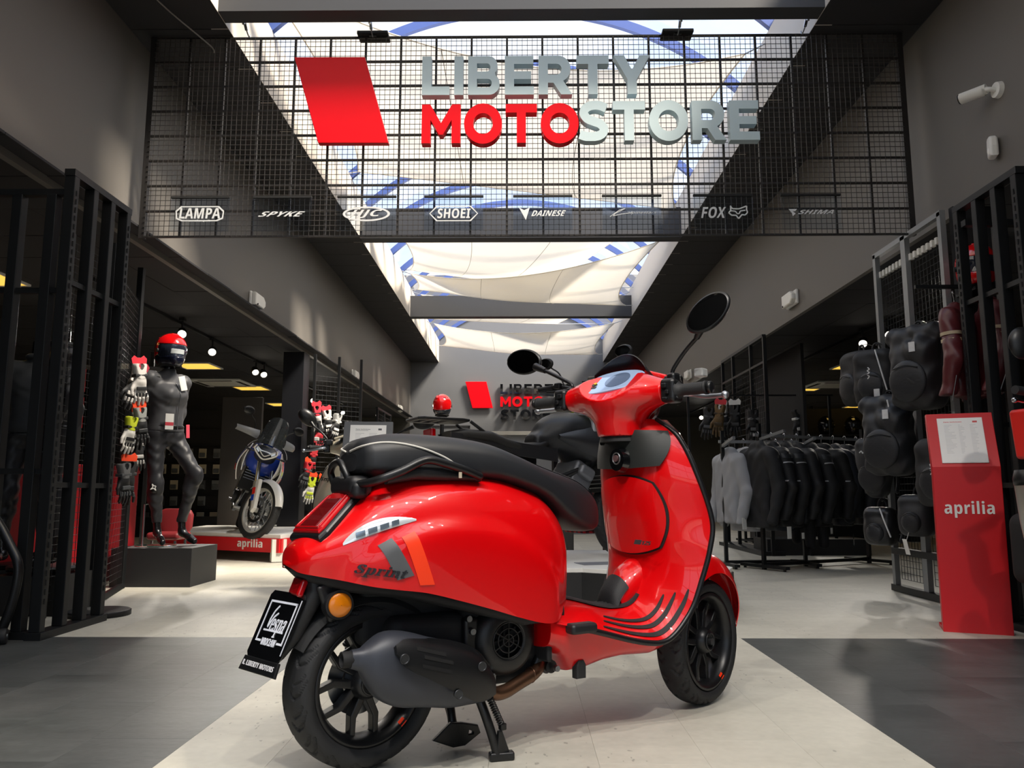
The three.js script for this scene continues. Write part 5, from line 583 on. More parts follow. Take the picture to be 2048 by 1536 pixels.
function motorcycle(label, p, yaw, lean, turn, c) {
  const t = thing('adventure_motorcycle', label, 'motorcycle', p, yaw); t.rotation.order = 'YXZ'; t.rotation.x = lean;
  spokedWheel(t, 'rear_wheel', [0, 0.335, 0], 0.335, 0.072, c.rim, 0, 26);
  const F = part('front_fork', [rod([0, 0, 0.1], [-0.34, 0.74, 0.1], 0.026), rod([0, 0, -0.1], [-0.34, 0.74, -0.1], 0.026)], c.fork, t); F.position.set(1.52, 0.345, 0);
  // steering turns about the headstock; the fork and all it carries is placed with its own pivot
  const piv = V(1.2, 0, 0), turnIt = (o) => { const q = V(o.position.x - piv.x, 0, o.position.z).applyAxisAngle(V(0, 1, 0), turn); o.position.set(piv.x + q.x, o.position.y, q.z); o.rotation.y = turn; return o; };
  turnIt(F); spokedWheel(F, 'front_wheel', [0, 0, 0], 0.345, 0.052, c.rim, 0, 30);
  part('fork_slider', [rod([0.01, -0.02, 0.1], [-0.14, 0.3, 0.1], 0.032, 0.036), rod([0.01, -0.02, -0.1], [-0.14, 0.3, -0.1], 0.032, 0.036), rbox(0.06, 0.06, 0.26, 0.015, 0, 0, 0)], c.slider, F); part('fork_guard', [ext([[0.02, -0.06], [0.05, 0], [-0.06, 0.33], [-0.12, 0.31], [-0.04, 0.05]], 0.05, 0.01).translate(0.02, 0.02, 0.12), ext([[0.02, -0.06], [0.05, 0], [-0.06, 0.33], [-0.12, 0.31], [-0.04, 0.05]], 0.05, 0.01).translate(0.02, 0.02, -0.12)], c.fender, F);
  for (const s of [-1, 1]) { part('guard_decal', [rbox(0.05, 0.07, 0.004, 0.001, -0.03, 0.12, s * 0.146, 0, 0, 0.4)], c.acc1, F); part('guard_decal', rbox(0.05, 0.08, 0.004, 0.001, -0.055, 0.2, s * 0.146, 0, 0, 0.4), c.acc2, F); part('brake_caliper', rbox(0.07, 0.1, 0.04, 0.012, -0.13, 0.06, s * 0.06, 0, 0, 0.4), darkPlastic, F); }
  part('front_fender', thick(30, 12, (u, v) => { const a = lerp(0.35, 2.5, u), q = (v - 0.5) * 2, r = 0.385 - 0.05 * q * q; return [Math.cos(a) * r, Math.sin(a) * r, q * 0.075 * (0.65 + 0.35 * Math.sin(u * PI))]; }, 0.004), c.fender, F);
  const HB = part('handlebar', tube([[-0.14, 0.03, 0.4], [-0.09, 0.05, 0.25], [-0.02, 0.02, 0.12], [0, 0, 0], [-0.02, 0.02, -0.12], [-0.09, 0.05, -0.25], [-0.14, 0.03, -0.4]], 0.013, 60, 10), satinBlack, t); HB.position.set(1.15, 1.15 + (c.lift || 0), 0); turnIt(HB);
  part('triple_clamp', rbox(0.1, 0.05, 0.24, 0.015, 0.02, -0.06, 0), darkPlastic, HB); part('dash_screen', rbox(0.02, 0.11, 0.16, 0.008, 0.1, 0.08, 0, 0, 0, -0.4), glossBlack, HB);
  for (const s of [-1, 1]) { part('handgrip', rod([-0.112, 0.042, s * 0.29], [-0.143, 0.03, s * 0.41], 0.019), rubber, HB); part('hand_guard', thick(10, 14, (u, v) => { const a = lerp(-0.3, 1, v); return [0.03 - 0.13 * Math.pow(Math.max(0, a), 2) + 0.02 * Math.sin(u * PI), 0.0 + (u - 0.5) * 0.11 * (1 - 0.4 * v) + 0.03, s * lerp(0.2, 0.445, v)]; }, 0.006), c.handguard, HB); part('brake_lever', tube([[0, 0.03, s * 0.2], [-0.02, 0.02, s * 0.3], [-0.05, 0.02, s * 0.39]], 0.008, 16, 8), satinBlack, HB); part('switch_block', rbox(0.05, 0.05, 0.06, 0.012, -0.095, 0.05, s * 0.24), darkPlastic, HB);
    part('mirror_stem', tube([[-0.07, 0.06, s * 0.2], [-0.06, 0.16, s * 0.25], [-0.06, 0.22, s * 0.33]], 0.007, 20, 8), satinBlack, HB); const mi = part('mirror', [ball(0.06, 0, 0, 0, 0.42, 0.9, 1.35)], satinBlack, HB); mi.position.set(-0.06, 0.26, s * 0.39); part('mirror_glass', cyl(0.05, 0.05, 0.004, -0.024, 0, 0, 0, 0, PI / 2).scale(1, 0.85, 1.35), M(0x9aa0a6, 0.05, 1), mi); }
  part('fuel_tank', sdf((q) => { let d = ell(q, [0.92, 0.98, 0], [0.3, 0.17, 0.2]); d = smin(d, ell(q, [1.08, 0.9, 0], [0.24, 0.2, 0.22]), 0.08); d = smin(d, rb3(q, [0.72, 0.9, 0], [0.16, 0.06, 0.1], 0.04), 0.08); return d; }, [0.45, 0.6, -0.3], [1.42, 1.22, 0.3], 0.018), c.tank, t);
  if (c.tankFront) part('tank_cover', sdf((q) => Math.max(smin(ell(q, [0.94, 0.985, 0], [0.31, 0.18, 0.215]), ell(q, [1.1, 0.93, 0], [0.25, 0.2, 0.235]), 0.08), 1.02 + 0.35 * (q[1] - 1) - q[0], 0.86 - q[1] + 0.5 * (1.3 - q[0]) - 0.1), [0.9, 0.7, -0.3], [1.42, 1.22, 0.3], 0.014), c.tankFront, t);
  for (const s of [-1, 1]) {
    part('side_fairing', thick(18, 16, (u, v) => { const x = lerp(1.36, 0.72, u), top = lerp(1.06, 0.99, u) - 0.05 * u * u, bot = lerp(0.72, 0.74, u) + 0.18 * u * u, y = lerp(bot, top, v); return [x + 0.1 * (1 - v) * (1 - u), y, s * (0.17 + 0.085 * Math.sin(PI * clamp(0.1 + v * 0.8)) * Math.sin(PI * clamp(0.12 + u * 0.8)))]; }, 0.01), c.fairing, t);
    part('fairing_panel', thick(10, 12, (u, v) => { const y = lerp(0.6, 1.0, v), x = lerp(1.33, 1.16, u) + 0.05 * v - 0.0 * u; return [x, y, s * (0.2 + 0.055 * Math.sin(PI * v) + 0.02 * u)]; }, 0.012), c.panel, t); part('fairing_decal', [thick(6, 8, (u, v) => { const y = lerp(0.78, 0.99, v), x = lerp(1.3, 1.25, u) + 0.04 * v; return [x, y, s * (0.216 + 0.055 * Math.sin(PI * (y - 0.6) / 0.4) + 0.01)]; }, 0.003)], c.acc1, t); part('fairing_decal', [thick(6, 6, (u, v) => { const y = lerp(0.7, 0.775, v), x = lerp(1.32, 1.24, u); return [x, y, s * (0.216 + 0.055 * Math.sin(PI * (y - 0.6) / 0.4) + 0.01)]; }, 0.003)], c.acc2, t);
    part('tank_stripe', thick(6, 16, (u, v) => { const a = lerp(0.15, 1.35, v), x = 0.99 + 0.06 * u + 0.06 * v; return [x, 0.975 + 0.197 * Math.cos(a), s * (0.02 + 0.235 * Math.sin(a))]; }, 0.004), c.stripe, t);
    part('tail_panel', thick(14, 6, (u, v) => { const x = lerp(0.72, -0.18, u), y = lerp(0.74, 0.84, v) + 0.1 * u; return [x, y, s * lerp(0.15, 0.1, u)]; }, 0.01), c.tail, t); part('footrest', rod([0.5, 0.34, s * 0.14], [0.48, 0.34, s * 0.25], 0.014), steel, t); part('frame_tube', tube([[1.22, 0.98, s * 0.06], [1.0, 0.72, s * 0.14], [0.55, 0.55, s * 0.15], [0.5, 0.36, s * 0.14]], 0.02, 30, 8), c.frame, t);
  }
  part('seat', loft([[-0.16, 0.925, 0.03, 0.09], [-0.05, 0.93, 0.045, 0.13], [0.15, 0.915, 0.05, 0.15], [0.28, 0.87, 0.05, 0.15], [0.45, 0.835, 0.05, 0.14], [0.6, 0.85, 0.05, 0.12], [0.76, 0.93, 0.05, 0.1], [0.84, 0.985, 0.03, 0.07]].map(([x, y, h, w]) => ring(24, (a) => [x, y + h * sup(Math.sin(a), 0.7), w * sup(Math.cos(a), 0.6)]))), c.seat, t);
  part('rear_rack', [ext([[-0.34, -0.1], [-0.3, -0.13], [0.0, -0.14], [0.08, -0.1], [0.08, 0.1], [0.0, 0.14], [-0.3, 0.13], [-0.34, 0.1]], 0.02, 0.006, false, [[[-0.3, -0.07], [-0.3, 0.07], [-0.25, 0.07], [-0.25, -0.07]], [[-0.22, -0.08], [-0.22, 0.08], [-0.17, 0.08], [-0.17, -0.08]], [[-0.14, -0.08], [-0.14, 0.08], [-0.09, 0.08], [-0.09, -0.08]]].map((h) => h)).rotateX(-PI / 2).translate(-0.1, 1.03, 0), rod([-0.02, 1.02, 0.11], [0.32, 0.8, 0.13], 0.012), rod([-0.02, 1.02, -0.11], [0.32, 0.8, -0.13], 0.012)], c.rack, t);
  part('tail_light', rbox(0.04, 0.07, 0.14, 0.012, -0.3, 0.93, 0), lensRed, t); part('rear_fender', [rbox(0.05, 0.34, 0.16, 0.012, -0.34, 0.68, 0, 0, 0, -0.35), rbox(0.3, 0.04, 0.16, 0.015, -0.14, 0.86, 0)], darkPlastic, t);
  part('engine', [rbox(0.42, 0.26, 0.3, 0.05, 0.78, 0.42, 0), cyl(0.1, 0.1, 0.36, 0.7, 0.42, 0, PI / 2), cyl(0.085, 0.085, 0.38, 0.88, 0.4, 0, PI / 2)], c.engine, t); part('cylinder_head', [rbox(0.2, 0.24, 0.3, 0.03, 0.96, 0.62, 0, 0, 0, -0.5), rbox(0.15, 0.1, 0.4, 0.03, 0.98, 0.66, 0, 0, 0, -0.5)], c.head, t); part('radiator', rbox(0.05, 0.3, 0.34, 0.01, 1.17, 0.66, 0, 0, 0, 0.2), blackMatte, t);
  for (let k = 0; k < 8; k++) part('radiator_fin', box(0.056, 0.006, 0.3, 1.175, 0.55 + k * 0.032, 0, 0, 0, 0.2), steel, t);
  part('skid_plate', rbox(0.5, 0.04, 0.26, 0.015, 0.82, 0.27, 0, 0, 0, 0.08), c.slider, t); part('swingarm', [rod([0.5, 0.4, 0.1], [0, 0.335, 0.11], 0.035, 0.026), rod([0.5, 0.4, -0.1], [0, 0.335, -0.11], 0.035, 0.026)], darkPlastic, t);
  part('exhaust', [tube([[1.06, 0.52, 0.08], [1.1, 0.36, 0.1], [0.9, 0.25, 0.12], [0.5, 0.3, 0.17], [0.3, 0.42, 0.19]], 0.024, 50, 10), rod([0.32, 0.42, 0.19], [-0.12, 0.68, 0.21], 0.052, 0.062, 20)], c.exhaust, t); part('rear_shock', tube([...Array(50)].map((_, i) => { const a = i / 49 * 2 * PI * 6; return [0.42 - 0.03 * i / 49 + 0.04 * Math.cos(a), 0.42 + 0.3 * i / 49, 0.04 * Math.sin(a)]; }), 0.007, 160, 6), c.acc2, t);
  const hd = part('headlamp_shell', [loft([[1.34, 0.98, 0.1, 0.13], [1.44, 1.0, 0.085, 0.13], [1.52, 0.985, 0.06, 0.11], [1.57, 0.965, 0.03, 0.07]].map(([x, y, h, w]) => ring(24, (a) => [x, y + h * sup(Math.sin(a), 0.8), w * sup(Math.cos(a), 0.7)])))], c.beak, t); part('headlamp', [ext([[-0.11, 0.06], [-0.06, 0.03], [0.06, 0.03], [0.11, 0.06], [0.12, 0.02], [0.03, -0.05], [-0.03, -0.05], [-0.12, 0.02]], 0.03, 0.008, false, [], 3).rotateY(PI / 2).translate(1.545, 0.985, 0)], signalLens, t); part('headlamp_frame', [tube([[1.555, 1.05, -0.125], [1.575, 1.0, -0.13], [1.585, 0.925, -0.03], [1.585, 0.925, 0.03], [1.575, 1.0, 0.13], [1.555, 1.05, 0.125]], 0.009, 40, 8), tube([[1.56, 1.03, -0.1], [1.58, 0.96, -0.02], [1.58, 0.96, 0.02], [1.56, 1.03, 0.1]], 0.006, 30, 8)], whiteMatte, t);
  part('front_cowl', [thick(16, 10, (u, v) => { const q = (u - 0.5) * 2; return [lerp(1.5, 1.32, v) - 0.07 * q * q, lerp(1.045, 1.12, v) - 0.05 * q * q, q * lerp(0.13, 0.16, v)]; }, 0.006)], c.cowl, t);
  part('windscreen', thick(18, 14, (u, v) => { const q = (u - 0.5) * 2, w = 0.15 * (1 - 0.25 * v * v) ; return [lerp(1.42, 1.26, v) - 0.09 * q * q, 1.1 + 0.36 * v - 0.02 * q * q, q * w * (v > 0.85 ? 1 - (v - 0.85) * 1.2 : 1)]; }, 0.004), M(0x8a9092, 0.04, 0, { transmission: 0.85, thickness: 0 }), t); part('screen_bracket', [rod([1.34, 1.08, 0.06], [1.3, 1.36, 0.05], 0.008), rod([1.34, 1.08, -0.06], [1.3, 1.36, -0.05], 0.008), rbox(0.01, 0.14, 0.12, 0.004, 1.31, 1.3, 0, 0, 0, 0.4)], darkPlastic, t);
  for (const s of [-1, 1]) part('turn_signal', [rod([1.42, 0.98, s * 0.12], [1.42, 0.98, s * 0.2], 0.008), rbox(0.04, 0.025, 0.06, 0.008, 1.42, 0.98, s * 0.22)], darkPlastic, t);
  part('side_stand', [rod([0.62, 0.3, -0.14], [0.55, 0.035, -0.3], 0.014), rbox(0.07, 0.015, 0.05, 0.005, 0.55, 0.027, -0.3)], c.stand, t); return t;
}
// ---------- left side ----------
const gateSteel = M(0x1b1d1f, 0.45, 0.3), gridSteel = M(0x222427, 0.45, 0.4);
function post(t, x, z, y0, y1, w = 0.06, d = w, name = 'post') { return part(name, rbox(w, y1 - y0, d, 0.004, x, (y0 + y1) / 2, z, 0, 0, 0, 1), gateSteel, t); }
{ const t = thing('steel_gate', 'tall black steel gate of square posts standing at the left front', 'gate', [0, 0, 0]);
  for (const z of [-4.33, -4.54, -4.74, -4.94]) post(t, -2.605, z, 0.04, 2.6, 0.062, 0.05);
  part('bottom_rail', box(0.09, 0.04, 0.68, -2.605, 0.02, -4.635), gateSteel, t); part('top_rail', box(0.062, 0.04, 0.67, -2.605, 2.62, -4.635), gateSteel, t); for (const y of [1.985, 0.825]) part('cross_rail', box(0.03, 0.03, 0.62, -2.605, y, -4.64), gateSteel, t);
  const sl = []; for (let y = 0.2; y < 2.5; y += 0.05) sl.push(box(0.004, 0.03, 0.008, -2.572, y, -4.33), box(0.004, 0.03, 0.008, -2.572, y, -4.94)); part('bracket_slots', sl, blackMatte, t, null, 'stuff');
  for (const x of [-2.72, -2.92, -3.12, -3.32, -3.52]) post(t, x, -4.36, 0.04, 2.5, 0.058, 0.06); part('wing_top_rail', box(1.0, 0.035, 0.05, -3.13, 2.515, -4.36), gateSteel, t); for (const y of [1.93, 0.9]) part('wing_cross_rail', box(1.0, 0.03, 0.03, -3.13, y, -4.36), gateSteel, t); part('wing_bottom_rail', box(1.0, 0.04, 0.08, -3.13, 0.02, -4.36), gateSteel, t);
  const d = single('round_floor_base', lathe([[0.001, 0.035], [0.18, 0.035], [0.19, 0.03], [0.19, 0], [0.001, 0]], 48).translate(-2.72, 0, -5.18), darkPlastic, 'round black floor base beside the foot of the left steel gate', 'base plate'); }
{ const t = thing('wheeled_stand', 'black bent tube stand on small wheels at the lower left edge, before the steel gate', 'paddock stand', [0, 0, 0]);
  part('tube_frame', tube([[-3.3, 0.69, -4.28], [-3.0, 0.69, -4.28], [-2.86, 0.66, -4.27], [-2.74, 0.5, -4.26], [-2.68, 0.38, -4.25], [-2.7, 0.2, -4.25], [-2.745, 0.05, -4.25]], 0.024, 70, 12), satinBlack, t); part('tube_frame', tube([[-3.3, 0.62, -4.1], [-3.05, 0.62, -4.1], [-2.95, 0.45, -4.1], [-2.9, 0.1, -4.12], [-2.86, 0.05, -4.15]], 0.022, 50, 12), satinBlack, t);
  for (const [x, z] of [[-2.79, -4.22], [-2.7, -4.2]]) { const w = part('wheel', lathe([[0.012, -0.018], [0.035, -0.02], [0.04, -0.012], [0.04, 0.012], [0.035, 0.02], [0.012, 0.018]], 28).rotateZ(PI / 2), rubber, t); w.position.set(x, 0.041, z); w.rotation.y = 0.4; part('wheel_hub', cyl(0.014, 0.014, 0.045, 0, 0, 0, 0, 0, PI / 2), steel, w); } }
function wireGrid(t, p0, p1, y0, y1, cell = 0.05, r = 0.0022) { // welded wire between two floor points
  const a = V(p0[0], 0, p0[1]), b = V(p1[0], 0, p1[1]), L = a.distanceTo(b), n = Math.round(L / cell), g = []; for (let i = 0; i <= n; i++) { const q = a.clone().lerp(b, i / n); g.push(rod([q.x, y0, q.z], [q.x, y1, q.z], r, r, 5)); } for (let y = y0; y <= y1 + 1e-4; y += cell) g.push(rod([a.x, y, a.z], [b.x, y, b.z], r, r, 5)); return part('wire_grid', g, gridSteel, t, null, 'stuff'); }
{ const t = thing('glove_display_panel', 'black wire grid display panel hung with gloves, left of the mannequin', 'display panel', [0, 0, 0]);
  post(t, -3.02, -5.75, 0, 2.66, 0.05); post(t, -3.3, -6.6, 0, 2.72, 0.05); post(t, -3.0, -5.55, 0, 2.6, 0.07, 0.04); wireGrid(t, [-3.04, -5.78], [-3.29, -6.57], 0.1, 2.42); part('base_bar', bar([-3.02, 0.02, -5.7], [-3.3, 0.02, -6.6], 0.05, 0.04), gateSteel, t); wireGrid(t, [-3.0, -5.05], [-3.0, -5.5], 0.1, 2.45); post(t, -3.0, -5.03, 0, 2.5, 0.04); }
single('red_display_board', [rbox(0.04, 0.92, 1.3, 0.01, -3.62, 0.5, -6.4, 0, -0.3), rbox(0.02, 0.06, 1.3, 0.005, -3.6, 0.98, -6.4, 0, -0.3)], M(0xa80f1c, 0.5), 'dark red board standing behind the wire grid next to the plinth', 'board');
{ const t = thing('red_armchair', 'rounded red seat partly hidden behind the legs of the mannequin', 'armchair', [-3.42, 0, -7.85]); t.scale.setScalar(0.88); part('backrest', loft([[0.45, 0.16], [0.5, 0.19], [0.64, 0.2], [0.69, 0.17], [0.71, 0.12]].map(([y, w]) => ring(28, (a) => [w * Math.cos(a), y, 0.05 * sup(Math.sin(a), 0.7)]))), M(0x640a12, 0.6), t); part('seat_pad', rbox(0.36, 0.08, 0.36, 0.035, 0, 0.42, 0.15), M(0x640a12, 0.6), t); for (const [x, z] of [[-0.14, 0.02], [0.14, 0.02], [-0.14, 0.28], [0.14, 0.28]]) part('leg', rod([x, 0, z], [x * 0.9, 0.37, z], 0.014), chrome, t); }
{ const t = thing('red_signboard', 'big red panel with a grey curved border at the left edge, behind the gate', 'panel', [-4.6, 0, -6.6], 0.15); part('panel', ext([[-0.7, 0.12], [0.25, 0.1], [0.34, 0.2], [0.18, 0.95], [-0.7, 0.98]], 0.06, 0.01), M(0xb01020, 0.45), t); part('border', tube([[0.22, 0.95, 0.03], [0.3, 0.6, 0.03], [0.38, 0.22, 0.03], [0.28, 0.08, 0.03], [-0.7, 0.08, 0.03]], 0.025, 40, 8), M(0x6d706c, 0.6), t); part('foot', box(0.9, 0.07, 0.3, -0.2, 0.035, 0), blackMatte, t); }
{ const t = thing('sale_sign', 'small red hanging sign with white letters, glimpsed between the gate posts', 'sign', [-5.1, 2.02, -8.6]); part('board', rbox(0.5, 0.26, 0.02, 0.004), M(0xc40e22, 0.5), t); part('lettering', tx('Sale', sans, -0.2, -0.08, 0.21, 0.09, 0, 0.003).translate(0, 0, 0.011), white, t); part('lower_board', rbox(0.5, 0.34, 0.02, 0.004, 0, -0.36, 0), M(0xc40e22, 0.5), t); part('hanger', [rod([-0.2, 0.13, 0], [-0.2, 0.8, 0], 0.003), rod([0.2, 0.13, 0], [0.2, 0.8, 0], 0.003), rod([-0.2, -0.13, 0], [-0.2, -0.2, 0], 0.003), rod([0.2, -0.13, 0], [0.2, -0.2, 0], 0.003)], steel, t); }
{ const t = thing('wall_shelf', 'white-edged shelves at the far left, seen through the gate', 'shelf', [-5.9, 0, -8.4], 0.2); for (const y of [1.92, 2.08]) part('shelf_board', box(1.5, 0.03, 0.4, 0, y, 0), M(0xc9c4b4, 0.6), t); part('wall_rail', box(2.6, 0.05, 0.03, 0.6, 2.2, -0.2), M(0x55565a, 0.5), t); for (const x of [-0.7, 0.7, 1.7]) part('upright', box(0.04, 2.4, 0.04, x, 1.2, -0.22), gateSteel, t); for (const x of [0.9, 1.4]) part('price_holder', box(0.12, 0.06, 0.01, x, 2.22, -0.17), whiteMatte, t); }
// plinth and the mannequin on it
const plinthM = M(0x1d1e20, 0.55, 0, { bumpMap: bumpFine, bumpScale: 0.0002 });
single('display_plinth', rbox(0.68, 0.32, 0.56, 0.003, -3.1, 0.16, -6.96), plinthM, 'black box plinth under the mannequin', 'plinth');
{ const f = [0.75, 0.66], J = { head: [0, 1.66, 0], neck: [0.0, 1.53, -0.01], shR: [-0.165, 1.455, 0.05], shL: [0.13, 1.445, -0.1], chest: [0.005, 1.31, -0.01], waist: [0, 1.14, -0.02], pelvis: [0, 1.0, -0.02], hem: -0.015, bust: [[0.02, 1.31, 0.085], [0.1, 1.31, 0.02]], elR: [-0.235, 1.19, -0.02], wrR: [-0.215, 0.96, 0.04], elL: [0.13, 1.18, -0.22], wrL: [0.08, 0.96, -0.2], hipR: [-0.085, 0.94, 0.02], hipL: [0.075, 0.94, -0.06], knR: [-0.06, 0.54, 0.07], knL: [0.285, 0.62, 0.06], anR: [-0.03, 0.2, 0.0], anL: [0.19, 0.2, -0.05], toeR: [0.03, 0.028, 0.12], toeL: [0.31, 0.028, 0.03], heel: 0.075, hands: true, f };
  const g = suitGeo(J, [-0.34, 0, -0.34], [0.42, 1.6, 0.3]), t = thing('dressed_mannequin', 'headless-faced black female mannequin in black leather jacket and trousers standing on the plinth', 'mannequin', [-3.17, 0.33, -6.96], 0.42); t.scale.set(0.92, 1, 0.92);
  part('feet', g.feet, dummySkin, t); part('hands', g.hands, dummySkin, t); part('neck', g.neck, dummySkin, t); part('leather_jacket', g.jacket, M(0x48494d, 0.5, 0, { bumpMap: bumpLeather, bumpScale: 0.001 }), t); part('leather_trousers', g.pants, M(0x2c2d31, 0.45, 0, { bumpMap: bumpLeather, bumpScale: 0.0012 }), t);
  part('jacket_zip', tube([[0.07, 1.42, 0.06], [0.115, 1.32, 0.11], [0.1, 1.15, 0.09], [0.105, 1.0, 0.1]], 0.004, 24, 6), steel, t); part('belt', tor(0.138, 0.012, 0, 1.035, -0.02, PI / 2).scale(1.1, 1, 1), leather, t); part('shoulder_stitching', tube([[-0.2, 1.5, 0.1], [-0.15, 1.47, 0.12], [-0.08, 1.47, 0.09]], 0.004, 16, 6), knit, t);
  part('knee_slider', [ball(0.05, -0.068, 0.5, 0.118, 0.9, 1.15, 0.4)], M(0x101113, 0.3), t); part('knee_mark', [line2([[-0.03, -0.02], [-0.012, 0.0], [-0.02, 0.026], [0.0, 0.008], [0.022, 0.012], [0.008, -0.006], [0.016, -0.03], [-0.004, -0.012], [-0.03, -0.02]], 0.004).translate(-0.068, 0.5, 0.139)], white, t);
  part('price_tag', [rbox(0.07, 0.13, 0.003, 0.001, 0.13, 1.42, 0.1, -0.1, 0.6, 0.25)], white, t); part('price_tag', [rbox(0.075, 0.14, 0.003, 0.001, 0.03, 1.07, 0.155, 0, 0.2, 0)], white, t); part('tag_print', [rbox(0.074, 0.03, 0.004, 0.001, 0.03, 1.05, 0.156, 0, 0.2, 0)], C(0xc43a48), t); part('price_tag', [rbox(0.05, 0.12, 0.003, 0.001, 0.2, 1.0, -0.02, 0, 0.9, 0.1)], C(0xd04a5c), t);
  const bs = thing('mannequin_stand', 'round glass base and steel rod holding the mannequin', 'stand', [-3.2, 0.32, -6.97]); part('glass_disc', lathe([[0.001, 0.008], [0.17, 0.008], [0.17, 0], [0.001, 0]], 48), M(0x9fd8c4, 0.03, 0, { transmission: 0.9, thickness: 0.008, ior: 1.5 }), bs); part('rod', rod([-0.11, 0.008, 0.02], [-0.11, 0.36, 0.02], 0.008), chrome, bs); part('rod_arm', rod([-0.11, 0.36, 0.02], [-0.035, 0.37, 0.0], 0.007), chrome, bs); }
helmet('glossy red and navy full-face helmet on the mannequin', [-3.16, 2.05, -6.95], -40 * D, helmRed, navy);
// dark suits on dummies behind the gate
{ const f = [0.2, 0.98], J = { head: [0, 1.62, 0], neck: [0, 1.5, 0], shR: [-0.19, 1.4, 0], shL: [0.19, 1.4, 0], chest: [0, 1.28, 0.01], waist: [0, 1.1, 0], pelvis: [0, 0.98, 0], hem: -0.05, elR: [-0.27, 1.13, -0.02], wrR: [-0.27, 0.9, 0.05], elL: [0.27, 1.13, -0.02], wrL: [0.27, 0.9, 0.05], hipR: [-0.1, 0.92, 0], hipL: [0.1, 0.92, 0], knR: [-0.12, 0.52, 0.04], knL: [0.12, 0.52, 0.02], anR: [-0.14, 0.2, 0], anL: [0.14, 0.2, -0.02], toeR: [-0.16, 0.03, 0.13], toeL: [0.17, 0.03, 0.12], heel: 0.03, hands: true, f };
  const g = suitGeo(J, [-0.38, 0, -0.24], [0.38, 1.56, 0.26], 0.015), base = lathe([[0.001, 0.03], [0.22, 0.03], [0.22, 0], [0.001, 0]], 40);
  const make = (p, ry, label, jm) => { const t = thing('dressed_torso', label, 'mannequin', p, ry); part('jacket', g.jacket, jm, t); part('trousers', g.pants, leather, t); part('hands', g.hands, dummySkin, t); part('feet', g.feet, dummySkin, t); part('neck', g.neck, dummySkin, t); part('base', base.clone().translate(0, -0.03, 0), satinBlack, t); part('collar', tor(0.07, 0.022, 0, 1.5, 0, PI / 2), jm, t); return t; };
  make([-3.6, 0.28, -5.75], 0.35, 'dark grey textile suit on a dummy directly behind the steel gate wing', M(0x33363a, 0.6, 0, { bumpMap: bumpLeather, bumpScale: 0.001 })); make([-3.2, 0.3, -5.35], -0.9, 'black leather suit on a dummy between the two rows of gate posts', leather);
  for (const [x, z, lb] of [[-3.6, -5.75, 'low black box under the dark grey suited dummy'], [-3.2, -5.35, 'low black box under the leather suited dummy']]) single('low_platform', rbox(0.46, 0.25, 0.46, 0.004, x, 0.125, z), plinthM, lb, 'platform'); }
// gloves on the near panel
for (const [lb, p, ry, a, b, c, d, s, rz] of [
  ['white racing glove with a red card at the top of the left display panel', [-2.98, 1.78, -6.02], 0.9, 0xd8d5d0, 0xc9c6c2, 0x2a2b2d, 0xd22a3a, 1.35, 0.1], ['white and grey gauntlet glove hung right at the mannequin shoulder', [-3.07, 1.76, -6.22], 0.7, 0xcfc9c2, 0x3a3b3d, 0xd6d3cf, 0xc8324a, 1.4, -0.25],
  ['black glove with an orange red card in the middle row, left', [-2.97, 1.44, -6.05], 0.9, 0x8d8f8c, 0x1c1d1f, 0x2d2f31, 0xe2451f, 1.25, 0.15], ['white glove with a lime patch in the middle row', [-2.99, 1.36, -5.98], 1.1, 0xb9c42a, 0xd4d2cc, 0x1c1d1f, undefined, 1.2, -0.1], ['grey knuckle glove with an orange red card near the mannequin elbow', [-3.08, 1.42, -6.26], 0.8, 0x9a9a96, 0x1e1f21, 0x77797a, 0xe2451f, 1.3, -0.05], ['black glove hanging at the mannequin hip', [-3.1, 1.25, -6.3], 0.8, 0x222325, 0x1a1b1d, 0x8a8a88, undefined, 1.25, 0.1],
  ['black leather gauntlet with an orange card, lowest on the left display panel', [-3.0, 1.02, -6.0], 0.9, 0x242526, 0x18191b, 0x303234, 0xe2451f, 1.4, 0], ['dark glove on the lowest row beside the black leather gauntlet', [-2.97, 1.0, -5.86], 1.2, 0x6c6d6d, 0x1b1c1e, 0x55585a, undefined, 1.25, 0.1]]) glove(lb, p, ry, a, b, c, d, s * 0.82, 0, rz);
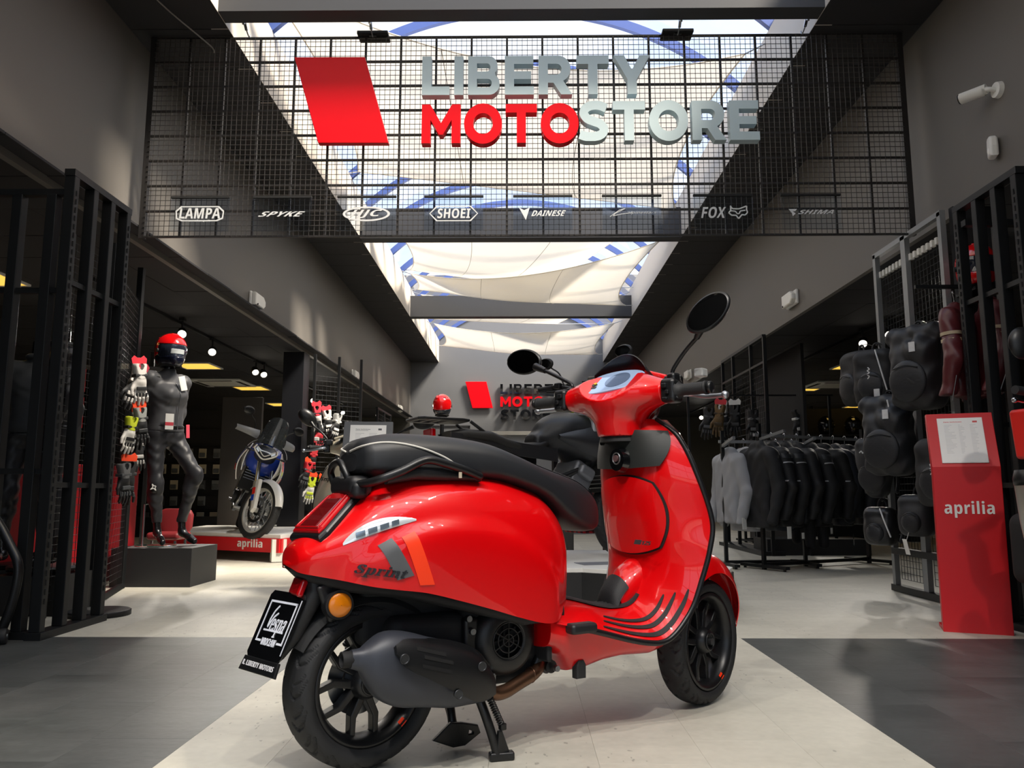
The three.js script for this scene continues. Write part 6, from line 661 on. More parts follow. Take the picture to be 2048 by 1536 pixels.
// podium with the white and blue motorcycle
{ const P = [[-2.72, -9.0], [-4.5, -9.95], [-4.6, -11.6], [-3.0, -11.9], [-2.5, -10.3]], t = thing('motorcycle_podium', 'white topped red podium with the white word aprilia, under the white and blue motorcycle', 'podium', [0, 0, 0]);
  const sh = (k) => { const c = [-3.4, -10.4]; return P.map(([x, z]) => [lerp(c[0], x, k), -lerp(c[1], z, k)]); };
  part('top_board', ext(sh(1), 0.045, 0.004).rotateX(-PI / 2).translate(0, 0.285, 0), white, t); P.forEach((a, i) => { const b = P[(i + 1) % P.length], d = V(b[0] - a[0], 0, b[1] - a[1]), L = d.length(); part('skirt_board', at(box(L - 0.01, 0.155, 0.03), (a[0] + b[0]) / 2, 0.185, (a[1] + b[1]) / 2, 0, Math.atan2(-d.z, d.x)), M(0xd3141f, 0.4), t); });
  for (const [x, z] of [[-2.76, -9.07], [-4.4, -10.0], [-3.05, -11.7], [-4.45, -11.4], [-2.58, -10.25]]) part('leg', box(0.16, 0.25, 0.1, x, 0.132, z, 0, 0.49), whiteMatte, t); for (const [x, z] of [[-2.76, -9.07]]) part('leg_foot', cyl(0.02, 0.02, 0.01, x, 0.005, z), darkPlastic, t);
  const a = V(-2.72, 0, -9.0), d = V(-4.5, 0, -9.95).sub(a).normalize(), w = part('lettering', tx('aprilia', sans, -0.2, -0.045, 0.2, 0.075, 0, 0.004), white, t); w.position.copy(a.clone().addScaledVector(d, 0.46)).add(V(-0.0085, 0.175, 0.016)); w.rotation.y = Math.atan2(d.z, -d.x); }
const whitePaint = M(0xe4e3de, 0.25, 0, { clearcoat: 0.8 }), bluePaint = M(0x1d44b8, 0.25, 0, { clearcoat: 0.8 }), redDecal = M(0xe0271f, 0.35);
motorcycle('white, blue and red adventure motorcycle facing the camera on the red podium', [-3.76, 0.309, -10.62], -74 * D, -20 * D, 37 * D, { rim: M(0xd8d6cf, 0.35, 0.4), fork: chrome, slider: M(0xb9b9b4, 0.4, 0.6), fender: whitePaint, tank: bluePaint, fairing: whitePaint, panel: whitePaint, stripe: whitePaint, acc1: bluePaint, acc2: redDecal, tail: whitePaint, seat: seatVinyl, rack: darkPlastic, engine: M(0x2a2b2e, 0.5, 0.4), head: M(0x85868a, 0.4, 0.6), frame: redDecal, exhaust: steel, beak: M(0x1b1c20, 0.4), cowl: bluePaint, handguard: M(0x8d9093, 0.4), stand: whitePaint });
// grid tower with gloves behind it
{ const t = thing('glove_tower', 'tall black column with wire grids full of gloves, behind the white and blue motorcycle', 'display tower', [0, 0, 0]); part('column', rbox(0.3, 2.8, 0.3, 0.005, -3.28, 1.4, -11.3), M(0x15171c, 0.4), t); post(t, -3.02, -11.35, 0, 2.8, 0.04); post(t, -2.72, -11.6, 0, 2.8, 0.04); post(t, -2.44, -11.85, 0, 2.8, 0.04); wireGrid(t, [-3.02, -11.34], [-2.72, -11.6], 0.1, 2.5, 0.07, 0.003); wireGrid(t, [-2.72, -11.6], [-2.44, -11.85], 0.1, 2.4, 0.07, 0.003); part('foot', box(0.7, 0.05, 0.3, -2.75, 0.025, -11.6, 0, -0.7), gateSteel, t); }
{ const R = rng(77), list = [['red carded glove at the very top of the glove tower', -2.95, 2.0, 0xd23a4a, 0xcfcdc8, 0x2b2c2e, 0xd2303f], ['white and black glove at the top of the glove tower', -2.83, 1.95, 0xd5d2cc, 0x232426, 0xd9d6d0, 0xd2303f], ['glove with pale armour at the upper right of the glove tower', -2.68, 1.9, 0x9ea0a0, 0x1e1f22, 0xc9c9c6], ['black and white glove at the right edge of the glove tower', -2.58, 1.82, 0x222325, 0x202124, 0xd9d9d6], ['glove with a red palm in the upper cluster of the glove tower', -2.9, 1.76, 0x202124, 0xb02a34, 0x1e1f22], ['grey mesh glove in the upper cluster of the glove tower', -2.76, 1.72, 0x6f7274, 0x1f2022, 0x8c8f90], ['small white gaiter glove below the upper cluster of the glove tower', -2.62, 1.55, 0xdad8d2, 0x3b3c3e, 0x1e1f22], ['black glove with red stripes in the middle of the glove tower', -2.97, 1.42, 0xb3202a, 0x1c1d1f, 0xb3202a], ['lime yellow and white glove low on the glove tower', -2.98, 1.0, 0xc3d32a, 0xdedcd6, 0xc3d32a, 0xe2481f], ['second lime glove low on the glove tower, to the right', -2.86, 0.98, 0xc3d32a, 0x222325, 0xe0ded8, 0xe2481f], ['white and grey glove low on the glove tower beside the lime ones', -2.74, 1.0, 0xd8d6d0, 0x5b5d60, 0xd8d6d0, 0xe2481f], ['black racing glove with white knuckles low on the glove tower', -2.64, 0.96, 0x202124, 0x242528, 0xd8d6d0], ['lowest lime and black glove on the glove tower', -2.72, 0.66, 0xc3d32a, 0x202124, 0x202124], ['orange patched glove at the right of the glove tower', -2.56, 1.3, 0xe0641f, 0x222325, 0x222325], ['red and black glove at the lower left of the glove tower', -3.02, 1.2, 0xc22832, 0x1d1e20, 0x55575a, 0xe2481f]];
  for (const [lb, x, y, a, b, c, d] of list) glove(lb, [x + 0.05, y, -11.3 + (x + 2.72) * -0.85 + 0.12 * R()], 0.3 + 0.8 * R(), a, b, c, d, 1.3, 0, (R() - 0.5) * 0.5); }
// wall of boxed accessories far left
{ const t = thing('accessory_wall', 'dark slat wall stocked with small packaged parts, between mannequin and motorcycle', 'display wall', [-5.6, 0, -14.6], 0.1); part('back_board', box(3.4, 2.3, 0.06, 0, 1.15, 0), M(0x121316, 0.7), t); for (let k = 0; k < 6; k++) part('hook_rail', box(3.3, 0.02, 0.02, 0, 0.45 + k * 0.3, 0.045), gateSteel, t); part('base_cabinet', box(3.4, 0.35, 0.45, 0, 0.175, 0.25), M(0x17181b, 0.6), t);
  const R = rng(9), pk = rbox(0.13, 0.17, 0.04, 0.006), bl = rbox(0.1, 0.08, 0.03, 0.01), tones = [0xa3a292, 0x7d8079, 0x4c4e50, 0xb0a58c, 0x3a3c3e, 0x6a6d6e]; let n = 0;
  const rows = ['top', 'second', 'third', 'fourth', 'lowest'], nth = ['first', 'second', 'third', 'fourth', 'fifth', 'sixth', 'seventh', 'eighth', 'ninth', 'tenth', 'eleventh', 'twelfth', 'thirteenth'];
  for (let r = 0; r < 5; r++) for (let i = 0, m = -1; i < 13; i++) { if (R() < 0.18) continue; m++; const ti = Math.floor(R() * 6); const x = -1.5 + i * 0.24 + 0.04 * R(), y = 1.5 - r * 0.29, o = thing('blister_pack', `${['beige', 'grey-green', 'dark grey', 'tan', 'black', 'grey'][ti]} blister pack, ${nth[m]} from the left on the ${rows[r]} row of the accessory wall`, 'package', [-5.6 + x * Math.cos(0.1), y, -14.6 - x * Math.sin(0.1) + 0.085], 0.1, `blister packs on the ${rows[r]} row`); part('card', pk, C(tones[ti]), o); const b = part('blister', bl, C(0x55585a, 0.2), o); b.position.set(0, -0.03, 0.03); } }
single('partition_panel', rbox(0.62, 2.25, 0.08, 0.01, -4.32, 1.125, -12.1), M(0x504c47, 0.6), 'tall grey-brown partition panel left of the white and blue motorcycle', 'partition');
// grey info totem
const paper = canvasTex(420, 560, (x, w, h) => { x.fillStyle = '#e9e9e6'; x.fillRect(0, 0, w, h); x.fillStyle = '#55585c'; x.font = 'bold 22px sans-serif'; x.fillText('Dane techniczne', 60, 64); x.fillStyle = '#9a9c9e'; x.fillRect(60, 74, 150, 5); const R = rng(5); for (let r = 0; r < 19; r++) { x.fillStyle = '#b4b6b8'; x.fillRect(60, 110 + r * 20, 50 + 80 * R(), 5); x.fillRect(225, 110 + r * 20, 40 + 70 * R(), 5); } x.fillStyle = '#44474b'; x.fillRect(330, 44, 42, 26); });
const paperRed = canvasTex(420, 600, (x, w, h) => { x.fillStyle = '#efefec'; x.fillRect(0, 0, w, h); x.fillStyle = '#d2504f'; x.font = 'bold 22px sans-serif'; x.fillText('Dane techniczne', 54, 58); x.fillRect(330, 40, 44, 24); const R = rng(6); for (let r = 0; r < 20; r++) { x.fillStyle = '#c3c5c6'; x.fillRect(54, 92 + r * 20, 40 + 70 * R(), 4); x.fillRect(190, 92 + r * 20, 20 + 40 * R(), 4); x.fillRect(300, 92 + r * 20, 30 + 40 * R(), 4); } });
function totem(label, p, ry, mat, tex, word2, sheetW, sheetH, w = 0.34) {
  const t = thing('info_totem', label, 'info stand', p, ry); part('body', at(ext([[0, 0], [0.03, 0], [0.055, 0.93], [-0.1, 1.25], [-0.16, 1.25], [-0.16, 1.2], [-0.02, 0.9], [-0.05, 0.02], [-0.2, 0.02], [-0.2, 0]], w, 0.003), 0, 0, 0, 0, -PI / 2), mat, t);
  const s = part('paper_sheet', [rbox(sheetW, sheetH, 0.004, 0.001)], M(0xe9e9e6, 0.5), t); const pr = part('printed_text', new THREE.PlaneGeometry(sheetW - 0.006, sheetH - 0.006), M(0xffffff, 0.5, 0, { map: tex }), t); for (const [o, k] of [[s, 0], [pr, 0.003]]) { o.position.set(0, 1.085, -0.018).add(V(0, 0.43, 0.9).multiplyScalar(k + 0.002)); o.rotation.x = -Math.atan2(0.155, 0.32); }
  if (word2) { const g = part('lettering', tx(word2, sans, -0.125, -0.04, 0.125, 0.055, 0, 0.003), white, t); g.position.set(0, 0.68, 0.05); g.rotation.x = 0.027; } return t; }
totem('grey info stand with a printed sheet, left behind the scooter seat', [-1.0, 0, -5.1], 0.12, M(0x54575b, 0.5), paper, null, 0.235, 0.31, 0.32);
// beige scooter behind the tail of the red one
{ const b = copy(sc, [-1.1, 0, -7.2], -102 * D, 'beige scooter parked in the background behind the red tail light, facing the camera', 'motor_scooter'), beige = M(0xb9b09a, 0.25, 0, { clearcoat: 0.9 }); const sw = new Map([[paintRed, beige], [orangeTape, orangeTape]]); b.traverse((o) => { if (o.isMesh && sw.has(o.material)) o.material = sw.get(o.material); if (o !== b) o.userData = { ...o.userData }; }); for (const c of [...b.children]) if (['number_plate', 'plate_holder', 'grey_stripe', 'orange_stripe', 'model_script', 'plate_print', 'model_badge'].includes(c.name)) b.remove(c);
  const g = part('front_script', shear(tx('Vespa', serif, -0.07, 0, 0.07, 0.04, 0, 0.003), 0.5), blackMatte, b); g.position.set(1.225, 0.86, 0.14); g.rotation.y = PI / 2 - 0.45; part('white_label', at(rbox(0.004, 0.17, 0.07, 0.001), 1.222, 0.62, 0.17, 0, -0.5, 0), white, b); }
// ---------- right side ----------
{ const t = thing('steel_gate', 'tall black steel gate of square posts at the right edge, before the maroon jackets', 'gate', [0, 0, 0]), x = 2.87;
  for (const z of [-4.36, -4.56, -4.76, -4.97]) post(t, x, z, 0.04, 2.6, 0.062, 0.05); part('bottom_rail', box(0.09, 0.04, 0.68, x, 0.02, -4.66), gateSteel, t); part('top_rail', box(0.062, 0.04, 0.67, x, 2.62, -4.66), gateSteel, t); for (const y of [1.985, 0.825]) part('cross_rail', box(0.03, 0.03, 0.62, x, y, -4.66), gateSteel, t);
  const sl = []; for (let y = 0.2; y < 2.5; y += 0.05) sl.push(box(0.004, 0.03, 0.008, x - 0.033, y, -4.36), box(0.004, 0.03, 0.008, x - 0.033, y, -4.97)); part('bracket_slots', sl, blackMatte, t, null, 'stuff'); for (const xx of [3.07, 3.22, 3.38]) post(t, xx, -4.9, 0.04, 2.5, 0.058, 0.06); part('wing_rail', box(0.6, 0.04, 0.05, 3.15, 2.5, -4.9), gateSteel, t); part('wing_rail', box(0.6, 0.04, 0.08, 3.15, 0.02, -4.9), gateSteel, t); part('wing_rail', box(0.6, 0.03, 0.03, 3.15, 1.2, -4.9), gateSteel, t); }
const alu = M(0x8d9092, 0.4, 0.4);
{ const t = thing('backpack_display', 'tall grey and black frame with wire grids carrying the black backpacks', 'display frame', [0, 0, 0]), x = 3.02;
  for (const [z, w] of [[-6.5, 0.045], [-6.0, 0.07], [-5.46, 0.045]]) { part('upright', box(0.04, 2.76, w, x, 1.4, z), alu, t); } part('top_rail', box(0.04, 0.04, 1.08, x, 2.77, -5.98), alu, t); part('bottom_rail', box(0.07, 0.05, 1.1, x, 0.03, -5.98), gateSteel, t); part('rear_upright', box(0.3, 2.8, 0.05, x + 0.2, 1.4, -5.42), blackMatte, t); part('mid_rail', box(0.05, 0.05, 1.06, x, 0.32, -5.98), gateSteel, t);
  wireGrid(t, [x + 0.03, -6.47], [x + 0.03, -6.04], 0.1, 2.6); wireGrid(t, [x + 0.03, -5.96], [x + 0.03, -5.5], 0.1, 2.62); for (const [a, b] of [[-6.46, -6.05], [-5.95, -5.5]]) for (let k = 0; k < 8; k++) part('grid_clip', box(0.03, 0.05, 0.03, x + 0.02, 2.6, lerp(a, b, k / 7)), whiteMatte, t); }
// backpacks hung on the frame (front looks along -x)
const packM = M(0x1b1c1f, 0.62, 0, { bumpMap: bumpLeather, bumpScale: 0.001 }), packM2 = M(0x222428, 0.5, 0, { bumpMap: bumpLeather, bumpScale: 0.0015 }), whitePrint = M(0xd9dadb, 0.45);
const pk = {};
pk.slim = sdf((p) => { let d = rb3(p, [0, 0, 0], [0.09, 0.23, 0.16], 0.07); d = smin(d, ell(p, [-0.06, -0.08, 0], [0.07, 0.13, 0.13]), 0.05); return d + 0.003 * Math.sin(p[1] * 50 + p[2] * 20); }, [-0.18, -0.27, -0.2], [0.14, 0.28, 0.2], 0.013);
pk.bulky = sdf((p) => { let d = rb3(p, [0, -0.05, 0], [0.13, 0.24, 0.17], 0.09); d = smin(d, cap3(p, [0.0, 0.24, -0.13], [0, 0.25, 0.13], 0.085, 0.08), 0.06); d = smin(d, ell(p, [-0.1, -0.1, 0.02], [0.08, 0.14, 0.13]), 0.04); d = smin(d, ell(p, [-0.07, 0.12, 0.07], [0.1, 0.1, 0.1]), 0.04); return d + 0.006 * Math.sin(p[1] * 34 + 3 * Math.sin(p[2] * 20)); }, [-0.22, -0.34, -0.26], [0.18, 0.37, 0.26], 0.015);
pk.kidney = sdf((p) => { const w = lerp(0.08, 0.15, sst(p[1], -0.24, 0.1)); let d = rb3(p, [0, 0, 0], [0.085, 0.24, w], 0.06); return smin(d, ell(p, [-0.05, 0.02, 0], [0.08, 0.17, w * 0.85]), 0.04); }, [-0.17, -0.27, -0.2], [0.12, 0.28, 0.2], 0.013);
pk.small = sdf((p) => { let d = rb3(p, [0, 0, 0], [0.08, 0.15, 0.12], 0.06); return smin(d, ell(p, [-0.05, -0.03, 0], [0.06, 0.1, 0.1]), 0.04); }, [-0.15, -0.18, -0.16], [0.12, 0.18, 0.16], 0.012);
function pack(kind, label, p, ry, opts = {}) {
  const t = thing('backpack', label, 'backpack', p, ry), H = { slim: 0.23, bulky: 0.3, kidney: 0.24, small: 0.15 }[kind]; part('body', pk[kind], opts.m || packM, t); part('carry_loop', tube([[0.05, H - 0.02, -0.04], [0.05, H + 0.05, -0.02], [0.05, H + 0.05, 0.02], [0.05, H - 0.02, 0.04]], 0.008, 20, 8), packM2, t);
  for (const s of [-1, 1]) part('shoulder_strap', tube([[0.08, H * 0.75, s * 0.08], [0.14, H * 0.3, s * 0.1], [0.13, -H * 0.4, s * 0.11], [0.07, -H * 0.8, s * 0.12]], 0.016, 30, 8), packM2, t); part('front_pocket', ball(1, -0.1 - (kind === 'bulky' ? 0.045 : 0), -H * 0.32, 0, 0.04, H * 0.5, H * 0.46), packM2, t); part('pocket_zip', tube([[-0.128 - (kind === 'bulky' ? 0.045 : 0), -H * 0.02, -H * 0.3], [-0.137 - (kind === 'bulky' ? 0.045 : 0), 0.02 - H * 0.02, 0], [-0.128 - (kind === 'bulky' ? 0.045 : 0), -H * 0.02, H * 0.3]], 0.004, 20, 6), satinBlack, t);
  if (opts.zip) part('reflective_zip', tube([[-0.1, H * 0.9, 0.05], [-0.125, H * 0.3, 0.09], [-0.12, -H * 0.5, 0.13]], 0.006, 30, 6), whitePrint, t); if (opts.logo) part('logo_patch', [rbox(0.006, 0.07, 0.045, 0.002, -0.14 - (opts.lx || 0), opts.logo, 0.06), rbox(0.007, 0.02, 0.02, 0.002, -0.1405 - (opts.lx || 0), opts.logo, 0.06)], whitePrint, t); if (opts.text) { const o = part('printed_squiggle', line2([[-0.07, 0], [-0.055, 0.012], [-0.045, -0.008], [-0.03, 0.01], [-0.015, -0.01], [0, 0.008], [0.02, -0.006], [0.035, 0.01], [0.05, -0.004], [0.07, 0.002]], 0.0045), whitePrint, t); o.rotation.set(0, -PI / 2, opts.vert ? 0 : 0); if (opts.vert) { o.rotation.order = 'YXZ'; o.rotation.z = -PI / 2; } o.position.set(-0.134 - (opts.lx || 0), opts.ty || 0, 0); } part('hook', tube([[0.05, H + 0.045, 0], [0.09, H + 0.07, 0], [0.16, H + 0.06, 0]], 0.004, 12, 6), chrome, t); return t; }
pack('slim', 'upper black backpack with a white diagonal strip and vertical lettering', [2.84, 1.69, -6.25], 0.75, { zip: 1, text: 1, vert: 1, logo: -0.14 }); pack('slim', 'soft black backpack half hidden behind the one with the white diagonal strip', [2.86, 1.74, -6.62], 0.2, {}); pack('bulky', 'bulky black roll-top backpack high on the right display frame', [2.86, 1.66, -5.62], 0.6, { m: M(0x26272a, 0.5, 0, { bumpMap: bumpLeather, bumpScale: 0.002 }), logo: 0.14, lx: 0.03 }); pack('bulky', 'large black backpack with a white emblem in the middle of the right display frame', [2.8, 1.2, -6.0], 0.7, { zip: 1, logo: 0.16, lx: 0.03, m: packM2 }); pack('kidney', 'tapering hard-shell black backpack with small white lettering across its top', [2.86, 0.98, -6.38], 0.75, { text: 1, ty: 0.12, m: packM2 }); pack('slim', 'narrow black backpack right behind the red info stand', [2.84, 0.92, -5.36], 0.6, { text: 1, vert: 1 }); pack('small', 'lowest small glossy black backpack on the right display frame', [2.85, 0.52, -6.35], 0.7, { m: M(0x1c1d20, 0.35), zip: 1 }); pack('small', 'small black pouch bag with a white tag, low beside the red info stand', [2.86, 0.62, -5.78], 0.7, { m: packM2 });
single('swing_tag', [rbox(0.004, 0.11, 0.06, 0.001, 2.74, 0.4, -5.72, 0, 0, 0.2), tube([[2.745, 0.45, -5.72], [2.78, 0.52, -5.74]], 0.002, 8, 5)], white, 'white paper tag hanging from the lowest pouch bag on the right display frame', 'tag');
// red info stand
totem('tall red info stand with the white word aprilia and a printed sheet at the right', [2.57, 0, -4.6], -22 * D, M(0xc81019, 0.42), paperRed, 'aprilia', 0.235, 0.3, 0.345);
// hung garments
const jk = {};
function jacketSdf(len, sl, seed) { return sdf((p) => { let d = rb3(p, [0, -len / 2 - 0.06, 0], [0.075 + 0.02 * Math.sin(seed), len / 2, 0.2], 0.07); d = smin(d, cap3(p, [0, -0.08, -0.17], [0, -0.08, 0.17], 0.07, 0.07), 0.06); d = smin(d, cap3(p, [0, 0.0, -0.05], [0, 0.0, 0.05], 0.055, 0.055), 0.04); for (const s of [-1, 1]) { d = smin(d, cap3(p, [0, -0.1, s * 0.21], [0.02, -0.1 - sl * 0.5, s * 0.29], 0.075, 0.068), 0.04); d = smin(d, cap3(p, [0.02, -0.1 - sl * 0.5, s * 0.29], [-0.07, -0.1 - sl, s * 0.28], 0.066, 0.05), 0.025); } return Math.max(d + 0.005 * Math.sin(p[1] * 13 + p[2] * 31 + seed + 2 * Math.sin(p[1] * 9)) + 0.003 * Math.sin(p[1] * 29 - p[2] * 47 + p[0] * 40 - seed * 2), -(p[1] + len + 0.02)); }, [-0.2, -len - 0.1, -0.4], [0.2, 0.1, 0.4], 0.018); }
jk.long = jacketSdf(0.82, 0.66, 1); jk.short = jacketSdf(0.66, 0.62, 4); jk.mid = jacketSdf(0.74, 0.64, 2.3); jk.trousers = sdf((p) => Math.min(cap3(p, [0.03, -0.6, 0.08], [0.04, -1.02, 0.1], 0.07, 0.055), cap3(p, [0.03, -0.6, -0.08], [0.02, -0.98, -0.1], 0.07, 0.055)), [-0.15, -1.1, -0.22], [0.18, -0.5, 0.22], 0.018);
jk.hanger = merge([tube([[0, -0.06, -0.17], [0, 0.0, -0.06], [0, 0.015, 0], [0, 0.0, 0.06], [0, -0.06, 0.17]], 0.014, 40, 8), rod([0, 0.01, 0], [0, 0.06, 0], 0.012)]); jk.hook = tube([[0, 0.05, 0], [0, 0.09, 0], [0, 0.125, 0.018], [0, 0.148, 0], [0, 0.13, -0.022]], 0.0035, 24, 6); jk.stripe = merge([0, 1].map((k) => at(box(0.004, 0.012, 0.12), 0, 0, 0))); jk.tag = rbox(0.004, 0.12, 0.07, 0.001); jk.tagInner = rbox(0.006, 0.06, 0.045, 0.001, 0, -0.015, 0);
const refl = M(0xb9bcc0, 0.3, 0.3), pinkTag = C(0xc43a48);
function garment(label, p, ry, kind, col, o = {}) {
  const t = thing('hanging_jacket', label, 'jacket', p, ry, undefined); part('shell', jk[kind], col, t); part('hanger', jk.hanger, darkPlastic, t); part('hook', jk.hook, chrome, t); if (o.legs) part('trousers', jk.trousers, knit, t);
  if (o.stripe) part('arm_stripe', [thick(8, 2, (u, v) => { const a = lerp(-1.3, 1.3, u); return [0.074 * Math.sin(a) + 0.01, -0.37 + 0.014 * v, 0.26 + 0.072 * Math.cos(a)]; }, 0.002)], refl, t); if (o.cap) part('shoulder_cap', [thick(8, 6, (u, v) => { const a = lerp(-0.9, 0.9, u), b = lerp(0.1, 0.75, v); return [0.08 * Math.sin(a), -0.14 + 0.085 * Math.sin(b), 0.215 + 0.083 * Math.cos(a) * Math.cos(b)]; }, 0.004)], C(0x2f3134, 0.35), t); if (o.cap) part('cap_highlight_strip', [thick(8, 2, (u, v) => { const a = lerp(-0.8, 0.8, u); return [0.085 * Math.sin(a), -0.2 + 0.012 * v + 0.02 * Math.cos(a), 0.225 + 0.085 * Math.cos(a)]; }, 0.002)], refl, t);
  if (o.tag) { const g = part('paper_tag', jk.tag, o.darkTag ? C(0x1a1b1d) : white, t); g.position.set(-0.06, o.tag, 0.33); g.rotation.y = -1.2; const q = part('tag_print', jk.tagInner, white, g); }
  return t; }
function rail(label, p, ry, L, H, arms = 1) {
  const t = thing('clothes_rail', label, 'clothes rail', p, ry); part('hanging_bar', box(L, 0.03, 0.03, 0, H, 0), M(0xa7a9aa, 0.4, 0.5), t); for (const s of [-1, 1]) { part('upright', box(0.035, H + 0.12, 0.035, s * L * 0.46, (H + 0.12) / 2, 0), gateSteel, t); part('foot_bar', box(0.06, 0.03, 0.62, s * L * 0.46, 0.035, 0), gateSteel, t); for (const z of [-0.27, 0.27]) part('foot_pad', cyl(0.015, 0.015, 0.02, s * L * 0.46, 0.01, z), darkPlastic, t); part('arm', bar([s * L * 0.46, H - 0.05, 0], [s * L * 0.46, H + 0.02, 0.35], 0.03), M(0x8d9092, 0.4, 0.4), t); } part('base_bar', box(L * 0.92, 0.035, 0.035, 0, 0.05, 0), gateSteel, t); return t; }
const g1 = [3.2, -8.65], a1 = 0.503; rail('front black clothes rail hung with dark jackets on the right', [g1[0], 0, g1[1]], a1, 1.75, 1.38);
const darks = [M(0x1d1e21, 0.7), M(0x191a1d, 0.6), M(0x23262b, 0.65), M(0x1c2029, 0.65), M(0x151618, 0.7)];
const ord = ['first', 'second', 'third', 'fourth', 'fifth', 'sixth', 'seventh', 'eighth', 'ninth', 'tenth'];
[['long', 0, {}], ['mid', 1, { stripe: 1, cap: 1, tag: -0.88 }], ['long', 4, { stripe: 1, cap: 1, tag: -0.9, darkTag: 1 }], ['mid', 1, { legs: 1 }], ['long', 0, { cap: 1, stripe: 1, legs: 1, tag: -0.86, darkTag: 1 }], ['mid', 4, { stripe: 1, tag: -0.98, darkTag: 1 }], ['long', 3, {}], ['mid', 2, {}], ['long', 1, { tag: -0.95 }]].forEach(([k, c, o], i) => { const x = -0.82 + i * 0.19; garment(`${['plain black', 'black armoured', 'black armoured', 'black touring', 'black armoured', 'black striped', 'dark navy', 'charcoal', 'plain black'][i]} jacket, ${ord[i]} from the left on the front rail${o.stripe ? ', with pale reflective stripes' : ''}`, [g1[0] + x * Math.cos(a1), 1.265, g1[1] - x * Math.sin(a1)], a1 + (hash(i, 5) - 0.5) * 0.5, k, darks[c], o); });
const g2 = [2.62, -8.6], a2 = 0.1; rail('small clothes rail with grey jackets behind the scooter legshield', [g2[0], 0, g2[1]], a2, 0.95, 1.33);
[['light grey textile jacket, leftmost on the small rail by the scooter', M(0xa2a4a8, 0.75), 'mid', -0.36], ['pale grey jacket, second on the small rail by the scooter', M(0xb4b5b7, 0.75), 'long', -0.2], ['mid grey jacket, third on the small rail by the scooter', M(0x7c7f84, 0.7), 'mid', -0.02], ['dark denim blue jacket at the right end of the small rail', M(0x2a2f38, 0.7), 'long', 0.16], ['black jacket squeezed last on the small rail beside the front rail', darks[1], 'mid', 0.34]].forEach(([lb, m, k, x], i) => garment(lb, [g2[0] + x, 1.215, g2[1] - x * 0.1], a2 + 0.2 + (hash(i, 9) - 0.5) * 0.4, k, m, i === 0 ? { tag: -0.75 } : {}));
const g3 = [4.75, -12.9], a3 = 0.15; rail('rear clothes rail in the dark behind the front one', [g3[0], 0, g3[1]], a3, 2.6, 1.4);
for (let i = 0; i < 10; i++) garment(`black jacket in the dark, ${ord[i]} from the left on the rear rail`, [g3[0] - 1.05 + i * 0.235, 1.285, g3[1] + 0.16 - i * 0.035], a3 + (hash(i, 21) - 0.5) * 0.4, ['mid', 'short', 'long'][i % 3], darks[(i * 2) % 5], {});
{ const t = thing('glove_tower', 'tall dark display tower with gloves behind the scooter brake lever', 'display tower', [0, 0, 0]), x = 3.14; for (const z of [-12.1, -11.5, -10.6, -10.0]) post(t, x, z, 0, 2.78, 0.045); part('top_rail', box(0.05, 0.04, 2.1, x, 2.79, -11.05), gateSteel, t); part('mid_rail', box(0.04, 0.03, 2.1, x, 2.45, -11.05), gateSteel, t); wireGrid(t, [x, -12.05], [x, -11.0], 0.3, 2.4, 0.08, 0.003); wireGrid(t, [x, -11.0], [x, -10.05], 0.3, 2.4, 0.08, 0.003); part('back_board', box(0.04, 2.7, 2.0, x + 0.5, 1.35, -11.05), M(0x131416, 0.7), t); part('foot', box(0.3, 0.05, 2.1, x, 0.025, -11.05), gateSteel, t); }
[['brown leather glove with a red card behind the scooter brake lever', [2.6, 1.92, -10.2], 0x6b5230, 0x5f4a2c, 0x3b2f1e, 0xc9303a], ['black glove with a white card right of the brown one', [2.8, 1.92, -10.25], 0x1c1d1f, 0x191a1c, 0x2b2c2e, 0xdcdcd8], ['white trimmed black glove beyond the brown one', [2.72, 1.95, -10.6], 0xd5d4cf, 0x232426, 0x232426, 0xdcdcd8], ['dark glove at the left end of the far glove row', [2.5, 1.9, -10.4], 0x2a2b2e, 0x202123, 0x55575a], ['black glove with grey knuckles on the far glove row', [3.05, 1.86, -10.3], 0x1c1d1f, 0x191a1c, 0x6a6c6e], ['lone black and white racing glove at the right of the far glove row', [3.6, 1.86, -10.25], 0x1d1e20, 0x1b1c1e, 0xd3d5d2]].forEach(([lb, p, a, b, c, d], i) => glove(lb, p, -0.5 + i * 0.13, a, b, c, d, 1.45, 0, (i % 3 - 1) * 0.12));
{ const t = thing('glove_bar', 'thin black bar holding the far glove row', 'rail', [3.0, 1.99, -10.4], 0); part('bar', box(2.0, 0.02, 0.02, 0.1, 0.06, 0.1), gateSteel, t); for (const x of [-0.8, 1.05]) part('upright', box(0.03, 2.05, 0.03, x, -0.965, 0.1), gateSteel, t); }
{ const t = thing('helmet_shelf', 'dark shelf with black helmets beyond the jackets', 'shelf', [5.2, 0, -13.2], -0.1); for (const y of [1.05, 1.72]) part('shelf_board', box(2.6, 0.03, 0.4, 0, y, 0), M(0x202124, 0.5), t); part('back_panel', box(2.7, 2.2, 0.04, 0, 1.1, -0.22), M(0x141517, 0.7), t); part('plinth', box(2.6, 0.5, 0.42, 0, 0.25, 0), M(0x17181a, 0.6), t); for (const s of [-1, 1]) part('side_panel', box(0.04, 2.2, 0.42, s * 1.33, 1.1, 0), M(0x17181a, 0.6), t); }
[[-0.55, 1.72, 'left glossy black helmet on the dark helmet shelf'], [-0.1, 1.72, 'second glossy black helmet on the dark helmet shelf'], [0.35, 1.72, 'third glossy black helmet on the dark helmet shelf']].forEach(([x, y, lb]) => helmet(lb, [5.2 + x, y + 0.175, -13.2 + 0.05], -1.9, glossBlack, satinBlack, 0, false));
single('low_black_platform', rbox(1.3, 0.2, 0.6, 0.004, 3.75, 0.1, -10.4), plinthM, 'low black platform on the floor behind the front jackets', 'platform');
